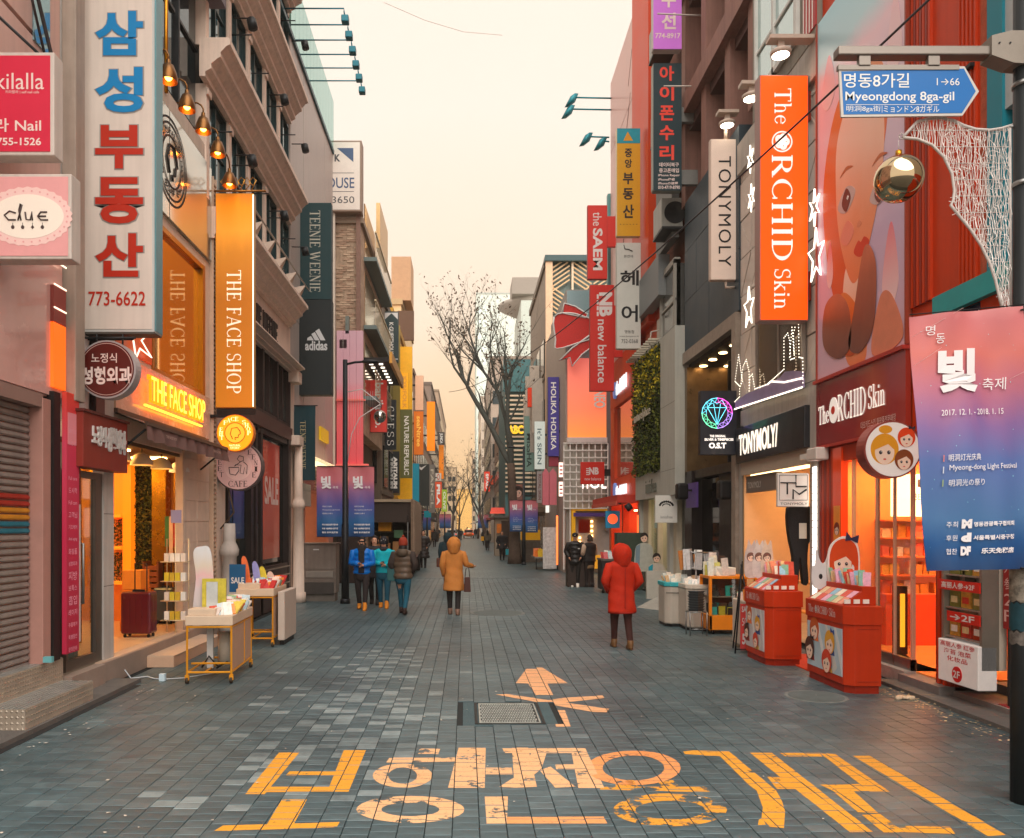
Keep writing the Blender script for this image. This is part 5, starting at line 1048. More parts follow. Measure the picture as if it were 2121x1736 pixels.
for z in (.93, 1.22, 1.5, 1.78, 2.05):
    w.box('shelf_board', M((240, 120, 60), .4, e=.15), (6.3, z-.025, 8.6, z), 0, .3)
    if z > 2: continue
    x = 6.32
    while x < 8.5:
        ww = g.uniform(.06, .13); hh = g.uniform(.12, .22)
        if g.random() < .85: w.box('cosmetics_box', M(g.choice(PC), .4, v=.25, s=30), (x, z, x+ww, z+hh), .05, .2)
        x += ww+.015
w.boxes('side_wall', M((226, 110, 50), .5), [(8.6, .16, 8.7, 2.95, 0, 3)])
def face(s, c, k, hair, out, tilt=0, skin=(236, 206, 184), hair_r=1.25, bow=None, eye=(54, 44, 50)):
    """generic illustrated woman's face: c centre, k half width"""
    x, z = c
    oval(s, 'drawn_hair', M(hair, .5, v=.06), (x, z+.18*k), k*hair_r, k*hair_r*1.1, out, out+.001)
    oval(s, 'drawn_face', M(skin, .5, v=.03), (x, z-.1*k), k*.86, k*1.08, out+.001, out+.002)
    s.poly('drawn_fringe', M(hair, .5, v=.06), [(x-.86*k, z+.1*k), (x-.8*k, z+.75*k), (x, z+1.1*k), (x+.8*k, z+.75*k), (x+.86*k, z+.1*k), (x+.3*k, z+.62*k)], out+.002, out+.003)
    for sg in (-1, 1):
        oval(s, 'drawn_eye', M(eye, .4, v=0), (x+sg*.36*k, z-.12*k), k*.15, k*.17, out+.003, out+.004); oval(s, 'drawn_eye_light', WHITE, (x+sg*.36*k+.04*k, z-.07*k), k*.04, k*.045, out+.004, out+.005, 8)
    oval(s, 'drawn_lips', M((206, 66, 56), .5, v=0), (x, z-.72*k), k*.14, k*.07, out+.003, out+.004, 12)
    if bow: s.poly('drawn_bow', M(bow, .5, v=0), [(x+.3*k, z+1.3*k), (x+.3*k, z+1.9*k), (x+.75*k, z+1.55*k), (x+1.2*k, z+1.75*k), (x+1.2*k, z+1.15*k), (x+.75*k, z+1.45*k)], out+.003, out+.005)
ps = T('R', XR, 'poster', 'small orange poster of a girl on the smooth red shop panel', 'poster', (-11.86, 1.2), off=.055)
ps.box('poster_sheet', M((236, 150, 60), .5, v=.1), (-11.84, 1.35, -11.64, 2.25), 0, .004); face(ps, (-11.74, 1.9), .07, (130, 50, 30), .004)
fs = T('R', XR, 'fascia_sign', 'dark red glass fascia sign with raised white serif shop name', 'sign', (-12.4, 3.17), off=.0)
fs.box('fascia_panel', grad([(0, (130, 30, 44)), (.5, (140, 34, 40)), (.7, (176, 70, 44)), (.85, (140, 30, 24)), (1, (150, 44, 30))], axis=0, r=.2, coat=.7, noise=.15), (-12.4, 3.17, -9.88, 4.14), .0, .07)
fs.boxes('trim', M((196, 70, 60), .3, .4), [(-12.42, 4.14, -9.86, 4.19, 0, .12), (-12.42, 3.13, -9.86, 3.17, 0, .12)])
WLT = M((240, 232, 222), .5, v=0, e=.35)
fs.text('The', (-12.3, 3.5, -11.95, 3.78), WLT, .075, serif=True, thick=.008); fs.disc('emblem', WLT, (-11.8, 3.66), .13, .07, .085, rz=.19); fs.disc('emblem_core', M((214, 60, 40), .5, v=0), (-11.8, 3.66), .06, .085, .088)
fs.text('RCHID', (-11.66, 3.47, -10.85, 3.86), WLT, .075, serif=True, thick=.008); fs.text('Skin', (-10.78, 3.52, -10.36, 3.84), WLT, .075, serif=True, thick=.008)
fs.text('더오키드스킨 화장품전문매장', (-11.0, 3.28, -10.1, 3.38), M((226, 190, 180), .5, v=0), .072)
bb = T('R', XR, 'billboard', 'large billboard portrait of a woman with orange hair in pink and lilac tones', 'billboard', (-12.37, 4.2), off=.0)
bb.box('billboard_sheet', grad([(0, (214, 176, 190)), (.3, (192, 172, 200)), (.62, (214, 190, 204)), (.8, (226, 190, 200)), (.88, (170, 212, 220)), (1, (150, 206, 218))], noise=.08, r=.35, coat=.2), (-12.37, 4.2, -9.89, 9.7), 0, .06)
bb.boxes('frame', M((150, 60, 40), .4), [(-12.4, 4.2, -12.37, 9.7, 0, .08), (-9.89, 4.2, -9.86, 9.7, 0, .08)])
def pol(name, mat, pts, o): bb.poly(name, mat, pts, o, o+.003)
def curve(pts, n=8):
    P = [Vector((p[0], p[1])) for p in pts]; out = []; m = len(P)
    for i in range(m):
        p0, p1, p2, p3 = P[i-1], P[i], P[(i+1) % m], P[(i+2) % m]
        for k in range(n):
            t = k/n; out.append(tuple(.5*((2*p1)+(-p0+p2)*t+(2*p0-5*p1+4*p2-p3)*t*t+(-p0+3*p1-3*p2+p3)*t**3)))
    return out
SKN = grad([(0, (222, 120, 70)), (.3, (228, 142, 96)), (.7, (236, 192, 166)), (1, (238, 206, 188))], noise=.25, r=.35); HR = grad([(0, (190, 70, 10)), (.5, (216, 92, 16)), (1, (214, 120, 50))], noise=.4, r=.35)
pol('portrait_hair', HR, curve([(-12.1, 6.180), (-12.15, 7.180), (-11.8, 8.030), (-11.2, 8.330), (-10.6, 8.180), (-10.3, 7.580), (-10.5, 6.680), (-11.2, 5.480), (-11.7, 5.130)]), .06)
pol('portrait_face', SKN, curve([(-11.75, 6.880), (-11.7, 7.580), (-11.3, 8.030), (-10.75, 7.980), (-10.42, 7.380), (-10.45, 6.580), (-10.75, 5.830), (-11.1, 5.380), (-11.35, 5.480), (-11.65, 6.180)]), .063)
pol('portrait_neck', SKN, curve([(-11.45, 5.630), (-11.0, 5.630), (-10.95, 5.080), (-10.85, 4.380), (-11.0, 4.180), (-11.4, 4.280), (-11.55, 4.880)]), .0615)
for (x, z) in ((-11.42, 6.6), (-10.5, 6.36)):
    pol('portrait_eye', M((196, 176, 170), .4), curve([(x-.26, z-.02), (x, z+.19), (x+.26, z+.03), (x, z-.17)]), .067); pol('portrait_iris', M((96, 44, 34), .4), curve([(x-.13, z), (x, z+.17), (x+.13, z), (x, z-.16)]), .07); pol('portrait_glint', WHITE, curve([(x+.02, z+.02), (x+.05, z+.05), (x+.08, z+.02), (x+.05, z-.01)]), .073)
    pol('portrait_brow', M((196, 110, 66), .5), curve([(x-.2, z+.4), (x, z+.48), (x+.2, z+.4), (x, z+.43)]), .067)
pol('portrait_blush', M((232, 140, 116), .5, v=.05), curve([(-11.6, 6.1), (-11.4, 6.3), (-11.2, 6.1), (-11.4, 5.95)]), .0665)
pol('portrait_nose', M((222, 140, 104), .5), curve([(-11.12, 6.12), (-11.05, 6.18), (-10.98, 6.12), (-11.05, 6.08)]), .067)
pol('portrait_lips', M((206, 60, 30), .4), curve([(-11.2, 5.780), (-11.08, 5.900), (-11.0, 5.860), (-10.9, 5.900), (-10.78, 5.780), (-11.0, 5.660)]), .067)
pol('portrait_hair_lock', HR, curve([(-11.6, 5.300), (-11.2, 5.100), (-10.9, 4.600), (-11.3, 4.350), (-11.75, 4.700)]), .066)
BRN = grad([(0, (110, 60, 50)), (.6, (150, 84, 60)), (1, (190, 104, 70))], noise=.5, r=.4)
pol('portrait_bow', BRN, curve([(-12.1, 5.250), (-11.7, 5.350), (-11.35, 5.050), (-11.3, 4.500), (-11.7, 4.400), (-12.15, 4.700)]), .07); pol('portrait_bow', BRN, curve([(-11.2, 4.950), (-10.9, 5.750), (-10.6, 5.450), (-10.65, 4.650), (-11.0, 4.350), (-11.35, 4.500)]), .07)
for x, z, w_, h_, c in ((-10.25, 5.3, .2, .55, (226, 120, 130)), (-11.95, 5.85, .1, .35, (226, 70, 66)), (-12.0, 8.6, .22, .4, (228, 160, 170)), (-10.15, 8.2, .18, .5, (232, 190, 196))):
    pol('portrait_petal', grad([(0, (232, 206, 206)), (1, c)], r=.4), curve([(x-w_, z-h_*.4), (x, z-h_), (x+w_, z-h_*.4), (x+.1*w_, z+h_)]), .0625)
pol('portrait_dress', M((214, 130, 100), .5, v=.1), curve([(-10.7, 4.25), (-10.5, 4.95), (-10.2, 4.9), (-9.95, 4.3)]), .066)
s = boxsign('vertical_sign', 'large glowing orange red vertical sign with white serif skin shop name', 1573, 155, 1675, 665, 12.7, .22, M((255, 80, 0), .4, v=.03, e=.7, s=1), M((150, 110, 100), .4, .3), rim=.02)
W5 = M((240, 228, 220), .5, v=0, e=.5)
s.text('The', s.rect(1604, 184, 1639, 258), W5, .01, serif=True, rot=-90); s.text('@', s.rect(1598, 272, 1641, 316), W5, .01, serif=True, rot=-90); s.text('RCHID', s.rect(1598, 322, 1641, 540), W5, .01, serif=True, rot=-90); s.text('Skin', s.rect(1603, 558, 1638, 640), W5, .01, serif=True, rot=-90)
for v in (185, 560): s.boxes('sign_bracket', DRED, [(s.r[2], s.Z(0, v+60), XR, s.Z(0, v), -.2, -.05)])
rs = T('F', 9.6, 'round_sign', 'round white sign with three illustrated girls faces on the red shop', 'sign', (wx(1849, 9.6), wz(931, 9.6)))
rs.disc('sign_box', M((150, 70, 60), .4, .3), (rs.a0, rs.z0), .345, -.2, 0, n=40); rs.disc('sign_face', M((226, 218, 212), .45, v=.03, e=.1), (rs.a0, rs.z0), .325, 0, .006, n=40)
face(rs, (rs.a0-.1, rs.z0-.02), .135, (222, 150, 30), .006); oval(rs, 'drawn_bun', M((222, 150, 30), .5), (rs.a0-.09, rs.z0+.24), .08, .05, .006, .008)
face(rs, (rs.a0+.16, rs.z0+.13), .085, (216, 66, 20), .011, bow=(40, 36, 50)); face(rs, (rs.a0+.13, rs.z0-.14), .09, (130, 66, 30), .011)
rs.tubes('bracket', DRED, [([(rs.a0+.2, rs.z0+.2, -.1), (XR, rs.z0+.2, -.1)], .03)])
t_ = TR('makeup_shop', 'pale panelled make-up shop building with lit castle outline above its black sign', 'building', 16.1, 0)
t_.boxes('wall', M((176, 168, 158), .6, v=.1, s=2, st=.2), [(-16.1, 9.0, -12.42, 9.6, -3, .04), (-16.1, 3.9, -12.42, 4.25, -3, .0), (-16.1, 0, -15.85, 3.95, -3, 0), (-12.72, 0, -12.42, 4, -3, .03)])
t_.boxes('wall', M((134, 128, 116), .7, v=.12, s=2, st=.25), [(-15.2, 9.6, -12.42, 22, -3, .05)])
t_.boxes('wall_core', M((120, 112, 104), .8), [(-16.1, 4.2, -12.5, 9, -3, -.1)])
LATM = M((206, 192, 180), .4, v=.08, s=2, coat=.3)
y = 12.45
g = random.Random(12)
while y < 16.0:
    z = 4.27
    while z < 8.95:
        if g.random() < .5: pts1 = [(-y-.6, z), (-y, z), (-y, z+.75)]; pts2 = [(-y-.6, z), (-y, z+.75), (-y-.6, z+.75)]
        else: pts1 = [(-y-.6, z), (-y, z), (-y-.6, z+.75)]; pts2 = [(-y, z), (-y, z+.75), (-y-.6, z+.75)]
        for q in (pts1, pts2):
            cx, cz = sum(p[0] for p in q)/3, sum(p[1] for p in q)/3
            t_.poly('facet_panel', LATM, [(cx+(p[0]-cx)*.97, cz+(p[1]-cz)*.97) for p in q], -.1, -.02-g.random()*.02)
        z += .76
    y += .61
t_.box('window_glass', mirror((150, 132, 116), .07), (-15.0, 4.5, -13.0, 6.0), 0, .03); t_.boxes('window_frame', M((150, 140, 130), .4, .4), [(-15.05, 4.45, -15.0, 6.05, 0, .06), (-13.0, 4.45, -12.95, 6.05, 0, .06), (-14.0, 4.5, -13.96, 6.0, .03, .05)])
t_.box('upper_window', mirror((180, 200, 200), .08), (-14.9, 10.0, -13.1, 12), .05, .07); t_.boxes('upper_window_frame', M((206, 206, 200), .5), [(-14.95, 9.9, -14.87, 12, .05, .12), (-13.15, 9.9, -13.05, 12, .05, .12), (-14.1, 9.9, -14.02, 12, .05, .12), (-14.9, 9.9, -13.1, 10, .05, .12), (-14.9, 10.7, -13.1, 10.75, .06, .1)])
t_.box('red_stripe_panel', M((170, 40, 40), .5, v=.1), (-12.9, 9.75, -12.42, 14), .05, .07)
for k in range(4): t_.box('white_stripe', WHITE, (-12.88+.11*k, 9.75, -12.85+.11*k, 14), .07, .075)
cs_ = T('R', XR, 'castle_lights', 'white bulb outline of a castle with towers over the black shop sign', 'light', (-16.0, 4.2), off=.12)
LV = M((150, 134, 168), .5, v=.15)
def U(u, v):
    y = fy(u, XR); return (-y, wz(v, y))
cs_.poly('castle_board', LV, [U(1534, 848), U(1534, 834), U(1560, 815), U(1585, 806), U(1605, 795), U(1630, 782), U(1640, 770), U(1658, 768), U(1678, 770), U(1680, 802)], -.02, .0)
def dots(name, pts, r=.012, st_=.06, mat=None):
    mb = MB();
    for i in range(len(pts)-1):
        a_, b_ = Vector(pts[i]), Vector(pts[i+1]); n = max(1, int((b_-a_).length/st_))
        for k in range(n):
            p = a_.lerp(b_, k/n); mb.add([(p.x-cs_.a0-r, -.01, p.y-cs_.z0), (p.x-cs_.a0, -.01, p.y-cs_.z0-r), (p.x-cs_.a0+r, -.01, p.y-cs_.z0), (p.x-cs_.a0, -.01, p.y-cs_.z0+r), (p.x-cs_.a0, -.022, p.y-cs_.z0)], [(0, 1, 4), (1, 2, 4), (2, 3, 4), (3, 0, 4)])
    stuff(mb.build(name, mat or E_((255, 244, 220), 2.4), cs_.o))
dots('bulb_string', [U(1534, 848), U(1534, 834), U(1546, 822), U(1546, 800), U(1536, 790), U(1544, 735), U(1552, 790), U(1548, 800), U(1553, 760), U(1560, 745), U(1566, 770), U(1566, 810), U(1568, 780), U(1573, 775), U(1578, 806), U(1605, 796), U(1640, 765), U(1640, 700), U(1648, 690), U(1652, 705), U(1654, 745), U(1662, 742), U(1660, 690), U(1665, 672)], .013, .05)
dots('bulb_string', [U(1671, 672), U(1672, 740), U(1680, 742), U(1680, 800)], .013, .05)
dots('bulb_string', [U(1652, 740), U(1657, 678), U(1662, 738)], .012, .05); dots('bulb_string', [U(1605, 796), U(1612, 790), U(1640, 792), U(1680, 783)], .016, .022)
dots('bulb_string', [U(1534, 848), U(1680, 802)], .016, .022)
def star(s, c, r1, r2, n, mat, rad=.012, rot=90):
    P = [(c[0]+(r1 if i % 2 == 0 else r2)*math.cos(R(rot+180*i/n))*.8, c[1]+(r1 if i % 2 == 0 else r2)*math.sin(R(rot+180*i/n))*1.2, 0) for i in range(2*n+1)]
    s.tubes('neon_outline', mat, [(P, rad)], n=5)
NW = E_((255, 244, 225), 1.8)
for (u, v, lab, n, r1, r2) in ((1551, 638, 'white neon star outline left of the orange red vertical sign', 5, .34, .14), (1556, 410, 'white neon snowflake left of the orange red vertical sign', 6, .22, .07), (1554, 330, 'upper white neon snowflake left of the orange red vertical sign', 6, .22, .07), (1687, 430, 'white neon snowflake right of the orange red vertical sign', 6, .24, .08), (1690, 530, 'white neon star outline right of the orange red vertical sign', 5, .36, .14)):
    y = fy(u, XR-.1); s = T('R', XR, 'neon_star' if n == 5 else 'neon_snowflake', lab, 'light', (-y, wz(v, y)), off=.1); star(s, (s.a0, s.z0), r1, r2, n, NW, .014)
s = T('R', XR, 'box_sign', 'black box sign with glowing white make-up shop letters over the shop door', 'sign', (-15.95, 3.25), off=.0)
s.box('sign_box', M((34, 34, 38), .35, v=.08, coat=.3), (-15.95, 3.2, -12.72, 3.88), .01, .12, .01); s.text('TONYMOLY/', (-15.75, 3.33, -13.8, 3.74), E_((255, 240, 220), 1.0), .122, thick=.006, bold=.02)
s.box('sign_return', M((26, 26, 30), .4), (-13.2, 3.22, -12.74, 3.86), .121, .125)
s = boxsign('vertical_sign', 'cream rounded vertical sign with thin black make-up brand letters', 1471, 287, 1531, 581, 16.3, .14, M((222, 200, 184), .45, v=.04, e=.1), M((196, 172, 156), .45), bev=.03, rim=.02)
s.text('TONYMOLY', s.rect(1488, 324, 1514, 552), INK, .01, rot=-90, sp=1.15)
s.tubes('sign_bracket', M((206, 186, 170), .5), [([(s.r[2]-.25, s.r[1], -.07), (s.r[2]-.25, s.r[1]-.12, -.07), (XR, s.r[1]-.12, -.07)], .03), ([(s.r[2]-.25, s.r[3], -.07), (s.r[2]-.25, s.r[3]+.25, -.07)], .04), ([(s.r[2], s.Z(0, 435), -.07), (XR, s.Z(0, 435), -.07)], .03)])
s = boxsign('hanging_sign', 'square white sign with a black angular monogram hung over the shop entrance', 1610, 980, 1676, 1050, 12.6, .06, M((222, 214, 204), .5, v=.04, e=.06), M((190, 184, 176), .5), bev=.015, rim=.01)
q = lambda u, v: (s.A(u), s.Z(0, v), .012)
s.tubes('monogram', INK, [([q(1616, 1000), q(1648, 1000), q(1648, 984)], .012), ([q(1648, 1000), q(1648, 1008), q(1670, 1008)], .012), ([q(1630, 1000), q(1630, 1024)], .014), ([q(1642, 1034), q(1642, 1014), q(1655, 1024), q(1670, 1014)], .014), ([q(1614, 984), q(1672, 984), q(1672, 1036), q(1614, 1036), q(1614, 984)], .004)], n=4)
s.text('TONYMOLY', s.rect(1616, 1041, 1672, 1046), INK, .01)
t_.boxes('entrance_frame', M((176, 160, 142), .6, v=.08), [(-15.85, 2.95, -12.72, 3.2, -.3, .05)])
t_.boxes('frame_light', E_((255, 214, 150), 4), [(-15.6, 2.92, -13.0, 2.95, -.2, -.05)])
t_.boxes('interior_wall', M((222, 176, 128), .6, v=.06, e=.05), [(-16.0, .05, -12.6, 3.2, -2.6, -2.5), (-15.9, .05, -15.8, 3.2, -2.5, 0)])
t_.box('interior_floor', M((196, 170, 140), .4), (-16, .04, -12.5, .05), -2.5, -.02)
t_.boxes('interior_ceiling', M((150, 130, 110), .7), [(-16, 3.1, -12.5, 3.2, -2.5, 0)])
t_.boxes('ceiling_light', E_((255, 206, 140), 18), [(-15, 3.05, -14.2, 3.09, -1.5, -.8)])
t_.boxes('grey_shutter_box', M((110, 100, 92), .5), [(-15.7, 2.6, -14.2, 2.92, -.12, 0)]); t_.text('TONYMOLY', (-15.6, 2.68, -14.9, 2.8), M((196, 190, 180), .5, v=0), .002)
for q, c in enumerate(((236, 150, 60), (210, 90, 40), (240, 220, 190), (150, 110, 80))):
    for z in (.4, .9, 1.4): t_.box('stacked_box', M(c, .5, v=.2), (-15.6+.4*q, z, -15.3+.4*q, z+.22+.06*(q % 3)), -2.3, -2.0, bevel=.01); t_.box('wall_shelf', M((200, 170, 140), .5), (-15.7+.4*q, z-.03, -15.25+.4*q, z), -2.4, -1.9)
t_.boxes('orange_glow_panel', E_((255, 120, 14), .8), [(-13.9, .8, -12.9, 2.6, -2.4, -2.3)]);
for z in (.5, 1.0): t_.box('glass_shelf', M((236, 140, 50), .3, e=.2), (-13.6, z, -12.72, z+.03), -1.0, -.1)
for k in range(24): t_.box('light_tube', E_((255, 246, 236), 3), (-12.56, .35+.106*k, -12.47, .44+.106*k), .03, .06)
t_.box('wall_speaker', M((206, 196, 186), .5), (-12.35, 2.95, -12.0, 3.14), .05, .25, .02)
t_.box('roll_up_box', M((206, 200, 190), .5), (-12.7, 3.0, -12.45, 3.08), .04, .2)
hg = T('F', 12.9, 'black_garment', 'black hooded body suit hanging in the make-up shop entrance', 'garment', (5.2, 1.0))
hg.poly('garment', M((24, 22, 24), .7, v=.2, b=.3), curve([(5.3+.9*(x-5.3), 1.0+(z-1.0)*.88) for x, z in ((5.3, 2.75), (5.42, 2.78), (5.48, 2.55), (5.6, 2.4), (5.62, 1.9), (5.56, 1.75), (5.54, 1.4), (5.56, 1.05), (5.48, 1.02), (5.44, 1.4), (5.4, 1.5), (5.38, 1.02), (5.3, 1.05), (5.3, 1.5), (5.24, 1.8), (5.2, 2.1), (5.2, 2.4), (5.28, 2.52))], 2), -.14, -.02); hg.box('paper_tag', M((206, 200, 186), .6), (5.38, 1.75, 5.5, 2.0), -.02, -.01)
def spot(u, v, Y, lab, sc=1.0):
    t = empty('spot_lamp', lab, 'lamp', (wx(u, Y), Y, wz(v, Y)), 0, 'round white spot lamps over the right shops'); PL = M((196, 176, 160), .45, v=.05)
    mb = MB(); mb.rings([((0, 0, .0), (.15*sc, 0, 0), (0, .15*sc, 0)), ((0, 0, .06), (.16*sc, 0, 0), (0, .16*sc, 0)), ((0, 0, .1), (.1*sc, 0, 0), (0, .1*sc, 0))], 18); mb.build('lamp_can', PL, t)
    mb = MB(); mb.rings([((0, 0, -.004), (.13*sc, 0, 0), (0, .13*sc, 0)), ((0, 0, -.001), (.13*sc, 0, 0), (0, .13*sc, 0))], 18); mb.build('lamp_lens', E_((255, 240, 215), 9), t)
    mb = MB(); mb.box(-.2, 5.5-wx(u, Y), -.1, .1, .22, .28); mb.box(-.05, .05, -.03, .03, .1, .22); mb.build('lamp_bracket', PL, t)
spot(1617, 115, 12.6, 'white spot lamp on a bracket at the top, above the orange red sign'); spot(1556, 205, 14.2, 'white spot lamp half hidden behind the orange red sign'); spot(1506, 260, 16.2, 'white spot lamp above the cream vertical sign')
d_ = TR('jewellery_building', 'dark slate clad building with a lit glass recess and canopy downlights', 'building', 20.1, 0)
SLT = M((52, 66, 74), .5, v=.12, s=2, b=.1, st=.15)
for k in range(4):
    for j in range(3): d_.box('slate_panel', SLT, (-20.1+1.0*k+.004, 6.3+1.25*j, -19.1+1.0*k-.004, 7.54+1.25*j), -.4, .0+.003*((k+j) % 2), bevel=.003)
d_.box('wall_core', M((40, 40, 42), .8), (-20.1, 6.3, -16.1, 10.0), -3, -.41)
d_.boxes('stone_frame', M((150, 136, 122), .5, v=.25, s=6), [(-20.1, 6.0, -16.15, 6.28, -.1, .06), (-16.4, .1, -16.15, 6.0, -.1, .06)])
d_.box('canopy_soffit', M((44, 36, 30), .5, v=.1), (-20.1, 5.9, -16.4, 6.0), -1.6, -.1)
DL = E_((255, 206, 140), 14)
for k in range(5):
    for j in range(2):
        mb = MB(); mb.rings([((.4+.75*k, .35+.6*j, 5.885), (.09, 0, 0), (0, .09, 0)), ((.4+.75*k, .35+.6*j, 5.899), (.09, 0, 0), (0, .09, 0))], 14); mb.build('downlight', DL, d_.o)
d_.boxes('recess_wall', M((120, 96, 66), .3, .5, v=.3, s=3), [(-20.1, 3.2, -19.9, 5.9, -1.7, 0)]); d_.boxes('recess_back', M((150, 120, 80), .3, .4, v=.4, s=2.5), [(-20.1, 3.2, -16.2, 5.9, -1.8, -1.7)])
d_.box('glass_front', mirror((90, 84, 74), .06, w=.05), (-18.6, 3.3, -16.45, 5.8), -.7, -.66); d_.boxes('glass_mullion', DARKM, [(-18.65, 3.3, -18.6, 5.8, -.72, -.6), (-17.5, 3.3, -17.46, 5.8, -.7, -.62)])
d_.boxes('ground_wall', M((34, 28, 28), .35, v=.15), [(-20.1, .0, -19.5, 3.3, -3, 0), (-18.0, 0, -17.2, 3.3, -.6, -.2), (-20.1, 3.1, -16.3, 3.3, -1.6, -.05)])
d_.box('dark_glass', mirror((50, 46, 46), .06, w=.03), (-19.5, .1, -18.0, 3.1), -.3, -.26); d_.boxes('lit_interior', M((150, 110, 50), .5, v=.5, s=5, e=.2), [(-17.2, .1, -16.4, 3.1, -1.6, -1.55)])
d_.box('neon_window_sign', E_((150, 190, 255), 1.6), (-17.1, 2.5, -16.9, 3.0), -.5, -.47); d_.boxes('neon_window_sign', E_((240, 250, 255), 1.6), [(-16.85+.08*k, 2.45, -16.82+.08*k, 3.05, -.5, -.47) for k in range(4)])
for k in range(6): d_.box('window_bar', M((40, 38, 40), .3, .6), (-17.15+.13*k, .1, -17.12+.13*k, 2.3), -.45, -.4)
d_.box('painted_face', M((96, 70, 140), .5, v=.3, s=4), (-19.9, 2.4, -19.0, 3.0), -.02, .02)
s = boxsign('hanging_sign', 'black square sign with a glowing multicolour gem line drawing and O.S.T lettering', 1450, 809, 1526, 942, 16.0, .16, M((34, 36, 46), .4, v=.05, coat=.3), M((26, 26, 32), .4), bev=.02, rim=.005)
c = (s.A(1485), s.Z(0, 856)); r = .305
cols = [E_((255, 90, 220), 1.6), E_((110, 230, 255), 1.6), E_((120, 255, 190), 1.6), E_((190, 150, 255), 1.6)]
pt = lambda t, q: (c[0]+q*r*math.cos(R(t)), c[1]+q*r*math.sin(R(t)), .012)
for k in range(16):
    m_ = cols[(k//4) % 4]; t = k*22.5
    s.tubes('gem_line', m_, [([pt(t, 1), pt(t+22.5, 1)], .007), ([pt(t, 1), pt(t+11, .72)], .004), ([pt(t+22.5, 1), pt(t+11, .72)], .004), ([pt(t+11, .72), pt(t+33, .72)], .004)], n=4)
s.tubes('gem_line', cols[1], [([pt(150, .72), pt(30, .72)], .006), ([pt(150, .72), pt(-90, .75)], .006), ([pt(30, .72), pt(-90, .75)], .006), ([pt(110, .66), pt(-90, .75)], .005), ([pt(70, .66), pt(-90, .75)], .005), ([pt(150, .72), pt(110, .9), pt(90, .6), pt(70, .9), pt(30, .72)], .005)], n=4)
s.text('THE ORIGINAL', s.rect(1470, 901, 1503, 906), WFL := E_((250, 240, 230), 1.0), .008, bold=.03); s.text('SILVER & TIMEPIECES', s.rect(1459, 908, 1519, 913), WFL, .008, bold=.03); s.text('O.S.T', s.rect(1468, 917, 1504, 929), WFL, .008, bold=.05)
s.boxes('sign_bracket', BLACK, [(s.r[2], s.Z(0, 915), XR+.1, s.Z(0, 845), -.14, -.02)])
for u, Y, lab in ((1412, 19.4, 'black wall loudspeaker left of the dark jewellery front'), (1500, 16.6, 'black wall loudspeaker under the gem sign')):
    o = empty('loudspeaker', lab, 'loudspeaker', (wx(u, Y), Y, wz(1035, Y))); mb = MB(); mb.box(-.14, .14, -.14, .14, 0, .4); mb.build('speaker_body', BLACK, o, bevel=.06); mb = MB(); mb.box(0, 5.6-wx(u, Y), -.02, .02, .2, .25); mb.build('bracket', BLACK, o)
b_ = TR('old_brick_building', 'old brown brick building with sloping seen floor slabs and air conditioners', 'building', 21.9, 10)
BBR = M((112, 66, 50), .8, v=.25, s=5, b=.5, bs=30); PLK = M((150, 110, 98), .7, v=.15, s=2, st=.2)
b_.boxes('wall', BBR, [(-24.9, 7.2, -20.2, 20, -3, -.25), (-20.2, 10.02, -15.3, 20, -3, -.6)])
for z in (12.1, 15.2, 18.2): b_.box('floor_slab', PLK, (-20.4, z, -15.3, z+.45), -.6, .15); b_.box('slab_edge', M((96, 66, 60), .7), (-20.4, z-.25, -15.3, z), -.6, -.1)
for y in (20.3, 18.6, 16.9, 15.5): b_.box('pier', PLK, (-y-.1, 10.02, -y+.25, 20), -.6, -.0)
for z in (10.3, 12.8, 15.9):
    for y in (18.8, 17.1, 15.6): b_.box('window', mirror((60, 84, 88), .08), (-y+.05-.0, z, -y+1.3, z+1.7), -.6, -.55) if y > 15.7 else None
b_.text('데이터복구', (-17.0, 11.3, -15.9, 11.75), M((190, 200, 200), .5, v=0), -.54); b_.text('중고폰매입', (-17.0, 10.7, -15.9, 11.15), M((190, 200, 200), .5, v=0), -.54)
for k, (y, z) in enumerate(((21.2, 12.2), (20.9, 9.6), (21.4, 14.6))):
    o = empty('air_conditioner', ['grey wall air conditioner beside the dark phone repair sign', 'lower grey air conditioner above the slate wall', 'grey wall air conditioner near the violet sign'][k], 'air conditioner', (5.35, y, z), 0, 'air conditioners on the brick building'); mb = MB(); mb.box(-.35, .2, -.45, .45, 0, .75); mb.build('unit_case', M((166, 166, 158), .5, v=.1, st=.2), o, bevel=.02); mb = MB(); mb.disc((0, .37), .28, -.47, -.45); mb.build('fan_grille', DARKM, o); mb = MB(); mb.box(-.35, .2, -.5, .5, -.06, 0); mb.build('bracket', DARKM, o)
b_.tubes('white_rod', M((206, 196, 186), .4), [([(-19.2, 14.2, -.2), (-19.2, 14.25, .9)], .018), ([(-19.0, 12.4, -.2), (-19.0, 12.4, .8)], .018), ([(-16.8, 14.3, 0), (-16.8, 14.3, 1)], .018)])
b_.boxes('grey_box_sign', M((110, 112, 110), .5, v=.1), [(-22.3, 9.4, -20.6, 12.6, .01, .2)])
b_.boxes('glass_bay', mirror((150, 150, 146), .1), [(-22.0, 7.0, -20.5, 8.7, -.2, .1)]); b_.boxes('bay_frame', M((150, 146, 136), .5), [(-22.05, 7.0, -21.95, 8.8, .0, .16), (-20.6, 7.0, -20.5, 8.8, 0, .16), (-22.0, 8.7, -20.5, 8.85, 0, .16), (-22.0, 7.75, -20.5, 7.8, .1, .14)])
h_ = TR('hedge_shop', 'pale shop with a vertical garden hedge on its upper wall', 'building', 25.0, 0)
PAL = M((176, 176, 166), .55, v=.08, s=2, st=.12)
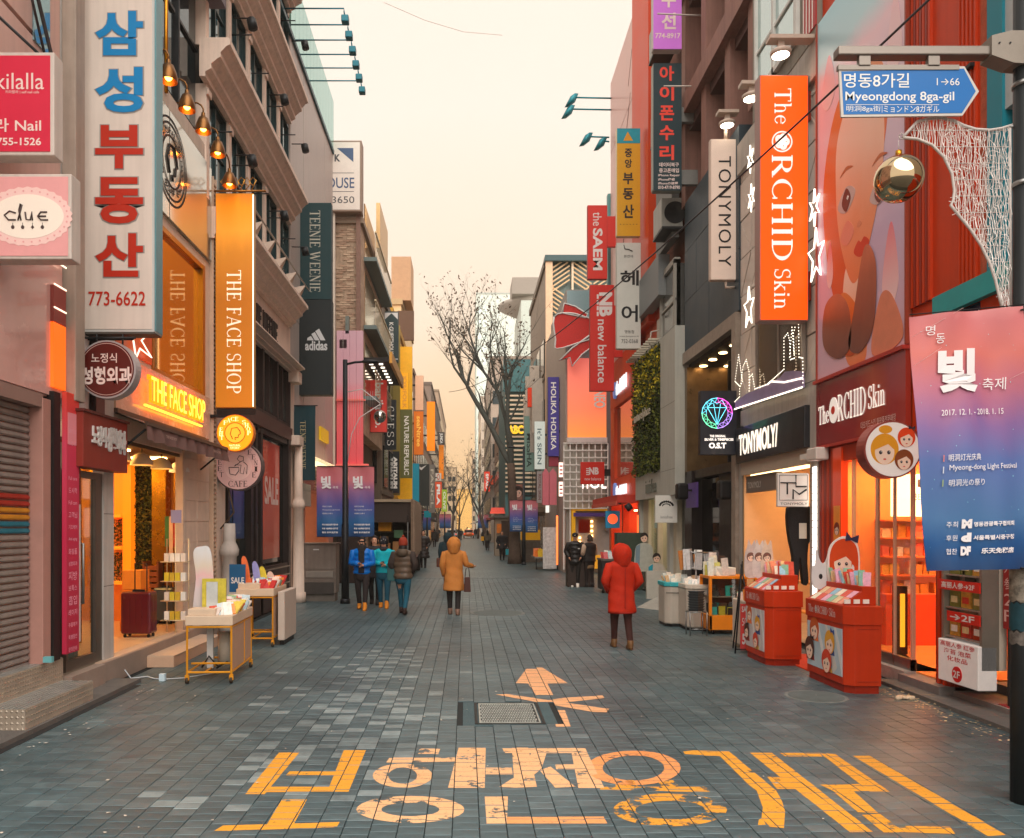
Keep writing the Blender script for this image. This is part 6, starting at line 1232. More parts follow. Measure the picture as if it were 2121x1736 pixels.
h_.boxes('wall', PAL, [(-21.6, 2.75, -20.1, 7.0, -2, .25), (-25.0, 2.75, -21.6, 3.5, -2, .2), (-24.95, 6.9, -21.6, 7.05, -2, .25), (-21.5, 0, -21.2, 2.75, -2, .1), (-25.0, 0, -24.8, 2.75, -2, .1)])
for z in (3.4, 5.1, 6.99): h_.box('panel_joint', M((120, 118, 110), .8, v=0), (-21.6, z, -20.1, z+.012), .25, .252)
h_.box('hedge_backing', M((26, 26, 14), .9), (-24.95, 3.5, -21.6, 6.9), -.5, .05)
HG = [M((66, 78, 24), .7, v=.2), M((100, 106, 28), .7, v=.2), M((44, 52, 20), .7, v=.2)]
HY = [M((200, 176, 26), .6, v=.2), M((160, 150, 28), .6, v=.2)]
leaves('hedge_leaves', h_.o, [(.02, 3.4, -.32, -.04, 3.45, 5.9)], None, 6500, .04, .08, 21, HG)
leaves('hedge_leaves', h_.o, [(.02, 3.4, -.34, -.04, 5.4, 6.95)], None, 4200, .04, .08, 22, HG+HY)
h_.text('nature/place', (-24.4, 5.0, -22.3, 5.35), M((176, 166, 146), .5, v=0), .36, thick=.02); h_.text('innisfree', (-23.5, 2.9, -22.2, 3.3), M((110, 112, 100), .6, v=0), .21, thick=.02)
h_.boxes('slat_canopy', M((190, 180, 160), .5), [(-25.0+.3*k, 7.05, -24.9+.3*k, 7.1, -.2, .5) for k in range(11)])
h_.boxes('interior', M((214, 190, 130), .6, v=.3, s=4, e=.15), [(-24.8, .1, -20.9, 2.75, -1.6, -1.5)]); h_.boxes('ceiling_light', E_((255, 226, 180), 5), [(-24.4, 2.65, -21.8, 2.7, -1.2, -.6)])
h_.boxes('door_frame', M((196, 184, 160), .5), [(-24.8, .1, -24.1, 2.75, -.15, 0), (-23.0, .1, -22.9, 2.75, -.15, 0), (-21.3, .1, -20.9, 2.75, -.15, 0)]); h_.box('door_glass', clear(), (-24.1, .1, -23.0, 2.75), -.1, -.09)
h_.box('mint_display', M((150, 190, 180), .5), (-24.0, 1.9, -23.1, 2.3), -1.4, -1.2); h_.box('side_wall', M((180, 150, 120), .6), (-25.2, 0, -25.0, 2.75), -2, 0)
s = boxsign('hanging_sign', 'small white square sign with a black floral emblem below the hedge', 1357, 1026, 1403, 1083, 20.6, .08, M((212, 208, 198), .5, v=.04, e=.05), PAL, bev=.01, rim=.005)
c = (s.A(1380), s.Z(0, 1047))
for k in range(9):
    t = R(15+k*18.75); oval(s, 'petal', INK, (c[0]+.17*math.cos(t), c[1]-.02+.12*math.sin(t)), .03, .03, .006, .009, 10); oval(s, 'petal', INK, (c[0]+.1*math.cos(t), c[1]-.02+.06*math.sin(t)), .014, .02, .006, .009, 8)
s.text('innisfree', s.rect(1368, 1068, 1393, 1074), M((110, 110, 106), .5, v=0), .008)
o = empty('air_conditioner', 'grey air conditioner unit standing on top of the hedge wall', 'air conditioner', (wx(1386, 22.5), 22.5, 7.12)); mb = MB(); mb.box(-.28, .28, -.3, .3, 0, .68); mb.build('unit_case', M((186, 180, 166), .5, v=.1, st=.2), o, bevel=.02); mb = MB(); mb.tube([(-.3, -.2, .3), (-.55, -.2, .25), (-.6, -.2, -.1), (-.4, -.2, -.3)], .02, 5); mb.build('hose', M((190, 180, 170), .5), o)
e_ = TR('orange_shop', 'orange clad cosmetics building with a tall window under pink panelled upper floors', 'building', 30.4, 0)
e_.boxes('wall', ORGW, [(-30.4, 3.0, -29.5, 8.0, -3, 0), (-25.7, 2.9, -25.0, 7.0, -3, .02), (-29.5, 6.3, -25.7, 8.0, -3, 0), (-29.5, 2.9, -25.7, 3.7, -3, 0), (-25.4, .0, -25.0, 3.0, -2, .05), (-30.4, 0, -30.0, 3, -2, .05)])
e_.boxes('column', M((206, 64, 16), .45, v=.06, s=1), [(-25.9, 8.0, -23.6, 21, -3, .12)])
e_.boxes('column', M((190, 64, 20), .45, v=.06), [(-24.95, 7.1, -22.5, 9.0, -2, -.1)])
PKP = M((206, 160, 150), .45, v=.06, s=1, coat=.2)
for j in range(4):
    for k in range(3): e_.poly('pink_panel', PKP, [(-30.35+1.5*k+.01, 8.02+2.68*j+.01), (-28.87+1.5*k, 8.02+2.68*j+.01), (-28.87+1.5*k, 10.69+2.68*j), (-30.35+1.5*k+.01, 10.69+2.68*j)], -.3, 0.0+.004*(j+k))
e_.box('wall_core', M((150, 120, 112), .7), (-30.4, 8.0, -25.9, 18.8), -3, -.31)
for k in range(7): e_.tubes('panel_groove', M((120, 86, 80), .8), [([(-28.5+.25*k, 9+1.3*k, .02), (-27.9+.25*k, 9.9+1.3*k, .02)], .012)], n=4)
e_.box('teal_edge', M((96, 150, 150), .5, v=.1), (-30.7, 8.0, -30.42, 14.6), -3, .1)
e_.box('grey_beam', M((120, 124, 124), .5, v=.1), (-25.6, 8.2, -21.6, 9.3), .0, .3)
e_.box('window_glass', mirror((170, 140, 116), .05, w=.12), (-29.45, 3.75, -25.75, 6.25), -.1, -.07); e_.boxes('window_frame', ORGW, [(-29.5, 3.7, -29.4, 6.3, -.1, .05), (-25.8, 3.7, -25.7, 6.3, -.1, .05)])
for k in range(22): e_.box('cladding_board', M((200, 66, 24), .5, v=.12, s=2), (-30.38+.24*k, 6.32, -30.16+.24*k, 8.0), .001, .012)
for (z0, z1) in ((6.6, 7.2), (3.0, 3.45)):
    e_.disc('logo_disc', M((110, 140, 206), .5, e=.3), (-29.2, (z0+z1)/2), .22, .02, .1, rz=.3); e_.text('theSAEM', (-28.9, z0+.05, -27.0, z1-.05), M((226, 236, 240), .5, v=0, e=.8), .06, thick=.04, bold=.03)
e_.box('awning', M((190, 56, 40), .6, v=.1), (-30.3, 2.7, -25.4, 2.95), 0, .7); e_.box('awning_edge', M((206, 90, 70), .6), (-30.3, 2.62, -25.4, 2.75), .7, .74)
e_.boxes('shop_back', M((214, 120, 60), .5, v=.4, s=3, e=.2), [(-30.0, .1, -25.4, 2.7, -1.6, -1.5)]); e_.boxes('ceiling_light', E_((255, 200, 140), 9), [(-29.5, 2.5, -26, 2.55, -1.2, -.7)])
e_.boxes('green_display', M((96, 150, 50), .5, v=.3, s=9, e=.3), [(-28, 1.2, -27, 2.3, -1.4, -1.3)]); e_.box('glow_strip', E_((255, 110, 50), 1.2), (-25.38, 1.2, -25.2, 2.3), .055, .075); e_.boxes('door_post', ORGW, [(-28.2, .1, -28.0, 2.7, -.2, 0)])
e_.tubes('floodlight', DARKM, [([(-25.8, 2.9, .5), (-25.8, 2.7, .6)], .12), ([(-25.2, 2.6, .3), (-25.2, 2.5, .45)], .12)])
RED_ = M((196, 44, 34), .5, v=.05, e=.06)
s = boxsign('vertical_sign', 'red vertical sign with white the saem lettering, highest of the two red ones', 1217, 425, 1258, 578, 29.3, .2, RED_, M((150, 40, 30), .5), rim=.01)
s.text('the', s.rect(1228, 440, 1246, 468), OFFW, .01, rot=-90); s.text('SAEM', s.rect(1228, 473, 1248, 560), OFFW, .01, rot=-90, bold=.03); s.boxes('sign_bracket', RED_, [(s.r[2], s.r[1]+1.2, 5.6, s.r[3]-.4, -.18, -.02)])
s = boxsign('vertical_sign', 'red vertical sport shoe sign with white striped NB logo and words', 1222, 590, 1272, 810, 28.0, .2, M((190, 40, 30), .5, v=.05, e=.05), M((150, 34, 26), .5), rim=.01)
s.text('new balance', s.rect(1238, 662, 1256, 793), OFFW, .01, rot=-90, bold=.01); s.text('NB', s.rect(1241, 606, 1268, 656), OFFW, .01, rot=-90, bold=.05)
s.boxes('logo_stripe', OFFW, [(s.A(1236+0), s.Z(0, 655-k*12), s.A(1240), s.Z(0, 646-k*12), .006, .01) for k in range(4)]); s.boxes('sign_bracket', RED_, [(s.r[2], s.r[1]+1.2, 5.6, s.r[1]+3, -.18, -.02)])
s = boxsign('vertical_sign', 'mustard vertical sign with teal cap and dark Korean syllables', 1277, 265, 1327, 490, 24.2, .2, M((206, 150, 24), .5, v=.05, e=.06), M((214, 196, 160), .5), bev=.04, rim=.015)
s.box('teal_cap', M((30, 142, 158), .5, e=.05), (s.r[0]+.015, s.Z(0, 297), s.r[2]-.015, s.r[3]-.02), .006, .012); s.poly('triangle', M((214, 150, 30), .5), [(s.A(u), s.Z(0, v)) for u, v in ((1291, 292), (1311, 292), (1300, 273))], .012, .016)
for k, (ch, v0, v1, u0, u1) in enumerate((('중', 308, 326, 1294, 1309), ('앙', 330, 348, 1294, 1309), ('부', 358, 382, 1290, 1312), ('동', 390, 414, 1290, 1312), ('산', 424, 452, 1290, 1313))): s.text(ch, s.rect(u0, v0, u1, v1), M((50, 40, 34), .5, v=0), .01, bold=.03)
s.text('• • • • • •', s.rect(1284, 464, 1320, 466), M((120, 80, 30), .5, v=0), .01)
s = boxsign('vertical_sign', 'grey white rounded vertical hair salon sign with two large black Korean syllables', 1277, 502, 1328, 723, 24.0, .2, M((196, 194, 184), .5, v=.05, e=.05), M((180, 176, 166), .5), bev=.04, rim=.015)
s.text('헤', s.rect(1285, 560, 1323, 592), INK, .01, bold=.02); s.text('어', s.rect(1287, 632, 1321, 667), INK, .01, bold=.02); s.text('본연애', s.rect(1292, 528, 1311, 534), INK, .01); s.text('명동점', s.rect(1294, 684, 1313, 691), INK, .01); s.text('www.bonya.co.kr', s.rect(1283, 695, 1324, 699), INK, .01); s.text('752-0368', s.rect(1287, 703, 1321, 711), INK, .01)
s.tubes('hair_logo', INK, [([(s.A(1292), s.Z(0, 508), .012), (s.A(1294), s.Z(0, 516), .012), (s.A(1302), s.Z(0, 517), .012), (s.A(1310), s.Z(0, 521), .012)], .015)], n=4); s.boxes('sign_bracket', DARKM, [(s.r[2], s.Z(0, 615), 5.6, s.Z(0, 600), -.15, -.05)])
s = boxsign('vertical_sign', 'dark teal rounded vertical phone repair sign with red Korean syllables', 1352, 130, 1413, 396, 19.6, .22, M((30, 54, 60), .45, v=.06), M((150, 150, 142), .5), bev=.05, rim=.015)
for k, ch in enumerate('아이폰수리'): s.text(ch, s.rect(1366, 137+k*41, 1396, 168+k*41), M((222, 66, 50), .5, e=.1, v=0), .01, bold=.03)
for t, v0, v1, a, b in (('데이터복구', 337, 346, 1365, 1406), ('중고폰매입', 349, 358, 1365, 1406), ('iPhone Repair', 361, 367, 1363, 1408), ('iPhone维修', 369, 375, 1363, 1398), ('iPhoneの修理', 377, 383, 1363, 1404), ('010-4719-8790', 385, 392, 1363, 1408)): s.text(t, s.rect(a, v0, b, v1), WT, .01, bold=.02)
s.boxes('sign_bracket', M((120, 120, 116), .5), [(s.r[2], s.Z(0, 380), 5.7, s.Z(0, 350), -.18, -.05), (s.r[2], s.Z(0, 250), 5.7, s.Z(0, 220), -.18, -.05)])
s = boxsign('vertical_sign', 'violet pink rounded vertical sign with white Korean letters at the top', 1352, -120, 1413, 103, 19.4, .22, M((196, 110, 206), .5, v=.04, e=.12), M((190, 180, 176), .5), bev=.05, rim=.015)
for ch, v in (('옷', -80), ('수', -18), ('선', 27)): s.text(ch, s.rect(1370, v, 1400, v+34), WT, .01, bold=.03)
s.text('774-8917', s.rect(1357, 69, 1409, 80), WT, .01, bold=.02)
for k, (u, v, u2) in enumerate(((1190, 202, 1268), (1183, 226, 1268), (1220, 283, 1262), (1250, 292, 1262))):
    Y = 30.2; o = empty('floodlight', ['upper teal floodlight on a long arm beside the pink panels', 'second teal floodlight on a long arm beside the pink panels', 'lower teal floodlight on a short arm', 'lowest teal floodlight near the teal edge'][k], 'lamp', (wx(u, Y), Y, wz(v, Y)), 0, 'teal floodlights on the right'); MT = M((20, 120, 132), .4, .3, v=.1); L = wx(u2, Y)-wx(u, Y)
    mb = MB(); mb.tube([(0, 0, 0), (L, 0, -.03)], .03, 6); mb.build('arm', MT, o); mb = MB(); mb.rings([((0, 0, .1), (.15, 0, .05), (0, .12, 0)), ((-.18, 0, -.28), (.2, 0, .1), (0, .16, 0))], 4); mb.build('lamp_head', MT, o)
w_ = empty('bow_building', 'shop building with a peach screen, red bow and metal grid in the middle right', 'building', (4.2, 33, 0))
PCH = grad([(0, (255, 150, 70)), (.35, (250, 130, 90)), (1, (248, 122, 110))], e=.42, noise=.1);
def rF(u0, v0, u1, v1, Y): return (wx(u0, Y), wx(u1, Y), wz(v1, Y), wz(v0, Y))
def fb(o, name, mat, u0, v0, u1, v1, Y, d, bevel=0, parent=None):
    x0, x1, z0, z1 = rF(u0, v0, u1, v1, Y); return at(o, name, mat, x0, x1, Y, Y+d, z0, z1, bevel, parent)
fb(w_, 'wall', M((150, 144, 138), .7, v=.1), 1173, 600, 1290, 1186, 33.3, 6); at(w_, 'side_wall', M((176, 160, 148), .6, v=.1, st=.1), 4.16, 5, 33.4, 42, 0, 11.4)
fb(w_, 'glitter_panel', M((140, 166, 170), .3, .3, v=.2, s=30), 1175, 602, 1226, 742, 33.1, .15); fb(w_, 'screen', PCH, 1177, 742, 1256, 906, 32.9, .3); fb(w_, 'screen_base', M((206, 196, 190), .5), 1175, 906, 1258, 916, 32.85, .4)
fb(w_, 'grey_strip', M((110, 104, 104), .5), 1256, 742, 1268, 1100, 32.95, .3)
s = T('F', 32.85, 'screen_lettering', 'white stacked letters on the right of the peach screen', 'sign', (wx(1230, 32.85), wz(845, 32.85))); s.text('NEO', s.rect(1230, 808, 1254, 845), WHITE, .01, rot=-90, bold=.03)
bw = T('F', 32.6, 'bow_decoration', 'large red ribbon bow with white edges on the shop front', 'decoration', (wx(1147, 32.6), wz(760, 32.6)))
RB = M((196, 40, 34), .5, v=.15, s=20); q = lambda L, s_=1: [(bw.A(u), bw.Z(0, v)) for u, v in L]
for L in ([(1147, 658), (1178, 650), (1210, 658), (1224, 666), (1224, 700), (1195, 712), (1152, 724), (1150, 705)], [(1164, 650), (1168, 630), (1190, 636), (1216, 652), (1212, 660)], [(1222, 695), (1222, 722), (1205, 735), (1184, 760), (1180, 742), (1158, 748), (1185, 722)]):
    P = curve(q(L), 3) if len(L) > 7 else q(L); bw.poly('ribbon', RB, P, 0, .12); bw.tubes('white_edge', OFFW, [([(a, z, .13) for a, z in P+[P[0]]], .035)], n=4)
fb(w_, 'grid_backing', M((176, 172, 160), .5, v=.15), 1168, 918, 1258, 1055, 33.15, .1)
gd = MB()
for k in range(8): x = wx(1168+k*13, 32.9)-4.2; gd.box(x-.025, x+.025, -.1, -.05, wz(1180 if k < 2 else 1052, 32.9), wz(918, 32.9))
for k in range(10): z = wz(918+k*15, 32.9); gd.box(wx(1166, 32.9)-4.2, wx(1258, 32.9)-4.2, -.14, -.1, z-.025, z+.025)
gd.build('metal_grid', M((216, 214, 206), .5), w_)
fb(w_, 'yellow_frame', M((230, 170, 20), .5, e=.1), 1184, 1057, 1192, 1150, 32.9, .3); fb(w_, 'yellow_frame', M((230, 170, 20), .5, e=.1), 1184, 1052, 1258, 1058, 32.9, .3); fb(w_, 'purple_header', M((80, 56, 120), .5), 1188, 1062, 1258, 1070, 32.85, .2)
fb(w_, 'shop_back', M((236, 90, 24), .5, v=.5, s=2, e=.55), 1190, 1070, 1262, 1180, 34.5, .1);
for k in range(4): fb(w_, 'bulb', E_((255, 190, 110), 9), 1224, 1078+k*10, 1228, 1082+k*10, 33.2, .05); fb(w_, 'bulb', E_((255, 190, 110), 9), 1199, 1112+k*9, 1203, 1116+k*9, 33.2, .05)
fb(w_, 'sale_poster', M((214, 50, 24), .5, e=.3), 1198, 1076, 1222, 1104, 33.3, .04); fb(w_, 'white_legs', M((226, 196, 160), .5, e=.2), 1208, 1108, 1216, 1160, 33.6, .2); fb(w_, 'dark_door', M((60, 36, 26), .6), 1218, 1070, 1224, 1160, 33.5, .2); fb(w_, 'yellow_case', M((230, 160, 40), .5, e=.3), 1230, 1150, 1250, 1178, 33.0, .3)
for k, ch in enumerate('HOL'):
    s = T('F', 32.7, 'neon_letter', 'white glowing letter %s under the red sport sign' % ch, 'sign', (wx([1212, 1228, 1248][k], 32.7), wz(1012, 32.7))); s.text(ch, s.rect([1206, 1222, 1246][k], 990, [1218, 1242, 1256][k], 1012), E_((255, 230, 220), 1.6), 0, bold=.02)
s = boxsign('hanging_sign', 'small square red sport shoe sign on the metal grid', 1203, 957, 1252, 1003, 31.5, .15, M((190, 40, 26), .5, v=.05, e=.05), RED_, rim=.01)
s.text('NB', s.rect(1220, 968, 1240, 983), OFFW, .01, bold=.05); s.text('new balance', s.rect(1211, 989, 1245, 995), OFFW, .01); s.boxes('logo_stripe', OFFW, [(s.A(1214), s.Z(0, 972+4*k), s.A(1221), s.Z(0, 970+4*k), .006, .01) for k in range(4)]); s.boxes('sign_bracket', BLACK, [(s.r[2], s.Z(0, 986), s.r[2]+.3, s.Z(0, 972), -.1, 0)])
s = boxsign('hanging_sign', 'round cornered blue sign with an orange disc below the red shop awning', 1254, 1058, 1284, 1094, 27.0, .1, M((20, 120, 156), .5, e=.2), M((20, 90, 130), .5), bev=.06, rim=.005)
s.disc('orange_disc', E_((255, 96, 50), .8), (s.A(1269), s.Z(0, 1075)), .17, .008, .012)
# MIDDLE AND FAR
def fwin(root, mat, xs, zs, Y, d, w, h, name='window'):
    """rows of window panes on a wall facing the camera, one object each"""
    mb = MB(); mb.box(-w/2, w/2, -d, 0, -h/2, h/2); o = None
    for x in xs:
        for z in zs:
            if o is None: o = mb.build(name, mat, root); c = o
            else: c = o.copy(); COL.objects.link(c)
            c.location = (x-root.location[0], Y-root.location[1], z-root.location[2])
def swin(root, mat, X, ys, zs, l, h, out, name='window'):
    mb = MB(); mb.box(min(0, out), max(0, out), -l/2, l/2, -h/2, h/2); o = None
    for y in ys:
        for z in zs:
            if o is None: o = mb.build(name, mat, root); c = o
            else: c = o.copy(); COL.objects.link(c)
            c.location = (X-root.location[0], y-root.location[1], z-root.location[2])
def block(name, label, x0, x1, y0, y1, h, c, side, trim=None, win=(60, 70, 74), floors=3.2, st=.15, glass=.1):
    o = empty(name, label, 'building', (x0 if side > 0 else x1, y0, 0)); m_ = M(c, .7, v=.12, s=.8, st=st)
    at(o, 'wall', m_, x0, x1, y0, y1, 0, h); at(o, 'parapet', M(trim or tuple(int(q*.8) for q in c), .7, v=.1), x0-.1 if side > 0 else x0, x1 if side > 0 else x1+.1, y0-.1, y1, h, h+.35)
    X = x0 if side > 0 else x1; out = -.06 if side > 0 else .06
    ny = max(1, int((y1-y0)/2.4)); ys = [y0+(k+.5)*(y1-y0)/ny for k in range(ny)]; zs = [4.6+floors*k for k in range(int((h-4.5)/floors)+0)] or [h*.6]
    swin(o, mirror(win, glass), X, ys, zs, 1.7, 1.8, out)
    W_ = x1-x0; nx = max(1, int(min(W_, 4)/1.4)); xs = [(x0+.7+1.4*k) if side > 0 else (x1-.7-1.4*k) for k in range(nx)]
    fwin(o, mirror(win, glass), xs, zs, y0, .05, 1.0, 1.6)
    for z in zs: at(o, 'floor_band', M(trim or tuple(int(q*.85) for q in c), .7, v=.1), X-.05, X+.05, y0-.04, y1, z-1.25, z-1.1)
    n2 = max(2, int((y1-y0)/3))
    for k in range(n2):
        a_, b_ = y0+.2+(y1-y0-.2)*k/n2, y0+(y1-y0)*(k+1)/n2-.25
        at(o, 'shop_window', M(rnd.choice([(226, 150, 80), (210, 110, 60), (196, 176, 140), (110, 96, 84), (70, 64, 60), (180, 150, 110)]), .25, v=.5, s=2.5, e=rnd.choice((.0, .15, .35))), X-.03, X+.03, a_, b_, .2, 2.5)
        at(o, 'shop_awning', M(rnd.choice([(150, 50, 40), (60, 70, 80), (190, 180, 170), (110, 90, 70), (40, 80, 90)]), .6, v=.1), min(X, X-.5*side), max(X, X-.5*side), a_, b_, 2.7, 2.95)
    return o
block('old_building', 'dark shop building behind the balcony building on the left', -8, -3.65, 34.6, 40, 11.8, (120, 106, 92), -1)
yb = block('yellow_building', 'golden yellow clad building behind the green vertical sign', -9, -3.75, 40.2, 49, 12.6, (224, 166, 50), -1, win=(190, 140, 50)); at(yb, 'yellow_fin', M((236, 176, 30), .4, v=.1, e=.1), -3.8, -2.95, 43.9, 44.2, 3.2, 11.8); at(yb, 'olive_panel', M((140, 122, 60), .4, .3), -3.75, -3.3, 40.1, 40.2, 3.5, 12.0)
bc = block('cream_building', 'pale cream building rising above the yellow one with a roof crate', -10, -4.0, 49.3, 60, 15.6, (236, 200, 150), -1, win=(214, 170, 110)); at(bc, 'roof_crate', M((190, 150, 116), .7, v=.1), -4.6, -3.4, 49.4, 52, 15.9, 18.6); at(bc, 'roof_crate_slats', M((96, 70, 54), .7), -4.2, -3.2, 49.2, 49.4, 13.4, 15.2)
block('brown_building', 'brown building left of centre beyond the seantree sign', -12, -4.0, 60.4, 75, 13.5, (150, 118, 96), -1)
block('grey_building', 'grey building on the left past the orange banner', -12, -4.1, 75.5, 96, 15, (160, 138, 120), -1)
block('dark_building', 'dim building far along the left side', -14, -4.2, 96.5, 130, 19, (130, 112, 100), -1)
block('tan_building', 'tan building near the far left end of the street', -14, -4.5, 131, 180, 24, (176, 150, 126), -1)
g7 = block('lattice_building', 'taller building with a patterned lattice screen on its roof level', 4.2, 9, 42.2, 52, 15.6, (150, 138, 126), 1, win=(110, 112, 108));
LS = MB(); g = random.Random(5)
for k in range(3):
    for j in range(4):
        x0, z0 = .15+1.15*k, 9.6+1.5*j
        for i in range(6):
            if (k+j) % 2: p, q = (x0, z0+.24*i), (x0+1.05, z0+.24*i+.7)
            else: p, q = (x0, z0+.7+.24*i), (x0+1.05, z0+.24*i)
            LS.tube([(p[0], -.5, p[1]), (q[0], -.5, q[1])], .05, 4, False)
LS.build('lattice_screen', M((232, 196, 150), .5, v=.05), g7); at(g7, 'screen_top', M((66, 90, 92), .5), 4.1, 8, 41.4, 42.2, 15.7, 16.0); at(g7, 'screen_post', M((236, 196, 160), .5), 4.15, 4.5, 41.5, 41.8, 6.5, 15.7); at(g7, 'screen_post', M((236, 210, 180), .5), 5.5, 5.6, 41.6, 41.75, 9, 15.7); at(g7, 'screen_back', M((110, 128, 124), .3, .3), 4.4, 8, 41.95, 42.05, 9.2, 15.7)
for k in range(5): at(g7, 'sign_fin', M((200, 186, 170), .5, v=.1), 3.6, 4.2, 43.5+1.6*k, 43.7+1.6*k, 7+1.0*(k % 3), 10+1.0*(k % 2))
at(g7, 'upper_sign', M((206, 196, 184), .5), 3.7, 4.2, 46, 46.2, 6.2, 9.6)
tl = empty('slatted_building', 'teal building with horizontal slats behind the large bare tree', 'building', (2.9, 60, 0)); at(tl, 'wall', M((60, 96, 98), .5, v=.1), 2.95, 9, 60, 72, 0, 14.2);
z = 4.5
sm = MB(); sm.box(0, 5, -.25, -.05, 0, .13); sl0 = None
while z < 11.8:
    if sl0 is None: sl0 = sm.build('slat', M((206, 186, 160), .4, .3), tl, (.05, 0, z))
    else: c = sl0.copy(); COL.objects.link(c); c.location = (.05, 0, z)
    z += .34
at(tl, 'roof_band', M((60, 104, 106), .5), 2.8, 9, 59.7, 60, 12.0, 14.4)
s = T('F', 59.6, 'yellow_lettering', 'yellow ABC lettering on the slatted teal building', 'sign', (wx(1052, 59.6), wz(900, 59.6))); s.text('ABC', s.rect(1052, 881, 1084, 899), E_((236, 186, 30), .6), 0, bold=.04, thick=.05)
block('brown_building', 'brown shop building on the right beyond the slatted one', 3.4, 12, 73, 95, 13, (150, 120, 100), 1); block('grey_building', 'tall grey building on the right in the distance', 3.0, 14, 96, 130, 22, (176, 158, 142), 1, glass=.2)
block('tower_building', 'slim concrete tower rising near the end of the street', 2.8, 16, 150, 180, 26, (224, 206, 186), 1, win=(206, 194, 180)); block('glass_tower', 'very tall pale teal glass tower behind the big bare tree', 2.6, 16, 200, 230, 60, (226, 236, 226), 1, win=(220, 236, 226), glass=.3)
block('end_building', 'tall building closing the street end on the left', -26, -6, 185, 220, 26, (196, 170, 146), -1); block('end_building', 'pale block closing the very end of the street in the centre', -5.5, 6, 330, 350, 17, (250, 196, 110), 1, win=(255, 200, 110))  # centre block: golden sun glow painted into wall and window colours
block('end_building', 'hazy tan block left of the golden gap at the street end', -16, -3.2, 262, 285, 21, (206, 176, 140), -1)  # distance haze put into the wall colour
block('end_building', 'hazy pinkish block right of the golden gap at the street end', 2.2, 12, 270, 290, 27, (214, 184, 156), 1)  # wall colour paled to carry the haze
bt = empty('rooftop_structure', 'disc shaped roof structure on a building behind the lattice building', 'building', (8, 110, 0)); at(bt, 'wall', M((196, 206, 196), .5), 7.6, 20, 110, 125, 0, 33.0); mb = MB(); mb.rings([((4.8, 8, 33.0), (5.5, 0, 0), (0, 5, 0)), ((4.8, 8, 34.0), (8, 0, 0), (0, 6, 0)), ((4.8, 8, 34.5), (8, 0, 0), (0, 6, 0))], 24); mb.build('roof_disc', M((170, 160, 150), .5), bt); at(bt, 'roof_room', M((150, 140, 130), .6), 6.5, 11.5, 112, 118, 34.5, 36.8)
def fsign(lab, u0, v0, u1, v1, Y, c, txt=None, tc=(230, 226, 216), tr=None, rot=-90, e=.08, bold=.02, group=None, serif=False, d=.25):
    s = boxsign('vertical_sign' if v1-v0 > 1.3*(u1-u0) else 'hanging_sign', lab, u0, v0, u1, v1, Y, d, M(c, .5, v=.05, e=e) if isinstance(c, tuple) else c, M(tuple(int(q*.8) for q in c) if isinstance(c, tuple) else (120, 110, 100), .5), rim=.005, bev=.0, group=group)
    if txt: s.text(txt, s.rect(*(tr or (u0+(u1-u0)*.25, v0+(v1-v0)*.1, u0+(u1-u0)*.75, v1-(v1-v0)*.1))), M(tc, .5, v=0, e=e), .01, rot=rot, bold=bold, serif=serif)
    X = XL if u0 < 965 else 5.5
    xs = s.r[0] if u0 < 965 else s.r[2]
    tx = -3.7 if u0 < 965 else 4.3
    if (u0 < 965 and xs > tx) or (u0 > 965 and xs < tx): s.boxes('sign_bracket', DARKM, [(min(xs, tx), s.r[1]+.3*(s.r[3]-s.r[1]), max(xs, tx), s.r[1]+.3*(s.r[3]-s.r[1])+.12, -.15, -.05), (min(xs, tx), s.r[1]+.7*(s.r[3]-s.r[1]), max(xs, tx), s.r[1]+.7*(s.r[3]-s.r[1])+.12, -.15, -.05)])
    return s
s = fsign('dark green guest house sign with a triangle top and white letters', 796, 645, 825, 750, 36, (50, 66, 66), 'K·GUESTHOUSE', tr=(806, 668, 815, 740)); s.poly('white_triangle', OFFW, [(s.A(797), s.Z(0, 648)), (s.A(824), s.Z(0, 648)), (s.A(824), s.Z(0, 662)), (s.A(811), s.Z(0, 649)), (s.A(797), s.Z(0, 662))], .006, .012); s.boxes('white_rule', OFFW, [(s.A(798), s.Z(0, 745), s.A(824), s.Z(0, 743), .006, .01)])
s = fsign('red cosmetics sign with white slanted script, behind the silver ball', 767, 787, 801, 895, 30, (222, 66, 56), 'banila co.', tr=(777, 793, 794, 886), e=.15)
fsign('black vertical GUESS sign with large white serif letters', 797, 828, 820, 931, 35.5, (38, 42, 44), None)
sg = [o for o in COL.objects if str(o.get('label', '')).startswith('black vertical GUESS')][0]
for k, ch in enumerate('GUESS'):
    Y = 35.5; w0 = wx(802, Y)-wx(797, Y); lettering(ch, (w0, wz(842+17.5*k+11, Y)-wz(931, Y), w0+wx(816, Y)-wx(802, Y), wz(842+17.5*k, Y)-wz(931, Y)), .01, M((230, 226, 216), .5, v=0, e=.1), sg, serif=True, rot=-90)
fsign('olive green vertical cosmetics sign with white letters', 829, 848, 853, 990, 42, (96, 98, 52), 'NATURE REPUBLIC', tr=(837, 862, 847, 984)); fsign('black vertical cosmetics sign with bold white letters above the truck', 810, 935, 827, 1021, 40, (34, 38, 40), 'ARITAUM', tr=(815, 946, 823, 1012), bold=.06)
fsign('yellow facade sign with gold letters above the green vertical sign', 826, 772, 846, 850, 43.8, (236, 170, 20), 'KYNFOLK', (206, 140, 60), (834, 780, 842, 846), e=.3)
fsign('orange vertical tree shop sign with dark bulb dotted border', 857, 852, 877, 942, 50, (214, 110, 26), 'seaNtree', (246, 190, 80), (863, 862, 872, 925), e=.25); fsign('beige dotted panel above the orange tree shop sign', 860, 778, 877, 850, 50.3, (224, 178, 146), None, e=.15)
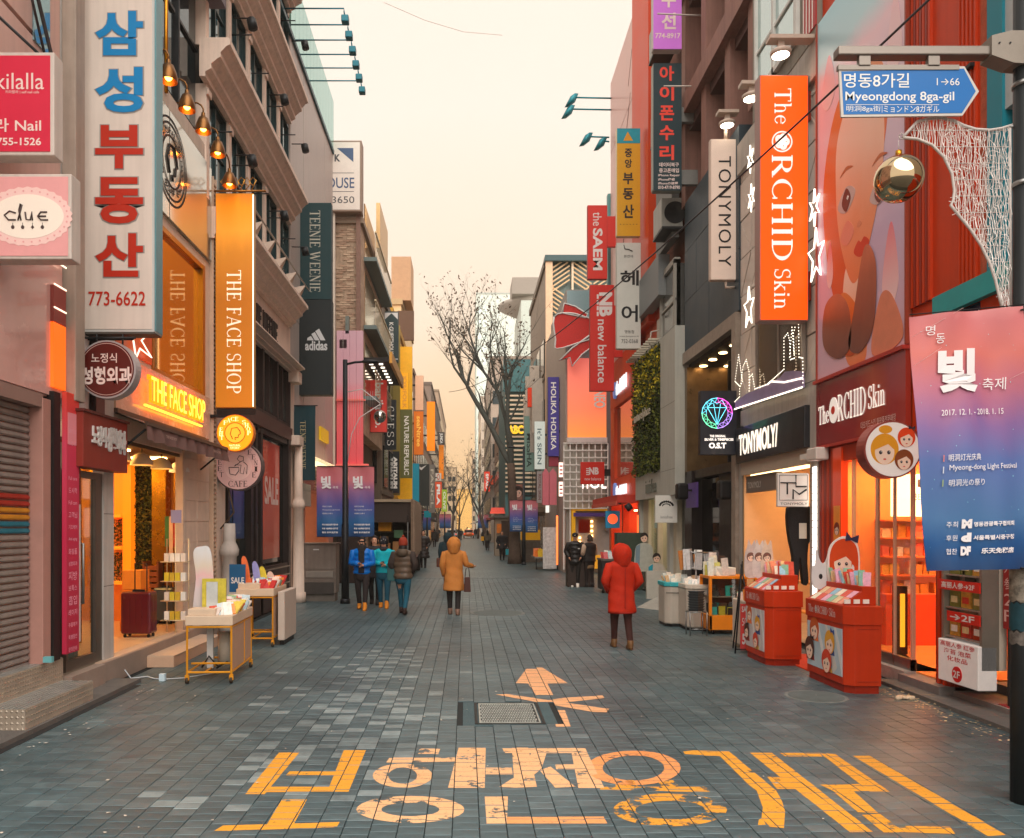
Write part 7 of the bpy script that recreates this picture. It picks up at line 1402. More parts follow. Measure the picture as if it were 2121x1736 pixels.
fsign('bright orange tall banner far down the left side', 884, 832, 901, 934, 62, (255, 136, 10), None, e=.35); fsign('turquoise tall banner beside the black sport swoosh sign', 853, 960, 868, 1043, 55, (24, 140, 166), None, e=.15)
s = fsign('black vertical sport sign with a white swoosh', 868, 961, 889, 1048, 57, (48, 52, 50), None); s.poly('swoosh', OFFW, [(s.A(u), s.Z(0, v)) for u, v in ((869, 966), (872, 969), (884, 963), (873, 974), (869, 971))], .006, .012)
fsign('grey vertical sign with pale letters right of the black swoosh sign', 889, 962, 901, 1062, 62, (116, 108, 100), 'FANCL', (190, 180, 160)); fsign('red and white vertical sign with stacked logo far left', 901, 998, 915, 1052, 68, (226, 84, 44), 'FILA', (240, 236, 226), bold=.05, e=.2); fsign('lime green and white vertical sign far down the left', 915, 1014, 926, 1060, 74, (166, 190, 60), 'OLIVE', (240, 240, 220), e=.2)
fsign('orange lower banner with dark top far left', 909, 922, 919, 992, 80, (236, 130, 20), None, e=.25); fsign('dark square sign above the far orange banner', 906, 895, 921, 921, 79, (66, 60, 56), 'JUNCA', e=.05); fsign('white logo board above the red and white sign', 902, 980, 914, 996, 68, (226, 214, 200), 'O', (214, 90, 40), rot=0)
fsign('turquoise cloth sign hanging low beside the festival banners', 878, 1058, 893, 1072, 64, (20, 150, 164), None)
fsign('purple vertical cosmetics sign with white double name', 1135, 781, 1158, 945, 35.4, (70, 60, 140), 'HOLIKA HOLIKA', tr=(1141, 792, 1152, 932)); fsign('white vertical skin care sign with thin dark letters', 1107, 873, 1129, 972, 41, (206, 214, 206), 'It\'s SKIN', (90, 110, 110), (1113, 888, 1122, 962), e=.25)
fsign('grey green vertical cosmetics sign with dark spaced letters', 1086, 862, 1107, 976, 47, (128, 160, 148), 'MISSHA', (50, 66, 62), (1091, 898, 1101, 968)); fsign('red square lantern sign above the grey green sign', 1093, 803, 1115, 843, 44, (226, 62, 26), None, e=.2); fsign('maroon small sign under the purple vertical sign', 1137, 946, 1157, 966, 35.5, (140, 44, 60), None)
fsign('grey vertical sign with brown skin care letters near the pink arches', 1112, 976, 1124, 1042, 38.5, (150, 140, 136), 'ROYAL SKIN', (110, 60, 60));
for k, (u0, u1) in enumerate(((1124, 1137), (1138, 1153))):
    s = T('F', 35.5, 'pink_arch_panel', ['left narrow pink arch panel on the shop front', 'right wider pink arch panel on the shop front'][k], 'panel', (wx(u0, 35.5), wz(1046, 35.5))); P = [(s.A(u0), s.Z(0, 1046)), (s.A(u1), s.Z(0, 1046)), (s.A(u1), s.Z(0, 980)), (s.A((u0+u1)/2), s.Z(0, 970)), (s.A(u0), s.Z(0, 980))]; s.poly('arch', M((206, 110, 120), .5, v=.08), P, -.3, 0)
for k, v in enumerate((962, 1002)):
    s = T('F', 33.4, 'neon_letter', ['upper', 'lower'][k] + ' white and violet neon panel beside the metal grid', 'sign', (wx(1157, 33.4), wz(v+30, 33.4))); s.box('neon_face', E_((255, 220, 200), 1.2), s.rect(1158, v-4, 1166, v+26), -.1, 0); s.box('violet_edge', E_((200, 90, 240), 1.5), s.rect(1167, v-4, 1169, v+26), -.1, 0); s.boxes('dark_bar', M((160, 40, 50), .5), [s.rect(1159, v+2+q*8, 1165, v+5+q*8)+(0, .01) for q in range(3)])
fsign('orange vertical banner far down the street centre right', 1015, 919, 1031, 966, 110, (250, 104, 20), None, e=.3); fsign('white cropped poster of a face above the far orange banner', 1013, 860, 1030, 915, 112, (240, 222, 200), None, e=.4); fsign('red vertical sign far right of centre', 1003, 977, 1015, 1018, 95, (236, 66, 40), 'SPAO', e=.25, bold=.05); fsign('black vertical sign with white letters far right', 1028, 978, 1040, 1018, 90, (36, 36, 38), 'AKIII', bold=.05); fsign('dark orange hanging sign beside the far red sign', 1016, 985, 1022, 1004, 95, (206, 70, 30), None)
s = fsign('poster of a woman with dark hair above the right festival banners', 1060, 1003, 1084, 1040, 52, (120, 80, 70), None, e=.2); face(s, (s.A(1073), s.Z(0, 1020)), .27, (50, 36, 34), .008, skin=(226, 180, 160)); fsign('yellow narrow frame sign beside the arch shop', 1160, 1075, 1166, 1145, 40, (226, 170, 30), None, e=.3)
fsign('white small lit sign at the arch shop door', 1130, 1047, 1138, 1062, 40, (246, 240, 230), None, e=.8); fsign('pale oval sign far right behind the tree', 1029, 1038, 1050, 1052, 88, (190, 206, 226), None, e=.3)
s = T('F', 42.5, 'red_awning', 'red fabric awning stretched behind the right trees', 'awning', (wx(1018, 60), 2.2));
mb = MB(); x0 = wx(1020, 60)-s.o.location[0]; mb.add([(x0, 20, 1.2), (x0+1.6, 20, 1.2), (x0+1.8, 17.5, .7), (x0-.2, 17.5, .7)], [(0, 1, 2, 3)]); mb.build('canvas', M((226, 70, 50), .6, e=.1), s.o)
lamp_post(1085, 40.5, 'dark slim lamp post before the thick trunk', [(1056, 1036, 1083, 1101), (1087, 1036, 1114, 1103)], top=6.0, head=-1, text=True)
lamp_post(885, 66, 'distant slim lamp post below the swoosh sign', [(876, 1056, 884, 1098), (886, 1056, 892, 1098)], top=6.0, text=False); lamp_post(921, 95, 'farther slim lamp post left of the street centre', [(910, 1065, 920, 1094), (922, 1065, 934, 1094)], top=6.0, text=False); lamp_post(1000, 100, 'farther slim lamp post right of the street centre', [(990, 1066, 999, 1094), (1002, 1066, 1012, 1094)], top=6.0, head=-1, text=False)
BK = M((92, 74, 62), .9, v=.3, s=6, b=.6, bs=25); TW = M((78, 80, 74), .9, v=.2)
def tree(label, x, y, r0, trunk, limbs, seed, twig=4, dens=1.0, leaf=.35):
    g = random.Random(seed); t = empty('bare_tree', label, 'tree', (x, y, 0), 0, 'bare street trees')
    mb = MB(); n = len(trunk); mb.tube([(a, b, c) for a, b, c, _ in trunk], [q[3] for q in trunk], 12); mb.build('trunk', BK, t)
    lm = MB(); tips = []
    def grow(p, d, L, r, lev):
        pts = [p]; rr = [r]; k = 4; q = p.copy(); dd = d.copy()
        for i in range(k):
            dd = (dd + Vector((g.gauss(0, .13), g.gauss(0, .13), g.gauss(.035, .07)))).normalized(); q = q + dd*L/k; pts.append(q.copy()); rr.append(r*(1-.42*(i+1)/k))
        lm.tube(pts, rr, 6 if r > .03 else 3, cap=False)
        if lev <= 0 or r < .006: tips.append(q); return
        for i in range(2 if lev > 2 else g.choice((2, 3))):
            f = g.uniform(.35, 1.0) if i else 1.0; b = pts[min(k, max(1, int(f*k)))]
            nd = (dd + Vector((g.gauss(0, .42), g.gauss(0, .42), g.gauss(.16, .2)))).normalized(); grow(b, nd, L*g.uniform(.62, .86), rr[-1]*g.uniform(.66, .9), lev-1)
        for i in range(int(2*dens)):
            b = pts[g.randrange(1, k+1)]; nd = (dd + Vector((g.gauss(0, .6), g.gauss(0, .6), g.gauss(.2, .3)))).normalized();
            if lev >= 1: grow(b, nd, L*.4, rr[-1]*.4, max(0, lev-3))
    for (a, b, rad, L, lev) in limbs:
        pts = [Vector(q) for q in a]; lm.tube(pts, [rad*(1-.4*i/(len(pts)-1)) for i in range(len(pts))], 8, cap=False); d = (pts[-1]-pts[-2]).normalized()
        for i in range(b):
            nd = (d + Vector((g.gauss(0, .35), g.gauss(0, .3), g.gauss(.1, .15)))).normalized(); grow(pts[-1], nd, L, rad*.48, lev)
        for i in range(2): grow(pts[len(pts)//2], (d+Vector((g.gauss(0, .5), g.gauss(0, .4), .3))).normalized(), L*.8, rad*.4, lev-1)
    stuff(lm.build('branches', [TW], t))
    lf = MB()
    for q in tips:
        if g.random() < leaf:
            for _ in range(2):
                s = g.uniform(.05, .11); c = q+Vector((g.gauss(0, .1), g.gauss(0, .1), g.gauss(0, .1))); a = Vector((g.gauss(0, 1), g.gauss(0, 1), g.gauss(0, 1))).normalized(); b = a.orthogonal().normalized(); lf.add([c-a*s, c-b*s*.6, c+a*s, c+b*s*.6], [(0, 1, 2, 3)])
    if lf.v: stuff(lf.build('dry_leaves', M((84, 66, 50), .8), t))
    return t
Yt = 41.5; tx = wx(1062, Yt)
def tp(u, v, dy=0): return (wx(u, Yt+dy)-tx, dy, wz(v, Yt+dy))
tree('large bare tree with a thick brown trunk right of the street centre', tx, Yt, .35, [tp(1067, 1168)+(.42,), tp(1066, 1150)+(.33,), tp(1066, 1110)+(.28,), tp(1062, 1040)+(.24,), tp(1060, 990)+(.22,), tp(1058, 960)+(.2,)],
 [([tp(1058, 962), tp(1040, 930, .3), tp(1015, 880, .5), tp(985, 830, .6), tp(968, 800, .7)], 3, .17, 2.2, 5), ([tp(1058, 962), tp(1058, 920, -.2), tp(1050, 880, -.4), tp(1052, 830, -.4)], 3, .17, 2.0, 5),
  ([tp(1056, 940), tp(1048, 870, .5), tp(1030, 810, .9), tp(1002, 770, 1.0)], 3, .12, 1.9, 5), ([tp(968, 800, .7), tp(940, 760, .5), tp(930, 720, .4)], 2, .07, 1.5, 5), ([tp(1002, 770, 1), tp(985, 730, 1), tp(972, 690, 1)], 3, .07, 1.35, 5), ([tp(1052, 830, -.4), tp(1056, 790, -.5), tp(1060, 760, -.5)], 2, .09, 1.6, 4), ([tp(1030, 810, .9), tp(1020, 760, .9), tp(1015, 715, 1)], 3, .07, 1.35, 5)], 4, dens=1.2)
for k, (u, Y, h, sd, lab) in enumerate(((936, 85, 7.5, 11, 'bare street tree left of the street centre in the distance'), (1010, 72, 7, 12, 'slanting bare street tree right of the street centre'), (950, 120, 8, 13, 'faint bare tree near the far end on the left'), (990, 125, 8, 14, 'faint bare tree near the far end on the right'), (905, 100, 7, 15, 'small bare tree far down behind the left lamp post'))):
    sl_ = (-.5 if k == 1 else .1)
    tree(lab, wx(u, Y), Y, .15, [(0, 0, 0, .2), (sl_*.5, 0, 1.5, .16), (sl_*1.5, 0, 3.2, .13)], [([(sl_*1.5, 0, 3.2), (sl_*1.5-.7, .2, 4.6), (sl_*1.5-1.0, .3, 5.6)], 3, .09, 1.7, 3), ([(sl_*1.5, 0, 3.2), (sl_*1.5+.5, -.2, 4.6), (sl_*1.5+.9, -.3, 5.8)], 3, .09, 1.7, 3), ([(sl_*1.5, 0, 3.2), (sl_*1.5, 0, 5.4)], 3, .08, 1.7, 3)], sd, dens=1)
# STREET OBJECTS
gq = random.Random(33)
def goods(name, parent, x0, x1, y0, y1, z, cols, n, hmin=.1, hmax=.2, lean=.25, seed=1, shiny=.3, w=(.04, .09)):
    """small upright packets leaning back in a tray, each its own piece"""
    g = random.Random(seed); nx = max(1, int(n**.5)); ny = max(1, n//nx)
    for i in range(nx):
        for j in range(ny):
            ww = g.uniform(*w); hh = g.uniform(hmin, hmax); x = x0+(x1-x0)*(i+.5+g.uniform(-.25, .25))/nx; y = y0+(y1-y0)*(j+.5+g.uniform(-.2, .2))/ny
            mb = MB(); mb.box(-ww/2, ww/2, -.008, .012, 0, hh); o = mb.build(name, M(g.choice(cols), shiny, v=.25, s=25), parent, (x, y, z)); o.rotation_euler = (-lean+g.uniform(-.15, .15), g.uniform(-.12, .12), g.uniform(-.6, .6))
SNACK = [(232, 226, 216), (214, 200, 190), (206, 84, 60), (226, 140, 60), (200, 214, 216), (170, 190, 196), (236, 206, 190), (190, 60, 60), (120, 160, 120), (226, 200, 90)]
YM = M((222, 150, 34), .4, .2, v=.1); TRAY = M((212, 188, 162), .5, v=.08, s=4)
def cart(lab, x0, y0, w, l, h, rz, seed, side=True):
    o = empty('sales_cart', lab, 'cart', (x0, y0, 0), rz, 'yellow framed sales carts'); r = .014
    def tb(name, pts, mat=YM, rad=r):
        mb = MB(); mb.tube(pts, rad, 6, False); return mb.build(name, mat, o)
    for x in (0, w):
        for y in (0, l): tb('leg', [(x, y, .1), (x, y, h)])
    for z in (.14, h-.02):
        tb('rail', [(0, 0, z), (w, 0, z), (w, l, z), (0, l, z), (0, 0, z)])
    tb('rail', [(0, .18, .22), (w, .18, .22)]); tb('rail', [(w*.4, .02, .14), (w*.4, l, .14)]); tb('rail', [(w, l*.62, .14), (w, l*.62, h)])
    mb = MB(); mb.box(w-.004, w+.004, .03, l-.03, .16, h-.02); mb.build('side_board', M((186, 150, 124), .6, v=.1), o)
    mb = MB(); mb.box(-.02, w+.02, -.02, l+.02, h, h+.12); mb.build('tray', TRAY, o, bevel=.008)
    mb = MB(); mb.box(-.0, w*.62, .02, .3, h+.12, h+.2); mb.build('tray_riser', TRAY, o, bevel=.006)
    for x in (0, w):
        for y in (0, l):
            mb = MB(); mb.tube([(x-.016, y, .042), (x+.016, y, .042)], .042, 12); mb.build('wheel', M((60, 48, 36), .5), o); mb = MB(); mb.box(x-.024, x+.024, y-.02, y+.02, .045, .11); mb.build('castor', YM, o)
    goods('packet', o, .06, w-.04, .34, l-.04, h+.12, SNACK, 90, .13, .22, .75, seed, w=(.09, .15), shiny=.12); goods('packet', o, w*.55, w-.02, .04, .34, h+.12, SNACK, 16, .12, .2, .7, seed+3, w=(.08, .14), shiny=.12)
    return o
c1 = cart('yellow framed sales cart nearest the camera on the left with a tray of small packets', -3.45, 9.9, .54, 1.12, .72, R(3), 1)
mb = MB(); mb.box(.16, .24, .3, .34, .14, .7); mb.build('box_panel', M((190, 186, 180), .5), c1); mb = MB(); mb.rings([((.34, .6, .14), (.11, 0, 0), (0, .11, 0)), ((.34, .6, .56), (.12, 0, 0), (0, .12, 0))], 14); mb.build('plastic_tub', M((196, 184, 166), .3, v=.2), c1)
mb = MB(); mb.tube([(.1, .3, .15), (.2, .25, .3), (.3, .3, .16), (.42, .28, .22), (.3, .22, .15)], .012, 5); mb.build('cable', BLACK, c1)
mb = MB(); mb.prism(curve([(-.04, 0), (-.02, .5), (-.06, .9), (.06, .98), (.17, .93), (.22, .5), (.2, 0)], 4), -.015, .015); o = mb.build('standee_board', grad([(0, (176, 170, 166)), (.4, (200, 184, 184)), (.55, (214, 170, 168)), (.7, (206, 190, 170)), (1, (206, 206, 206))], noise=.3, r=.35), c1, (.02, .36, .86)); o.rotation_euler = (-.1, 0, .1); o.scale = (.9, 1, .85)
mb = MB(); mb.box(.1, .4, .3, .34, .84, 1.28); mb.build('acrylic_frame', M((206, 190, 70), .3, v=.3, s=10), c1); mb = MB(); mb.box(.16, .3, .28, .295, .9, 1.24); mb.build('info_card', M((196, 200, 196), .4, v=.2), c1)
c2 = cart('yellow framed sales cart farther back with a blue SALE card and packets', -3.68, 12.9, .56, 1.05, .82, R(2), 7)
mb = MB(); mb.box(-.16, .1, .1, .115, .88, 1.33); b = mb.build('sale_card', M((22, 84, 128), .45, v=.08), c2); lettering('SALE', (-.13, 1.02, .08, 1.12), -.098, OFFW, c2, bold=.02)
for k, (c, x) in enumerate((((226, 110, 60), .08), ((150, 150, 206), .22), ((226, 200, 60), .3), ((226, 190, 170), .4))):
    mb = MB(); mb.prism(curve([(0, 0), (-.06, .3), (-.05, .6), (.04, .66), (.11, .5), (.12, .2), (.13, 0)], 3), 0, .012); o = mb.build('display_card', M(c, .4, v=.3, s=6), c2, (x, .3+.12*k, .9)); o.rotation_euler = (-.1, -.15, 0); o.scale = (.62, 1, .85-.14*k)
wc = empty('display_cabinet', 'off white low cabinet joined to the far side of the second yellow cart', 'cabinet', (-3.08, 13.1, 0)); at(wc, 'cabinet_body', M((196, 180, 166), .5, v=.1), -3.08, -2.97, 13.1, 14.0, .08, .88, .01); at(wc, 'wheel_bar', BLACK, -3.06, -2.99, 13.15, 13.9, 0, .07)
KR = M((186, 48, 4), .45, v=.1, s=3, st=.08); KD = M((146, 32, 4), .45, v=.08)
PAS = [(150, 196, 216), (236, 150, 120), (226, 196, 150), (140, 190, 160), (232, 170, 190), (226, 90, 70), (240, 226, 200)]
def kiosk(lab, x0, x1, y0, y1, h, seed, text=True, bg=(176, 196, 206)):
    o = empty('sales_kiosk', lab, 'kiosk', (x0, y0, 0), 0, 'red sales kiosks'); w, l = x1-x0, y1-y0; c = .09
    def oct_(i): return [(c+i, i), (w-i, i), (w-i, l-i), (c+i, l-i), (i, l-c-i), (i, c+i)]
    mb = MB(); mb.slab(oct_(.02), 0, .09); mb.build('plinth', KD, o); mb = MB(); mb.slab(oct_(0), .09, h-.22); mb.build('kiosk_body', KR, o, bevel=.006); mb = MB(); mb.slab(oct_(-.015), h-.22, h); mb.build('kiosk_top', KR, o, bevel=.006)
    mb = MB(); mb.slab([(.24, .12), (w, .12), (w, l-.1), (.24, l-.1)], h, h+.22); mb.build('back_riser', KR, o, bevel=.006)
    for q in range(5):
        mb = MB(); mb.box(.02+.11*q, .09+.11*q, .1, .114, h+.02, h+.07); mb.build('price_tag', M((232, 226, 214), .5), o) if .09+.11*q < w else None
    mb = MB(); mb.box(c+.03, w-.03, -.004, 0, .14, .146); mb.box(c+.03, w-.03, -.004, 0, h-.27, h-.264); mb.build('panel_seam', KD, o)
    mb = MB(); mb.add([(.0, .12, h), (.24, .12, h+.16), (.24, l-.1, h+.16), (0, l-.1, h)], [(0, 1, 2, 3)]); mb.add([(0, .12, h), (.24, .12, h), (.24, .12, h+.16)], [(0, 1, 2)]); mb.build('sloping_tray', KR, o)
    for k in range(6):
        for j in range(2):
            mb = MB(); y = .15+(l-.3)*k/6; mb.add([(.01+.11*j, y, h+.012+.073*j), (.11+.11*j, y, h+.085+.073*j), (.11+.11*j, y+(l-.3)/6-.01, h+.085+.073*j), (.01+.11*j, y+(l-.3)/6-.01, h+.012+.073*j)], [(0, 1, 2, 3)]); mb.build('tester_card', M(PAS[(k+3*j+seed) % 7], .4, v=.2, s=20), o)
    goods('cosmetics_packet', o, .28, w-.04, .16, l-.14, h+.22, PAS, 26, .12, .2, .2, seed, w=(.07, .1))
    p = empty('x', None, None, (0, 0, 0)); p.parent = o; p.rotation_euler = (0, 0, R(-90)); p.name = 'side_poster'
    for kk in ('label', 'category'):
        if kk in p: del p[kk]
    class S_:
        pass
    s = S_(); s.k = 'x'
    def bld(name, mat, pts, a, b, parent=None):
        mb = MB(); mb.prism([(q[0], q[1]) for q in pts], -b, -a); return mb.build(name, mat, p)
    s.poly = bld
    a0, a1 = -(l-c-.02), -(c+.02); z0, z1 = .18, h-.28
    bld('poster_sheet', M(bg, .4, v=.15, s=3), [(a0, z0), (a1, z0), (a1, z1), (a0, z1)], .0, .006)
    ww = a1-a0; hh = z1-z0
    for k in range(3): bld('poster_band', M((206, 206, 200) if k % 2 else (214, 216, 214), .4, v=.1), [(a0+ww*(.28+.25*k), z1), (a0+ww*(.34+.25*k), z1), (min(a1, a0+ww*(.62+.25*k)), z0+max(0, hh*(.25*k-.1))), (min(a1, a0+ww*(.52+.25*k)), z0)], .006, .007)
    for k, (fx, fz, hc, bow) in enumerate(((.22, .82, (186, 84, 30), None), (.68, .62, (222, 160, 50), (50, 80, 150)), (.1, .36, (80, 44, 34), (36, 34, 40)), (.62, .2, (206, 66, 36), None))):
        face(s, (a0+ww*fx, z0+hh*fz), ww*.11, hc, .008+.006*k, bow=bow)
        bld('drawn_dress', M([(226, 120, 60), (60, 90, 150), (150, 60, 50), (236, 190, 90)][k], .5), [(a0+ww*(fx-.1), z0+hh*(fz-.1)), (a0+ww*(fx+.1), z0+hh*(fz-.1)), (a0+ww*(fx+.13), max(z0, z0+hh*(fz-.24))), (a0+ww*(fx-.13), max(z0, z0+hh*(fz-.24)))], .0075, .008)
    if text: lettering('The @RCHID Skin', (a0+.05, h-.16, a1-.15, h-.06), .016, OFFW, p, serif=True)
    return o
kiosk('red sales kiosk nearest the camera with a pastel poster and a red haired standee', 4.42, 4.82, 9.28, 10.45, 1.02, 1)
kiosk('second red sales kiosk farther back with a pale grey poster', 4.2, 4.68, 11.15, 12.1, 1.04, 4, bg=(196, 190, 190))
def standee(name, lab, x, y, z, build, rz=0):
    s = T('F', y, name, lab, 'standee', (x, z)); build(s); return s
def girl(s):
    x, z = s.a0, s.z0
    s.poly('board_outline', M((232, 222, 214), .5), curve([(x-.16, z), (x-.2, z+.35), (x-.16, z+.55), (x, z+.66), (x+.16, z+.6), (x+.21, z+.4), (x+.2, z+.1), (x+.12, z)], 4), -.02, 0)
    s.poly('drawn_hair', M((206, 70, 22), .5, v=.1), curve([(x-.13, z+.05), (x-.18, z+.35), (x-.13, z+.55), (x, z+.63), (x+.14, z+.57), (x+.19, z+.4), (x+.18, z+.12), (x+.14, z+.05), (x+.12, z+.3)], 4), 0, .004)
    face(s, (x-.01, z+.32), .13, (206, 70, 22), .004, hair_r=1.0); s.poly('drawn_bow', M((44, 44, 76), .5), [(x+.02, z+.6), (x+.04, z+.72), (x+.1, z+.64), (x+.2, z+.68), (x+.18, z+.57), (x+.1, z+.61)], .004, .012)
standee('girl_standee', 'cut out of a girl with orange hair and a navy bow behind the nearest kiosk', 4.86, 10.3, 1.16, girl)
def pet(s):
    x, z = s.a0, s.z0; s.poly('drawn_animal', M((206, 204, 204), .5, v=.05), curve([(x-.12, z), (x-.14, z+.25), (x-.1, z+.3), (x-.09, z+.5), (x-.03, z+.33), (x+.03, z+.33), (x+.08, z+.48), (x+.1, z+.28), (x+.12, z)], 3), 0, .01); oval(s, 'drawn_eye', INK, (x-.03, z+.14), .025, .035, .01, .012, 10)
standee('pet_standee', 'grey white long eared animal cut out beside the orange haired girl', 4.62, 10.36, 1.16, pet)
def cats(s):
    x, z = s.a0, s.z0
    for k in range(3):
        xx = x+.12*k; s.poly('drawn_figure', M([(196, 180, 174), (206, 196, 190), (214, 196, 176)][k], .5, v=.2, s=12), curve([(xx-.09, z), (xx-.1, z+.3), (xx-.06, z+.45), (xx-.04, z+.55), (xx, z+.46), (xx+.05, z+.54), (xx+.07, z+.4), (xx+.09, z+.2), (xx+.09, z)], 3), .004*k, .004*k+.01); face(s, (xx-.01, z+.28), .05, (120, 84, 74), .012+.004*k)
standee('figures_standee', 'pale cut out of three drawn figures behind the second kiosk', 4.28, 12.0, 1.2, cats)
ht = T('F', 10.9, 'patio_heater', 'silver tubular electric heater mounted between the kiosks', 'heater', (wx(1688, 10.9), wz(1203, 10.9)))
r = ht.rect(1690, 1178, 1750, 1203); ht.box('heater_body', M((170, 160, 150), .3, .8), r, -.05, 0, .01); ht.boxes('heater_tube', M((120, 70, 40), .3, .5, e=.2), [(r[0]+.03, r[1]+.03+.05*k, r[2]-.02, r[1]+.05+.05*k, 0, .015) for k in range(2)]); ht.box('end_cap', BLACK, (r[0]-.03, r[1]-.01, r[0]+.02, r[3]+.01), -.06, .01); ht.boxes('heater_post', DARKM, [(r[2]-.12, 0, r[2]-.07, r[1], -.04, 0)])
o = empty('standing_heater', 'second long orange heater standing behind the shop glass', 'heater', (5.75, 10.6, .16)); mb = MB(); mb.box(-.07, .07, -.06, .06, .1, 1.0); mb.build('heater_body', M((96, 64, 36), .4, .5), o); mb = MB(); mb.box(-.03, .03, -.07, -.06, .2, .9); mb.build('heater_tube', E_((255, 140, 30), 2.5), o); mb = MB(); mb.rings([((0, 0, 0), (.2, 0, 0), (0, .2, 0)), ((0, 0, .1), (.06, 0, 0), (0, .06, 0))], 16); mb.build('base', BLACK, o)
gb = empty('grey_bin', 'grey rounded machine on wheels between the two red kiosks', 'bin', (5.0, 11.0, 0)); mb = MB(); mb.box(0, .3, 0, .35, .1, .85); mb.build('bin_body', M((120, 120, 108), .4, v=.1), gb, bevel=.06); mb = MB(); mb.box(.02, .28, .02, .3, 0, .1); mb.build('wheel_base', BLACK, gb)
es = T('F', 12.3, 'easel_sign', 'red and white fifty percent sale board on a black easel', 'easel', (wx(1533, 12.3), 0.02)); r = es.rect(1534, 1251, 1556, 1347)
es.box('sale_board', M((206, 70, 66), .5, v=.06), r, -.02, 0); es.text('50', es.rect(1537, 1312, 1553, 1335), OFFW, .004, bold=.04); es.text('SALE', es.rect(1536, 1256, 1554, 1268), OFFW, .004, bold=.03); es.text('50%', es.rect(1537, 1280, 1553, 1296), OFFW, .004)
es.tubes('easel_leg', BLACK, [([(r[0]-.1, .0, .05), (r[0]+.08, r[3]+.65, -.15)], .012), ([(r[2]+.06, .0, .05), (r[0]+.06, r[3]+.6, -.15)], .012), ([(r[0]+.05, 0, -.5), (r[0]+.07, r[3]+.6, -.15)], .012), ([(r[0]-.09, r[1]+.02, .04), (r[2]+.05, r[1]+.02, .04)], .01)])
wc = empty('display_cabinet', 'cream low cabinet with small boxes between easel and second kiosk', 'cabinet', (4.22, 12.3, 0)); at(wc, 'cabinet_body', M((206, 190, 172), .5, v=.1), 4.36, 4.62, 12.35, 13.1, .06, .78, .02); goods('packet', wc, .16, .36, .1, .7, .78, SNACK, 14, .1, .18, .3, 31)
oc = empty('display_case', 'orange framed glass display case on wheels by the dark building', 'display case', (4.4, 14.3, 0)); OM = M((226, 130, 20), .45, v=.08)
x0, x1, y0, y1, h = 4.38, 5.25, 14.4, 15.0, 1.0
for (a, b, c_, d) in ((x0, x0+.05, y0, y0+.05), (x1-.05, x1, y0, y0+.05), (x0, x0+.05, y1-.05, y1), (x1-.05, x1, y1-.05, y1)): at(oc, 'case_post', OM, a, b, c_, d, .08, h)
at(oc, 'case_top', OM, x0, x1, y0, y1, h, h+.05, .005); at(oc, 'case_base', OM, x0, x1, y0, y1, .08, .34, .006); at(oc, 'case_back', M((96, 84, 70), .6), x0+.05, x1-.05, y1-.04, y1-.02, .34, h)
mb = MB(); mb.quad((x0+.05-4.4, .11, .34), (x1-.05-4.4, .11, .34), (x1-.05-4.4, .11, h), (x0+.05-4.4, .11, h)); mb.build('glass_front', clear(), oc)
at(oc, 'case_shelf', M((150, 140, 120), .3, .4), x0+.05, x1-.05, y0+.1, y1-.05, .66, .68); goods('folded_item', oc, .06, .8, .2, .5, .34, [(60, 56, 50), (90, 80, 66), (40, 40, 40), (190, 180, 60), (60, 170, 160)], 30, .12, .22, .1, 41, w=(.08, .16)); goods('folded_item', oc, .06, .8, .2, .5, .68, [(60, 56, 50), (90, 80, 66), (110, 110, 110), (60, 190, 170)], 26, .1, .2, .1, 42, w=(.08, .16))
for x in (x0+.08, x1-.08):
    for y in (y0+.06, y1-.06):
        mb = MB(); mb.tube([(x-4.4-.02, y-14.3, .04), (x-4.4+.02, y-14.3, .04)], .04, 10); mb.build('wheel', BLACK, oc)
goods('packet', oc, .0, .35, .15, .5, 1.05, [(226, 226, 210), (200, 190, 90), (60, 60, 60), (190, 200, 206), (214, 206, 196)], 14, .15, .42, .1, 43, w=(.1, .16))
at(oc, 'wire_basket', M((206, 206, 196), .4), 4.45, 4.9, 14.5, 14.9, 1.05, 1.2, .02)
for k, (x, y, lab) in enumerate(((3.87, 15.5, 'left pale grey rounded counter with a turquoise rim and small packs'), (4.12, 14.9, 'right pale grey rounded counter with cream packs beside the orange case'))):
    o = empty('sales_counter', lab, 'counter', (x, y, 0), 0, 'rounded sales counters')
    mb = MB(); mb.slab([(.0, .1), (.1, 0), (.42, 0), (.48, .06), (.48, .6), (0, .6)], .05, .78); mb.build('counter_body', M((190, 180, 166), .4, .1, v=.1, s=2, st=.1), o, bevel=.03); mb = MB(); mb.slab([(.02, .12), (.12, .02), (.4, .02), (.46, .08), (.46, .58), (.02, .58)], .0, .05); mb.build('counter_base', DARKM, o)
    mb = MB(); mb.slab([(-.01, .09), (.1, -.02), (.43, -.02), (.5, .05), (.5, .62), (-.01, .62)], .78, .86); mb.build('counter_tray', M((60, 170, 176) if k == 0 else (206, 196, 180), .4), o, bevel=.01); goods('packet', o, .06, .44, .1, .54, .84, [(226, 216, 200), (206, 170, 130), (190, 200, 196), (236, 232, 226)], 16, .1, .2, .4, 51+k, w=(.07, .12))
    mb = MB(); mb.tube([(.0, -.03, .66), (.46, -.03, .66)], .008, 5); mb.build('rail', DARKM, o)
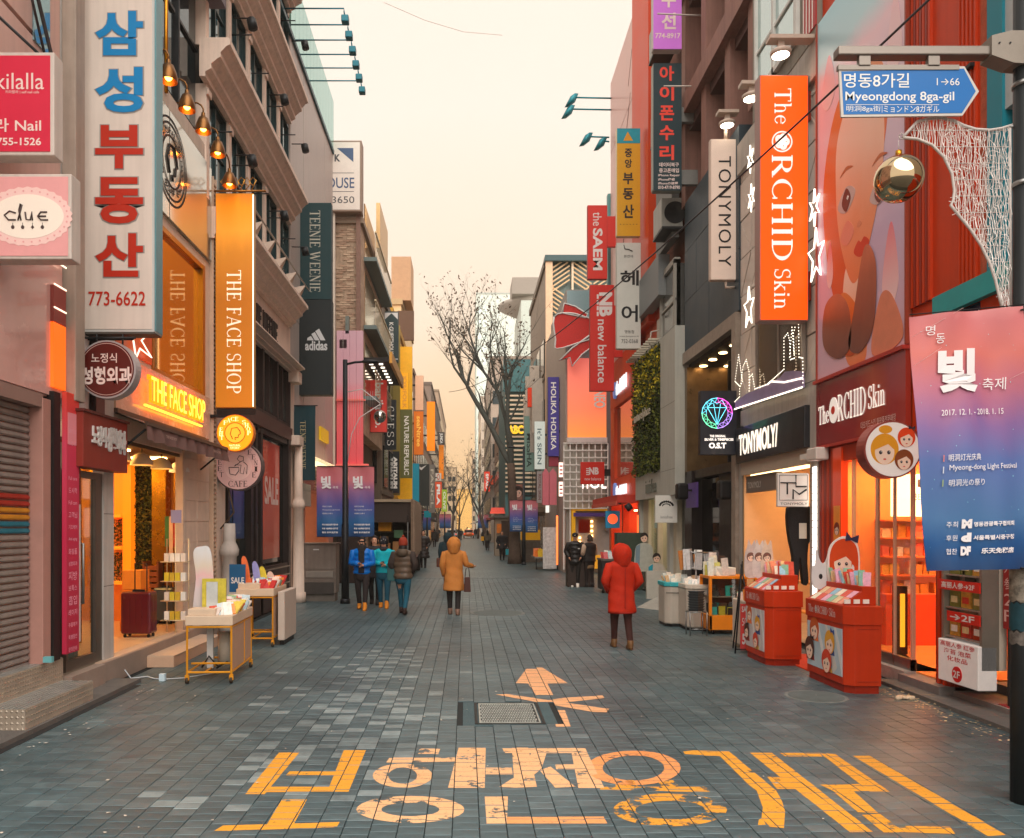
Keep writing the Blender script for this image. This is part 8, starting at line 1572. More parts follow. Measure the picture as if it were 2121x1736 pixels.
sr = empty('display_rack', 'wire rack with hanging clear packets behind the grey counters', 'rack', (4.4, 15.3, 0)); mb = MB(); mb.tube([(0, 0, 0), (0, 0, 1.5)], .015, 6); mb.tube([(-.25, 0, 1.45), (.35, 0, 1.45)], .012, 5); mb.tube([(-.25, 0, 1.15), (.35, 0, 1.15)], .012, 5); mb.build('rack_frame', STEEL, sr); goods('hanging_pack', sr, -.25, .4, -.06, .06, 1.12, [(206, 206, 206), (190, 120, 60), (226, 226, 220), (160, 160, 160), (90, 90, 90)], 9, .28, .4, .05, 55, w=(.12, .2))
st_ = empty('stool', 'small chrome stool with a stack of dark baskets on the paving', 'stool', (3.98, 14.2, 0))
mb = MB()
for x in (0, .3):
    for y in (0, .26): mb.tube([(x, y, 0), (x, y, .42)], .011, 6)
mb.tube([(0, 0, .42), (.3, 0, .42), (.3, .26, .42), (0, .26, .42), (0, 0, .42)], .011, 6); mb.tube([(0, 0, .12), (.3, 0, .12)], .009, 5); mb.build('stool_frame', STEEL, st_)
bs = empty('basket_stack', 'stack of nested dark grey baskets standing on the chrome stool', 'basket', (3.99, 14.22, .43))
for k in range(8): mb = MB(); mb.rings([((.14, .12, .0), (.12, 0, 0), (0, .1, 0)), ((.14, .12, .035), (.15, 0, 0), (0, .12, 0)), ((.14, .12, .045), (.155, 0, 0), (0, .125, 0))], 4, True, False); mb.build('basket', M((62, 66, 68), .4, v=.2), bs, (0, 0, .045*k))
rp = empty('ramp', 'pale stone ramp plate at the hedge shop entrance', 'ramp', (3.9, 19, 0)); mb = MB(); mb.add([(.2, .2, 0), (1.7, -2.5, 0), (1.7, 1.2, .16), (.9, 1.2, .16)], [(0, 1, 2, 3)]); mb.add([(.2, .2, 0), (.9, 1.2, .16), (.9, 1.2, 0)], [(0, 1, 2)]); mb.build('ramp_plate', M((160, 156, 146), .7, v=.12), rp)
bc_ = empty('sales_counter', 'black wheeled counter with packs in front of the orange shop', 'counter', (3.95, 23.0, 0)); at(bc_, 'counter_body', M((44, 40, 40), .5, v=.1), 3.95, 4.7, 23.2, 24.0, .1, .95, .02); at(bc_, 'counter_top', M((96, 90, 84), .5), 3.93, 4.72, 23.18, 24.02, .95, 1.0); goods('packet', bc_, .05, .7, .25, .9, 1.0, [(206, 206, 206), (226, 226, 220), (190, 60, 60), (150, 190, 190)], 25, .15, .25, .4, 61, w=(.1, .16))
for x in (4.0, 4.6):
    mb = MB(); mb.tube([(x-3.95-.03, .3, .05), (x-3.95+.03, .3, .05)], .05, 8); mb.build('wheel', BLACK, bc_)
at(empty('display_rack', 'dark green display shelf behind the black counter', 'rack', (4.6, 24.4, 0)), 'shelf_body', M((52, 66, 56), .5, v=.2), 4.6, 5.4, 24.4, 24.8, 0, 1.75, .01)
at(empty('dark_bench', 'dark brown low shelf unit behind the black jacket man', 'shelf', (3.3, 25.6, 0)), 'shelf_body', M((58, 44, 38), .5, v=.2), 3.25, 4.0, 25.6, 26.1, 0, 1.0, .02)
def man_cut(lab, x, y, z, h, shirt, jk):
    s = T('F', y, 'person_standee', lab, 'standee', (x, z)); P = lambda L: [(x+a*h, z+b*h) for a, b in L]
    s.poly('drawn_body', M(shirt, .5, v=.15, s=8), curve(P([(-.22, 0), (-.24, .4), (-.2, .62), (-.06, .7), (.06, .7), (.2, .62), (.24, .4), (.22, 0)]), 3), -.02, 0); s.poly('drawn_jacket', M(jk, .5), P([(-.23, .1), (-.22, .6), (-.1, .68), (-.12, .1)]), 0, .004)
    face(s, (x, z+.84*h), .1*h, (46, 36, 32), .004, skin=(226, 186, 160), hair_r=1.1)
man_cut('upper cardboard cut out of a young man in a pale top', 4.9, 22.0, .75, 1.05, (176, 176, 164), (120, 140, 150)); man_cut('lower cardboard cut out of a young man with a turquoise sleeve', 5.15, 21.6, .25, 1.0, (190, 180, 166), (30, 150, 170))
at(empty('printed_box', 'grey white printed standee base with blue discs', 'box', (5.0, 21.4, 0)), 'base_board', M((196, 190, 176), .5, v=.1), 4.85, 5.4, 21.45, 21.55, 0, .75)
ms = empty('market_table', 'low table with orange fruit like goods and grey trays by the trunk', 'table', (3.1, 36, 0)); at(ms, 'table_top', M((130, 126, 118), .5, v=.2), 3.1, 4.2, 36, 38, .5, .56); at(ms, 'table_legs', DARKM, 3.15, 3.2, 36.05, 36.1, 0, .5); at(ms, 'table_legs', DARKM, 4.1, 4.15, 36.05, 36.1, 0, .5); goods('goods_pack', ms, .05, 1.0, .1, 1.6, .56, [(226, 150, 40), (214, 110, 40), (196, 196, 186), (90, 110, 96), (230, 190, 60)], 36, .15, .4, .2, 71, w=(.15, .25))
at(empty('menu_board', 'tall white notice board with dark figures beside the arch shop', 'board', (3.4, 34.8, 0)), 'board', M((196, 200, 196), .5, v=.4, s=9), 3.35, 3.95, 34.8, 34.85, .1, 1.9)
ns = empty('neon_post', 'pair of glowing orange tubes at the arch shop corner', 'light', (3.9, 34.2, .3)); mb = MB()
for x in (0, .3): mb.tube([(x, 0, 0), (x, 0, 2.1)], .04, 6)
mb.build('neon_tube', E_((255, 110, 50), 2), ns); at(empty('yellow_post', 'yellow painted shop post beside the metal grid', 'post', (4.25, 34.0, 0)), 'post', M((226, 164, 20), .5, e=.1), 4.25, 4.45, 33.9, 34.1, 0, 2.6)
yc = empty('yellow_case', 'yellow lit stall box behind the right festival banners', 'stall', (2.95, 43, 0)); at(yc, 'stall_box', M((226, 160, 20), .5, e=.15), 3.0, 4.0, 43, 44, 1.2, 1.75); at(yc, 'stall_body', M((110, 96, 84), .6, v=.3, s=6), 3.0, 4.0, 43, 44, 0, 1.2)
sh_ = empty('street_booth', 'grey framed street booth left of the thick trunk', 'booth', (1.85, 52, 0)); at(sh_, 'booth_wall', M((150, 134, 116), .6, v=.1), 1.9, 3.3, 52, 54, 0, 2.5); at(sh_, 'booth_roof', M((96, 90, 84), .6), 1.8, 3.4, 51.8, 54.2, 2.5, 2.65); at(sh_, 'booth_front', M((60, 40, 28), .6, v=.4), 2.3, 3.2, 51.9, 52, .1, 2.3); at(sh_, 'orange_goods', M((206, 110, 30), .5, v=.3, e=.1), 2.0, 2.3, 51.85, 51.9, 1.5, 2.1)
tk = empty('box_truck', 'parked box truck with its dark cargo bed open toward the camera', 'truck', (-3.9, 29.6, 0)); TM = M((150, 128, 108), .5, .3, v=.25, s=5, st=.25)
x0, x1, y0, y1 = -3.75, -1.98, 30.0, 34.6
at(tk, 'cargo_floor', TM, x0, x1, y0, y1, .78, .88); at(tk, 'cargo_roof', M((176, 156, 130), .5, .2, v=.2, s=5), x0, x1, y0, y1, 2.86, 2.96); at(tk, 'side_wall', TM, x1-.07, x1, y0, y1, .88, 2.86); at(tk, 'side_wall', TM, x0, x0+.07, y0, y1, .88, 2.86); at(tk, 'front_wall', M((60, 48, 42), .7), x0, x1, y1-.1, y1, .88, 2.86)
at(tk, 'shade_sheet', M((64, 52, 46), .7), x0+.07, x1-.07, y0+.1, y0+.15, 2.1, 2.86);  # dark sheet stands in for shade in the upper cargo space
for x in (x0, x1-.06): at(tk, 'door_frame', M((136, 112, 92), .5, .4, v=.3, s=8), x-.02, x+.08, y0-.05, y0, .7, 2.96)
at(tk, 'open_door', TM, x1, x1+.06, y0-.1, y0+1.6, .85, 2.9); at(tk, 'interior_shelf', M((96, 84, 66), .6), x0+.1, x1-.2, y0+1, y0+1.1, 1.7, 1.76); at(tk, 'grab_pole', STEEL, -2.2, -2.17, y0+.1, y0+.13, .9, 2.4)
for k in range(9): at(tk, 'side_rib', M((136, 116, 98), .5, .3), x1+.06, x1+.085, y0+.2+.48*k, y0+.25+.48*k, .9, 2.85)
at(tk, 'chassis', BLACK, x0+.2, x1-.2, y0, y1+1.5, .5, .78); at(tk, 'rear_bumper', M((70, 66, 60), .5, .5), x0+.05, x1-.05, y0-.08, y0-.02, .5, .62)
for x in (x0+.05, x1-.25):
    for y in (30.9, 35.3):
        mb = MB(); mb.tube([(x+3.9, y-29.6, .38), (x+4.1, y-29.6, .38)], .38, 20); mb.build('wheel', M((24, 24, 24), .8), tk)
at(tk, 'cab', M((190, 190, 186), .4, coat=.4), x0+.1, x1-.1, y1+.1, y1+1.8, .6, 2.3, .08)
for k, (x, z, w, h, c) in enumerate(((-3.35, 1.55, .5, .42, (226, 150, 20)), (-2.75, 1.5, .35, .3, (90, 130, 96)), (-3.4, .9, .5, .4, (150, 104, 66)), (-2.8, .9, .42, .46, (166, 116, 70)), (-3.3, 1.3, .3, .25, (176, 130, 84)))):
    o = empty('cargo_box', ['yellow orange carton high in the open truck', 'green bundle in the open truck', 'brown carton at the left on the truck floor', 'brown carton at the right on the truck floor', 'small brown carton on top in the truck'][k], 'box', (x, 30.6, z if k else 1.76)); mb = MB(); mb.box(0, w, 0, .4, 0, h); mb.build('carton', M(c, .7, v=.1), o, bevel=.01)
def car(lab, x, y, c, h=1.45):
    o = empty('parked_car' if c[2] > 100 else 'taxi', lab, 'car', (x, y, 0)); P = M(c, .3, coat=.8)
    mb = MB(); mb.rings([((0, yy, zz), (w, 0, 0), (0, 0, hh)) for yy, zz, w, hh in ((0, .6, .7, .25), (.1, .62, .88, .34), (2.2, .62, .92, .36), (4.3, .6, .88, .32), (4.4, .58, .7, .2))], 12); mb.build('body', P, o)
    mb = MB(); mb.box(-.7, .7, .7, 3.2, .9, h); mb.build('cabin', P, o, bevel=.15); mb = MB(); mb.box(-.6, .6, .66, .72, .98, h-.12); mb.build('rear_window', M((30, 34, 38), .1), o)
    for x_ in (-.85, .67):
        for yy in (.8, 3.4): mb = MB(); mb.tube([(x_, yy, .32), (x_+.18, yy, .32)], .32, 14); mb.build('wheel', BLACK, o)
    for x_ in (-.75, .6): mb = MB(); mb.box(x_, x_+.15, -.02, .1, .65, .8); mb.build('tail_light', E_((255, 60, 30), 1.5), o)
    mb = MB(); mb.box(-.18, .18, 1.6, 1.8, h, h+.12); mb.build('roof_sign', E_((255, 220, 160), 1.5), o)
car('orange taxi driving away at the far end of the street', .45, 128, (236, 116, 30)); car('white car far left of the taxi', -2.2, 122, (206, 206, 200))
Yp = 5.65; px_ = wx(2121, Yp)
np_ = empty('sign_pole', 'dark thick street pole covered with stickers at the right edge', 'pole', (px_, Yp, 0))
mb = MB(); mb.tube([(0, 0, 0), (0, 0, 1.6), (0, 0, 1.62), (0, 0, 6.6)], [.085, .085, .07, .065], 20); mb.build('pole', M((34, 38, 40), .5, .3, v=.25, s=3, st=.2), np_)
POS = M((96, 90, 84), .8, v=.8, s=22)
for z0, z1, m_ in ((1.42, 1.66, M((120, 112, 100), .8, v=.8, s=22)), (1.22, 1.41, M((20, 60, 70), .6, v=.5, s=8)), (1.12, 1.21, POS)):
    mb = MB(); n = 14; vs = []
    for i in range(n+1):
        t = R(150+200*i/n); vs += [(.089*math.cos(t), .089*math.sin(t), z0+.01*math.sin(i*2)), (.089*math.cos(t), .089*math.sin(t), z1+.012*math.cos(i*3))]
    mb.add(vs, [(2*i, 2*i+2, 2*i+3, 2*i+1) for i in range(n)], True); mb.build('sticker', m_, np_)
for z in (5.05, 5.25, 4.35, 3.1): mb = MB(); mb.tube([(0, 0, z), (0, 0, z+.03)], .075, 16); mb.build('clamp_band', STEEL, np_)
sn = T('F', Yp-.02, 'street_name_sign', 'blue arrow shaped street name sign hanging from a grey arm', 'sign', (wx(1735, Yp), wz(241, Yp)))
AR = M((130, 122, 114), .4, .6, v=.12, s=4)
sn.boxes('sign_arm', AR, [sn.rect(1733, 99, 2050, 118)+(-.06, .03)], bevel=.008); sn.poly('arm_bracket', M((140, 132, 122), .45, .5, v=.12), [(sn.A(u), sn.Z(0, v)) for u, v in ((2045, 82), (2085, 72), (2121, 72), (2121, 140), (2090, 138), (2045, 122))], -.08, .05)
for u in (2060, 2082): sn.disc('bolt', DARKM, (sn.A(u), sn.Z(0, 98)), .006, .05, .058, n=8)
for u in (1777, 1920): sn.boxes('hanger', AR, [sn.rect(u, 118, u+24, 138)+(-.02, .02)], bevel=.003)
sn.box('top_rail', AR, sn.rect(1735, 136, 1985, 146), -.02, .012)
def arrow(i): return [(sn.A(u), sn.Z(0, v)) for u, v in ((1737+i, 144+i), (1997-i*.3, 138+i), (2027-i*1.4, 190), (1993-i*.3, 240-i), (1742+i, 243-i))]
mb = None; sn.poly('sign_plate', M((196, 190, 182), .4, v=.05), arrow(0), -.012, .004); sn.poly('blue_face', M((0, 102, 174), .4, v=.04, s=2), arrow(5), .004, .006)
WS = M((222, 224, 222), .5, v=0)
sn.text('명동8가길', sn.rect(1747, 153, 1882, 183), WS, .008, bold=.008); sn.text('1→66', sn.rect(1939, 163, 1986, 178), WS, .008); sn.text('Myeongdong 8ga-gil', sn.rect(1750, 191, 1975, 215), WS, .008, bold=.01); sn.text('明洞8ga街', sn.rect(1752, 220, 1823, 234), WS, .008); sn.text('ミョンドン8ガギル', sn.rect(1829, 219, 1944, 234), WS, .008)
sn.boxes('rule', WS, [sn.rect(1752, 217.5, 1944, 218.4)+(.006, .008), sn.rect(1825.5, 220, 1826.3, 234)+(.006, .008)])
on = T('F', Yp+.03, 'light_ornament', 'large white wire bow ornament strung with light wires on the right pole', 'ornament', (wx(1870, Yp), wz(640, Yp)))
q = lambda L: [(on.A(u), on.Z(0, v), 0) for u, v in L]
outer = [(1870, 285), (1885, 268), (1900, 252), (1925, 246), (1950, 244), (1975, 250), (1995, 260), (2020, 268), (2050, 270), (2075, 266), (2100, 258)]
inner = [(1870, 285), (1900, 288), (1930, 300), (1955, 325), (1972, 360), (1977, 395), (1975, 415), (1969, 425), (1985, 445), (2010, 475), (2032, 508), (2050, 545), (2062, 580), (2070, 615), (2078, 645)]
WR = M((196, 188, 182), .4, v=.05)
on.tubes('outer_frame', WR, [(q(outer), .011)]); on.tubes('inner_frame', WR, [(q(inner), .011)]); on.tubes('side_frame', WR, [(q([(2092, 262), (2094, 640)]), .009)]); on.tubes('ring', WR, [(q([(1862, 282), (1867, 276), (1873, 280), (1871, 288), (1864, 288), (1862, 282)]), .004)])
def interp(L, u, key=0):
    for (a, b), (c_, d) in zip(L, L[1:]):
        if min(a, c_) <= u <= max(a, c_) and a != c_: return b+(d-b)*(u-a)/(c_-a)
    return L[-1][1]
g = random.Random(77); mb = MB()
u = 1890
inm = [p for p in inner if not (1969 <= p[0] <= 1976 and p[1] > 400)]
def low(u):
    if u < 1976: return interp(inner[:6], u)
    return interp(inner[7:], max(u, 1969.5))
while u < 2092:
    a, b = interp(outer, u), low(u); n = max(3, int((b-a)/14)); pts = [(on.A(u+g.gauss(0, .7))-on.a0, g.gauss(0, .012), on.Z(0, a+(b-a)*k/n)-on.z0) for k in range(n+1)]
    mb.tube(pts, .0024, 3, False, False); u += g.uniform(1.8, 4)
for v in range(270, 640, 34):
    us = [uu for uu in range(1885, 2093, 4) if interp(outer, uu) < v < low(uu)]
    if us: mb.tube([(on.A(us[0])-on.a0, 0, on.Z(0, v)-on.z0), (on.A(us[-1])-on.a0, 0, on.Z(0, v)-on.z0)], .003, 3)
for k in range(320):
    uu = g.uniform(1960, 2090); a, b = interp(outer, uu), low(uu); v = g.uniform(a, b); t = g.random()*6; L = g.uniform(5, 16)
    mb.tube([(on.A(uu)-on.a0, -.01, on.Z(0, v)-on.z0), (on.A(uu+L*math.cos(t))-on.a0, .01, on.Z(0, v+L*math.sin(t))-on.z0)], .0018, 3, False, False)
stuff(mb.build('light_wires', M((226, 220, 214), .5), on.o))
for v in (263, 640): on.tubes('mount', STEEL, [(q([(2090, v), (2121, v-2)]), .012)])
bl = empty('ornament_ball', 'large gold mirror ball hanging from the white wire ornament', 'ball', (wx(1866, Yp), Yp+.03, wz(367, Yp)))
mb = MB(); mb.ball((0, 0, 0), .163, 40, 26); mb.build('ball', M((206, 186, 150), .035, 1, v=0), bl); mb = MB(); mb.tube([(0, 0, .155), (0, 0, .2)], .022, 12); mb.build('cap', M((196, 140, 40), .3, .9, v=0), bl); mb = MB(); mb.tube([(0, 0, .2), (0, 0, .275)], .002, 4); mb.build('string', WR, bl)
bn = T('F', Yp-.1, 'festival_banner', 'large pink to blue light festival banner tied to the near right pole', 'banner', (wx(1888, Yp), wz(1182, Yp)), 'light festival banners'); Yb = Yp-.1
nx, nz = 40, 60; P = []
TL, TR_, BL_, BR2 = (1885, 656), (2119, 634), (1920, 1183), (2140, 1178)
def bpt(s, t):
    u = (1-t)*((1-s)*BL_[0]+s*BR2[0])+t*((1-s)*TL[0]+s*TR_[0]); v = (1-t)*((1-s)*BL_[1]+s*BR2[1])+t*((1-s)*TL[1]+s*TR_[1]); return u, v
def bwave(s, t): return .016*math.sin(s*7+t*3)+.004*math.sin(s*17-t*5)+.02*max(0, t-.85)*6*math.sin(s*14)+.012*math.sin(t*9+s*3)
for j in range(nz+1):
    for i in range(nx+1):
        s_, t_2 = i/nx, j/nz; u, v = bpt(s_, t_2); P.append((bn.A(u)-bn.a0, bwave(s_, t_2), bn.Z(0, v)-bn.z0))
mb = MB(); mb.add(P, [(j*(nx+1)+i, j*(nx+1)+i+1, (j+1)*(nx+1)+i+1, (j+1)*(nx+1)+i) for j in range(nz) for i in range(nx)], True)
mb.add([(x, y+.004, z) for x, y, z in P], [((j+1)*(nx+1)+i, (j+1)*(nx+1)+i+1, j*(nx+1)+i+1, j*(nx+1)+i) for j in range(nz) for i in range(nx)], True)
mb.build('banner_cloth', grad([(0, (4, 52, 96)), (.1, (12, 76, 130)), (.2, (66, 110, 156)), (.42, (80, 104, 160)), (.55, (126, 96, 150)), (.68, (176, 104, 128)), (.82, (206, 112, 104)), (.95, (196, 110, 112)), (1, (206, 130, 130))], noise=.1, r=.5), bn.o)
def btext(t, u0, v0, u1, v1, **k):
    """print that follows the banner: fitted in the leaning outline"""
    r_ = bn.rect(u0, v0, u1, v1); o = bn.text(t, r_, k.pop('mat', WF), .0, **k)
    me = o.data
    for vv in me.vertices:
        x, z = vv.co.x, vv.co.z; t2 = max(0, min(1, z/(P[-1][2]))); xl = (1-t2)*P[0][0]+t2*P[nz*(nx+1)][0]; s_ = max(0, min(1, (x-xl)/(P[nx][0]-P[0][0]))); vv.co.y = bwave(s_, t2)-.016
        vv.co.z = z + .04*(x-(bn.A(u0)-bn.a0))
    return o
btext('명', 1916, 676, 1933, 696); btext('동', 1935, 693, 1953, 713); btext('빛', 1940, 725, 2024, 815, bold=.05); btext('축제', 2036, 783, 2084, 808)
btext('2017. 12. 1. - 2018. 1. 15', 1947, 850, 2080, 862); btext('明洞灯光庆典', 1961, 942, 2025, 956); btext('Myeong-dong Light Festival', 1963, 964, 2106, 978); btext('明洞光の祭り', 1963, 994, 2032, 1008)
for v, m_ in ((950, (206, 120, 110)), (974, (200, 206, 216)), (1001, (150, 170, 110))): btext('|', 1951, v-7, 1953, v+7, mat=M(m_, .5, v=0), bold=.03)
for v, a, b, c_ in ((1087, '주최', 'M', '명동관광특구협의회'), (1115, '후원', 'd', '서울특별시중구청'), (1143, '협찬', 'DF', '乐天免税店')):
    btext(a, 1962, v-6, 1983, v+6); btext(b, 1990, v-11, 2010, v+8, bold=.08); btext(c_, 2014 if v != 1143 else 2030, v-6-(2 if v == 1143 else 0), 2096, v+4, bold=.03)
g = random.Random(5); sd_ = MB()
for k in range(40):
    s_, t2 = g.uniform(.05, .92), g.uniform(.05, .95); u, v = bpt(s_, t2); x, z = bn.A(u)-bn.a0, bn.Z(0, v)-bn.z0; r = g.uniform(.0012, .004); y = bwave(s_, t2)-.005; sd_.add([(x-r, y, z), (x, y, z-r), (x+r, y, z), (x, y, z+r)], [(0, 1, 2, 3)])
stuff(sd_.build('printed_stars', M((150, 220, 226), .5, e=.2, v=0), bn.o))
mb = MB();
for (a, b) in (((1885, 700), (1990, 640)), ((2080, 790), (2118, 770)), ((1888, 760), (1945, 722))):
    p, q_ = [(bn.A(u)-bn.a0, -.03, bn.Z(0, v)-bn.z0) for u, v in (a, b)]; mb.tube([p, q_], .0012, 3)
mb.build('printed_streak', M((226, 190, 186), .5, v=0), bn.o)
bn.tubes('tie', BLACK, [([(bn.A(2110), bn.Z(0, 644), .02), (px_, bn.Z(0, 636), 0)], .006), ([(bn.A(2110), bn.Z(0, 1176), .02), (px_, bn.Z(0, 1180), 0)], .006), ([(bn.A(1884), bn.Z(0, 652), 0), (px_, bn.Z(0, 628), -.02)], .004)])
mb = MB(); A_, B_ = Vector((wx(1950, 8.0), 8.0, wz(-25, 8.0))), Vector((wx(930, 45), 45, wz(812, 45)))
pts = [A_.lerp(B_, k/30)+Vector((0, 0, -.9*4*(k/30)*(1-k/30))) for k in range(31)]; mb.tube(pts, .014, 5); tag(mb.build('overhead_cable', M((60, 54, 56), .6), None), 'thin dark overhead cable crossing from the top right down to the big tree', 'cable')
mb = MB(); mb.tube([(wx(795, 60), 60, wz(5, 60)), (wx(880, 62), 62, wz(42, 62)), (wx(960, 64), 64, wz(66, 64)), (wx(1040, 66), 66, wz(73, 66))], .02, 4); tag(mb.build('overhead_cable', M((190, 176, 166), .6), None), 'faint thin wire high in the pale sky', 'cable')
# PEOPLE
def skin_body(name, joints, edges, mat, parent, sub=1):
    me = bpy.data.meshes.new(name); me.from_pydata([j[0] for j in joints], edges, []); ob = bpy.data.objects.new(name, me); COL.objects.link(ob)
    md = ob.modifiers.new('s', 'SKIN'); md.use_smooth_shade = True
    for i, j in enumerate(joints):
        sv = me.skin_vertices[0].data[i]; sv.radius = (j[1], j[2] if len(j) > 2 else j[1]); sv.use_root = (i == 0)
    if sub: m2 = ob.modifiers.new('u', 'SUBSURF'); m2.levels = sub; m2.render_levels = sub
    dg = bpy.context.evaluated_depsgraph_get(); ev = ob.evaluated_get(dg); nm = bpy.data.meshes.new_from_object(ev); nm.name = name
    ob.modifiers.clear(); ob.data = nm; bpy.data.meshes.remove(me); nm.materials.clear(); nm.materials.append(mat); ob.parent = parent; return ob
SKIN = M((206, 150, 120), .55, v=.05)
def wrinkle(o, amp, s, seed):
    g = random.Random(seed); p1, p2, p3 = g.random()*6, g.random()*6, g.random()*6
    for v in o.data.vertices:
        a = math.atan2(v.co.y, v.co.x); z = v.co.z/s
        k = 1+amp*(math.sin(3*a+z*7+p1)*.6+math.sin(5*a-z*13+p2)*.5+math.sin(z*31+2*a+p3)*.4); v.co.x *= k; v.co.y *= k
def person(label, u, v, h, face_to, coat, coat_len, legs, shoe, hair='hair', hairc=(34, 26, 24), arms='down', stride=.12, puff=0, bulk=1.0, hi=True, group=None, Y=None, flare=1.05, sleeve=None, bagc=None, shoe_h=.07, mirror_=1, x=None):
    """face_to: 0 = walks away from the camera, 180 = toward it"""
    if Y is None: p = gnd(u, v); Y = p.y; X = p.x
    else: X = wx(u, Y)
    if x is not None: X = x
    t = empty('person', label, 'person', (X, Y, 0), R(face_to), group)
    s = h/1.7; V = lambda x, y, z: (x*s*mirror_, y*s, z*s)     # +y = forward
    hip, sh_z = .88, 1.38
    lx = .095; st = stride
    kneeL, kneeR = (-lx, st*.7, .48), (lx, -st*.1, .48); ankL, ankR = (-lx*.9, st, .09), (lx*.9, -st*1.2, .11 if st > .15 else .09)
    A = {'down': (((-.2, 0, sh_z-.03), (-.25, -.03, 1.1), (-.24, .06, .86)), ((.2, 0, sh_z-.03), (.25, -.03, 1.1), (.24, .06, .86))),
         'pocket': (((-.2, 0, sh_z-.03), (-.29, -.04, 1.12), (-.19, .12, .95)), ((.2, 0, sh_z-.03), (.29, -.04, 1.12), (.19, .12, .95))),
         'bag': (((-.2, 0, sh_z-.03), (-.26, -.02, 1.1), (-.22, .08, .88)), ((.2, 0, sh_z-.03), (.28, 0, 1.12), (.40, .14, 1.08))),
         'hold': (((-.2, 0, sh_z-.03), (-.26, .02, 1.1), (-.07, .2, 1.06)), ((.2, 0, sh_z-.03), (.26, .02, 1.1), (.07, .2, 1.1)))}[arms]
    J = [(V(0, 0, hip), .12*s, .09*s), (V(0, 0, 1.1), .115*s, .085*s), (V(0, 0, 1.3), .13*s, .085*s), (V(0, 0, sh_z+.05), .07*s, .06*s), (V(0, .01, 1.47), .05*s), (V(0, .015, 1.54), .072*s, .08*s), (V(0, .01, 1.62), .078*s, .088*s), (V(0, 0, 1.68), .05*s, .06*s)]
    E = [(0, 1), (1, 2), (2, 3), (3, 4), (4, 5), (5, 6), (6, 7)]
    def addj(pt, r, fr, r2=None): J.append((V(*pt), r*s, (r2 or r)*s)); E.append((fr, len(J)-1)); return len(J)-1
    for sd, (kn, an) in ((-1, (kneeL, ankL)), (1, (kneeR, ankR))):
        a = addj((sd*lx, 0, hip-.1), .085, 0); b = addj(kn, .058, a); c = addj(an, .04, b)
    for ar in A:
        a = addj(ar[0], .055, 2); b = addj(ar[1], .042, a); c = addj(ar[2], .03, b)
        if hi:
            e, w = Vector(ar[1]), Vector(ar[2]); d = (w-e).normalized(); pc = w+d*.06; pm = addj(tuple(pc), .03, c, .018); n = d.orthogonal().normalized() if abs(d.z) < .5 else Vector((0, 1, 0)).cross(d).cross(d).normalized()
            for k in range(4):
                o_ = n*(.024*(k-1.5)); k1 = addj(tuple(pc+o_+d*.035), .0085, pm); addj(tuple(pc+o_*1.1+d*(.06+.008*(k % 3))+Vector((0, .012, 0))), .0075, k1)
            k1 = addj(tuple(pc-n*.04+d*.005), .01, pm); addj(tuple(pc-n*.05+d*.035), .008, k1)
    if hi:
        nz = addj((0, .105, 1.575), .012, 5)
    skin_body('body', J, E, SKIN, t, 1)
    g = random.Random(int(u*7+v))
    LM = M(legs, .8, v=.15, s=8, b=.3, bs=12)
    mb = MB(); mb.rings([(V(0, 0, z), V(w, 0, 0), V(0, d, 0)) for z, w, d in ((.68, .15, .1), (.74, .19, .13), (.85, .2, .14), (.98, .17, .125), (1.05, .1, .08))], 16); mb.build('trouser_seat', LM, t)
    for sd, kn, an in ((-1, kneeL, ankL), (1, kneeR, ankR)):
        mb = MB(); hp = Vector((sd*lx, 0, hip)); kn, an = Vector(kn), Vector(an); rs = []
        for p_, r_ in ((hp, .105), (hp.lerp(kn, .5), .09), (kn, .068), (kn.lerp(an, .5), .058), (an, .05), (an-Vector((0, 0, .02)), .05)): rs.append((V(*p_), V(r_*(1+g.uniform(-.04, .04)), 0, 0), V(0, r_, 0)))
        mb.rings(rs, 12); mb.build('trouser_leg' , LM, t)
        mb = MB(); ax = Vector(an); sh = shoe_h/.07
        top = (ax.z+.05) if sh <= 1 else ax.z+.1
        mb.rings([(V(ax.x, ax.y-.01, top), V(.05, 0, 0), V(0, .055, 0)), (V(ax.x, ax.y+.01, ax.z-.02), V(.052, 0, 0), V(0, .075, 0)), (V(ax.x, ax.y+.05, max(.03, ax.z-.055)), V(.05, 0, 0), V(0, .125, 0)), (V(ax.x, ax.y+.05, max(.0, ax.z-.09)), V(.05, 0, 0), V(0, .13, 0))], 12); mb.build('shoe', M(shoe, .5, v=.15), t)
    CM = M(coat, .75, v=.12, s=5, b=.35, bs=10) if not puff else M(coat, .38, v=.12, s=5, b=.25, bs=18)
    mb = MB(); top = 1.46; zb = 1.46-coat_len; n = 16; rs = []
    nr = 26
    for k in range(nr+1):
        z = zb+(top-zb)*k/nr; q = (z-zb)/(top-zb)
        if z > 1.38: f = max(0, (top-z)/.08); w = .08+.15*f**.55; d = .075+.05*f
        elif z > 1.0: f = (1.38-z)/.38; w = .23-.045*f; d = .125-.005*f
        else: f = min(1, (1.0-z)/.5); w = .185+.05*f*flare; d = .125+.055*f*flare
        w *= bulk; d *= bulk
        if puff: e = .9+.13*abs(math.sin((z-zb)/puff*math.pi)); w *= e; d *= e
        w *= 1+g.uniform(-.012, .012); rs.append((V(0, .0, z), V(w, 0, 0), V(0, d, 0)))
    mb.rings(rs, 28); wrinkle(mb.build('coat', CM, t), .03 if puff else .045, s, int(u))
    SM = CM if sleeve is None else M(sleeve, .8, v=.12, s=6, b=.3, bs=12)
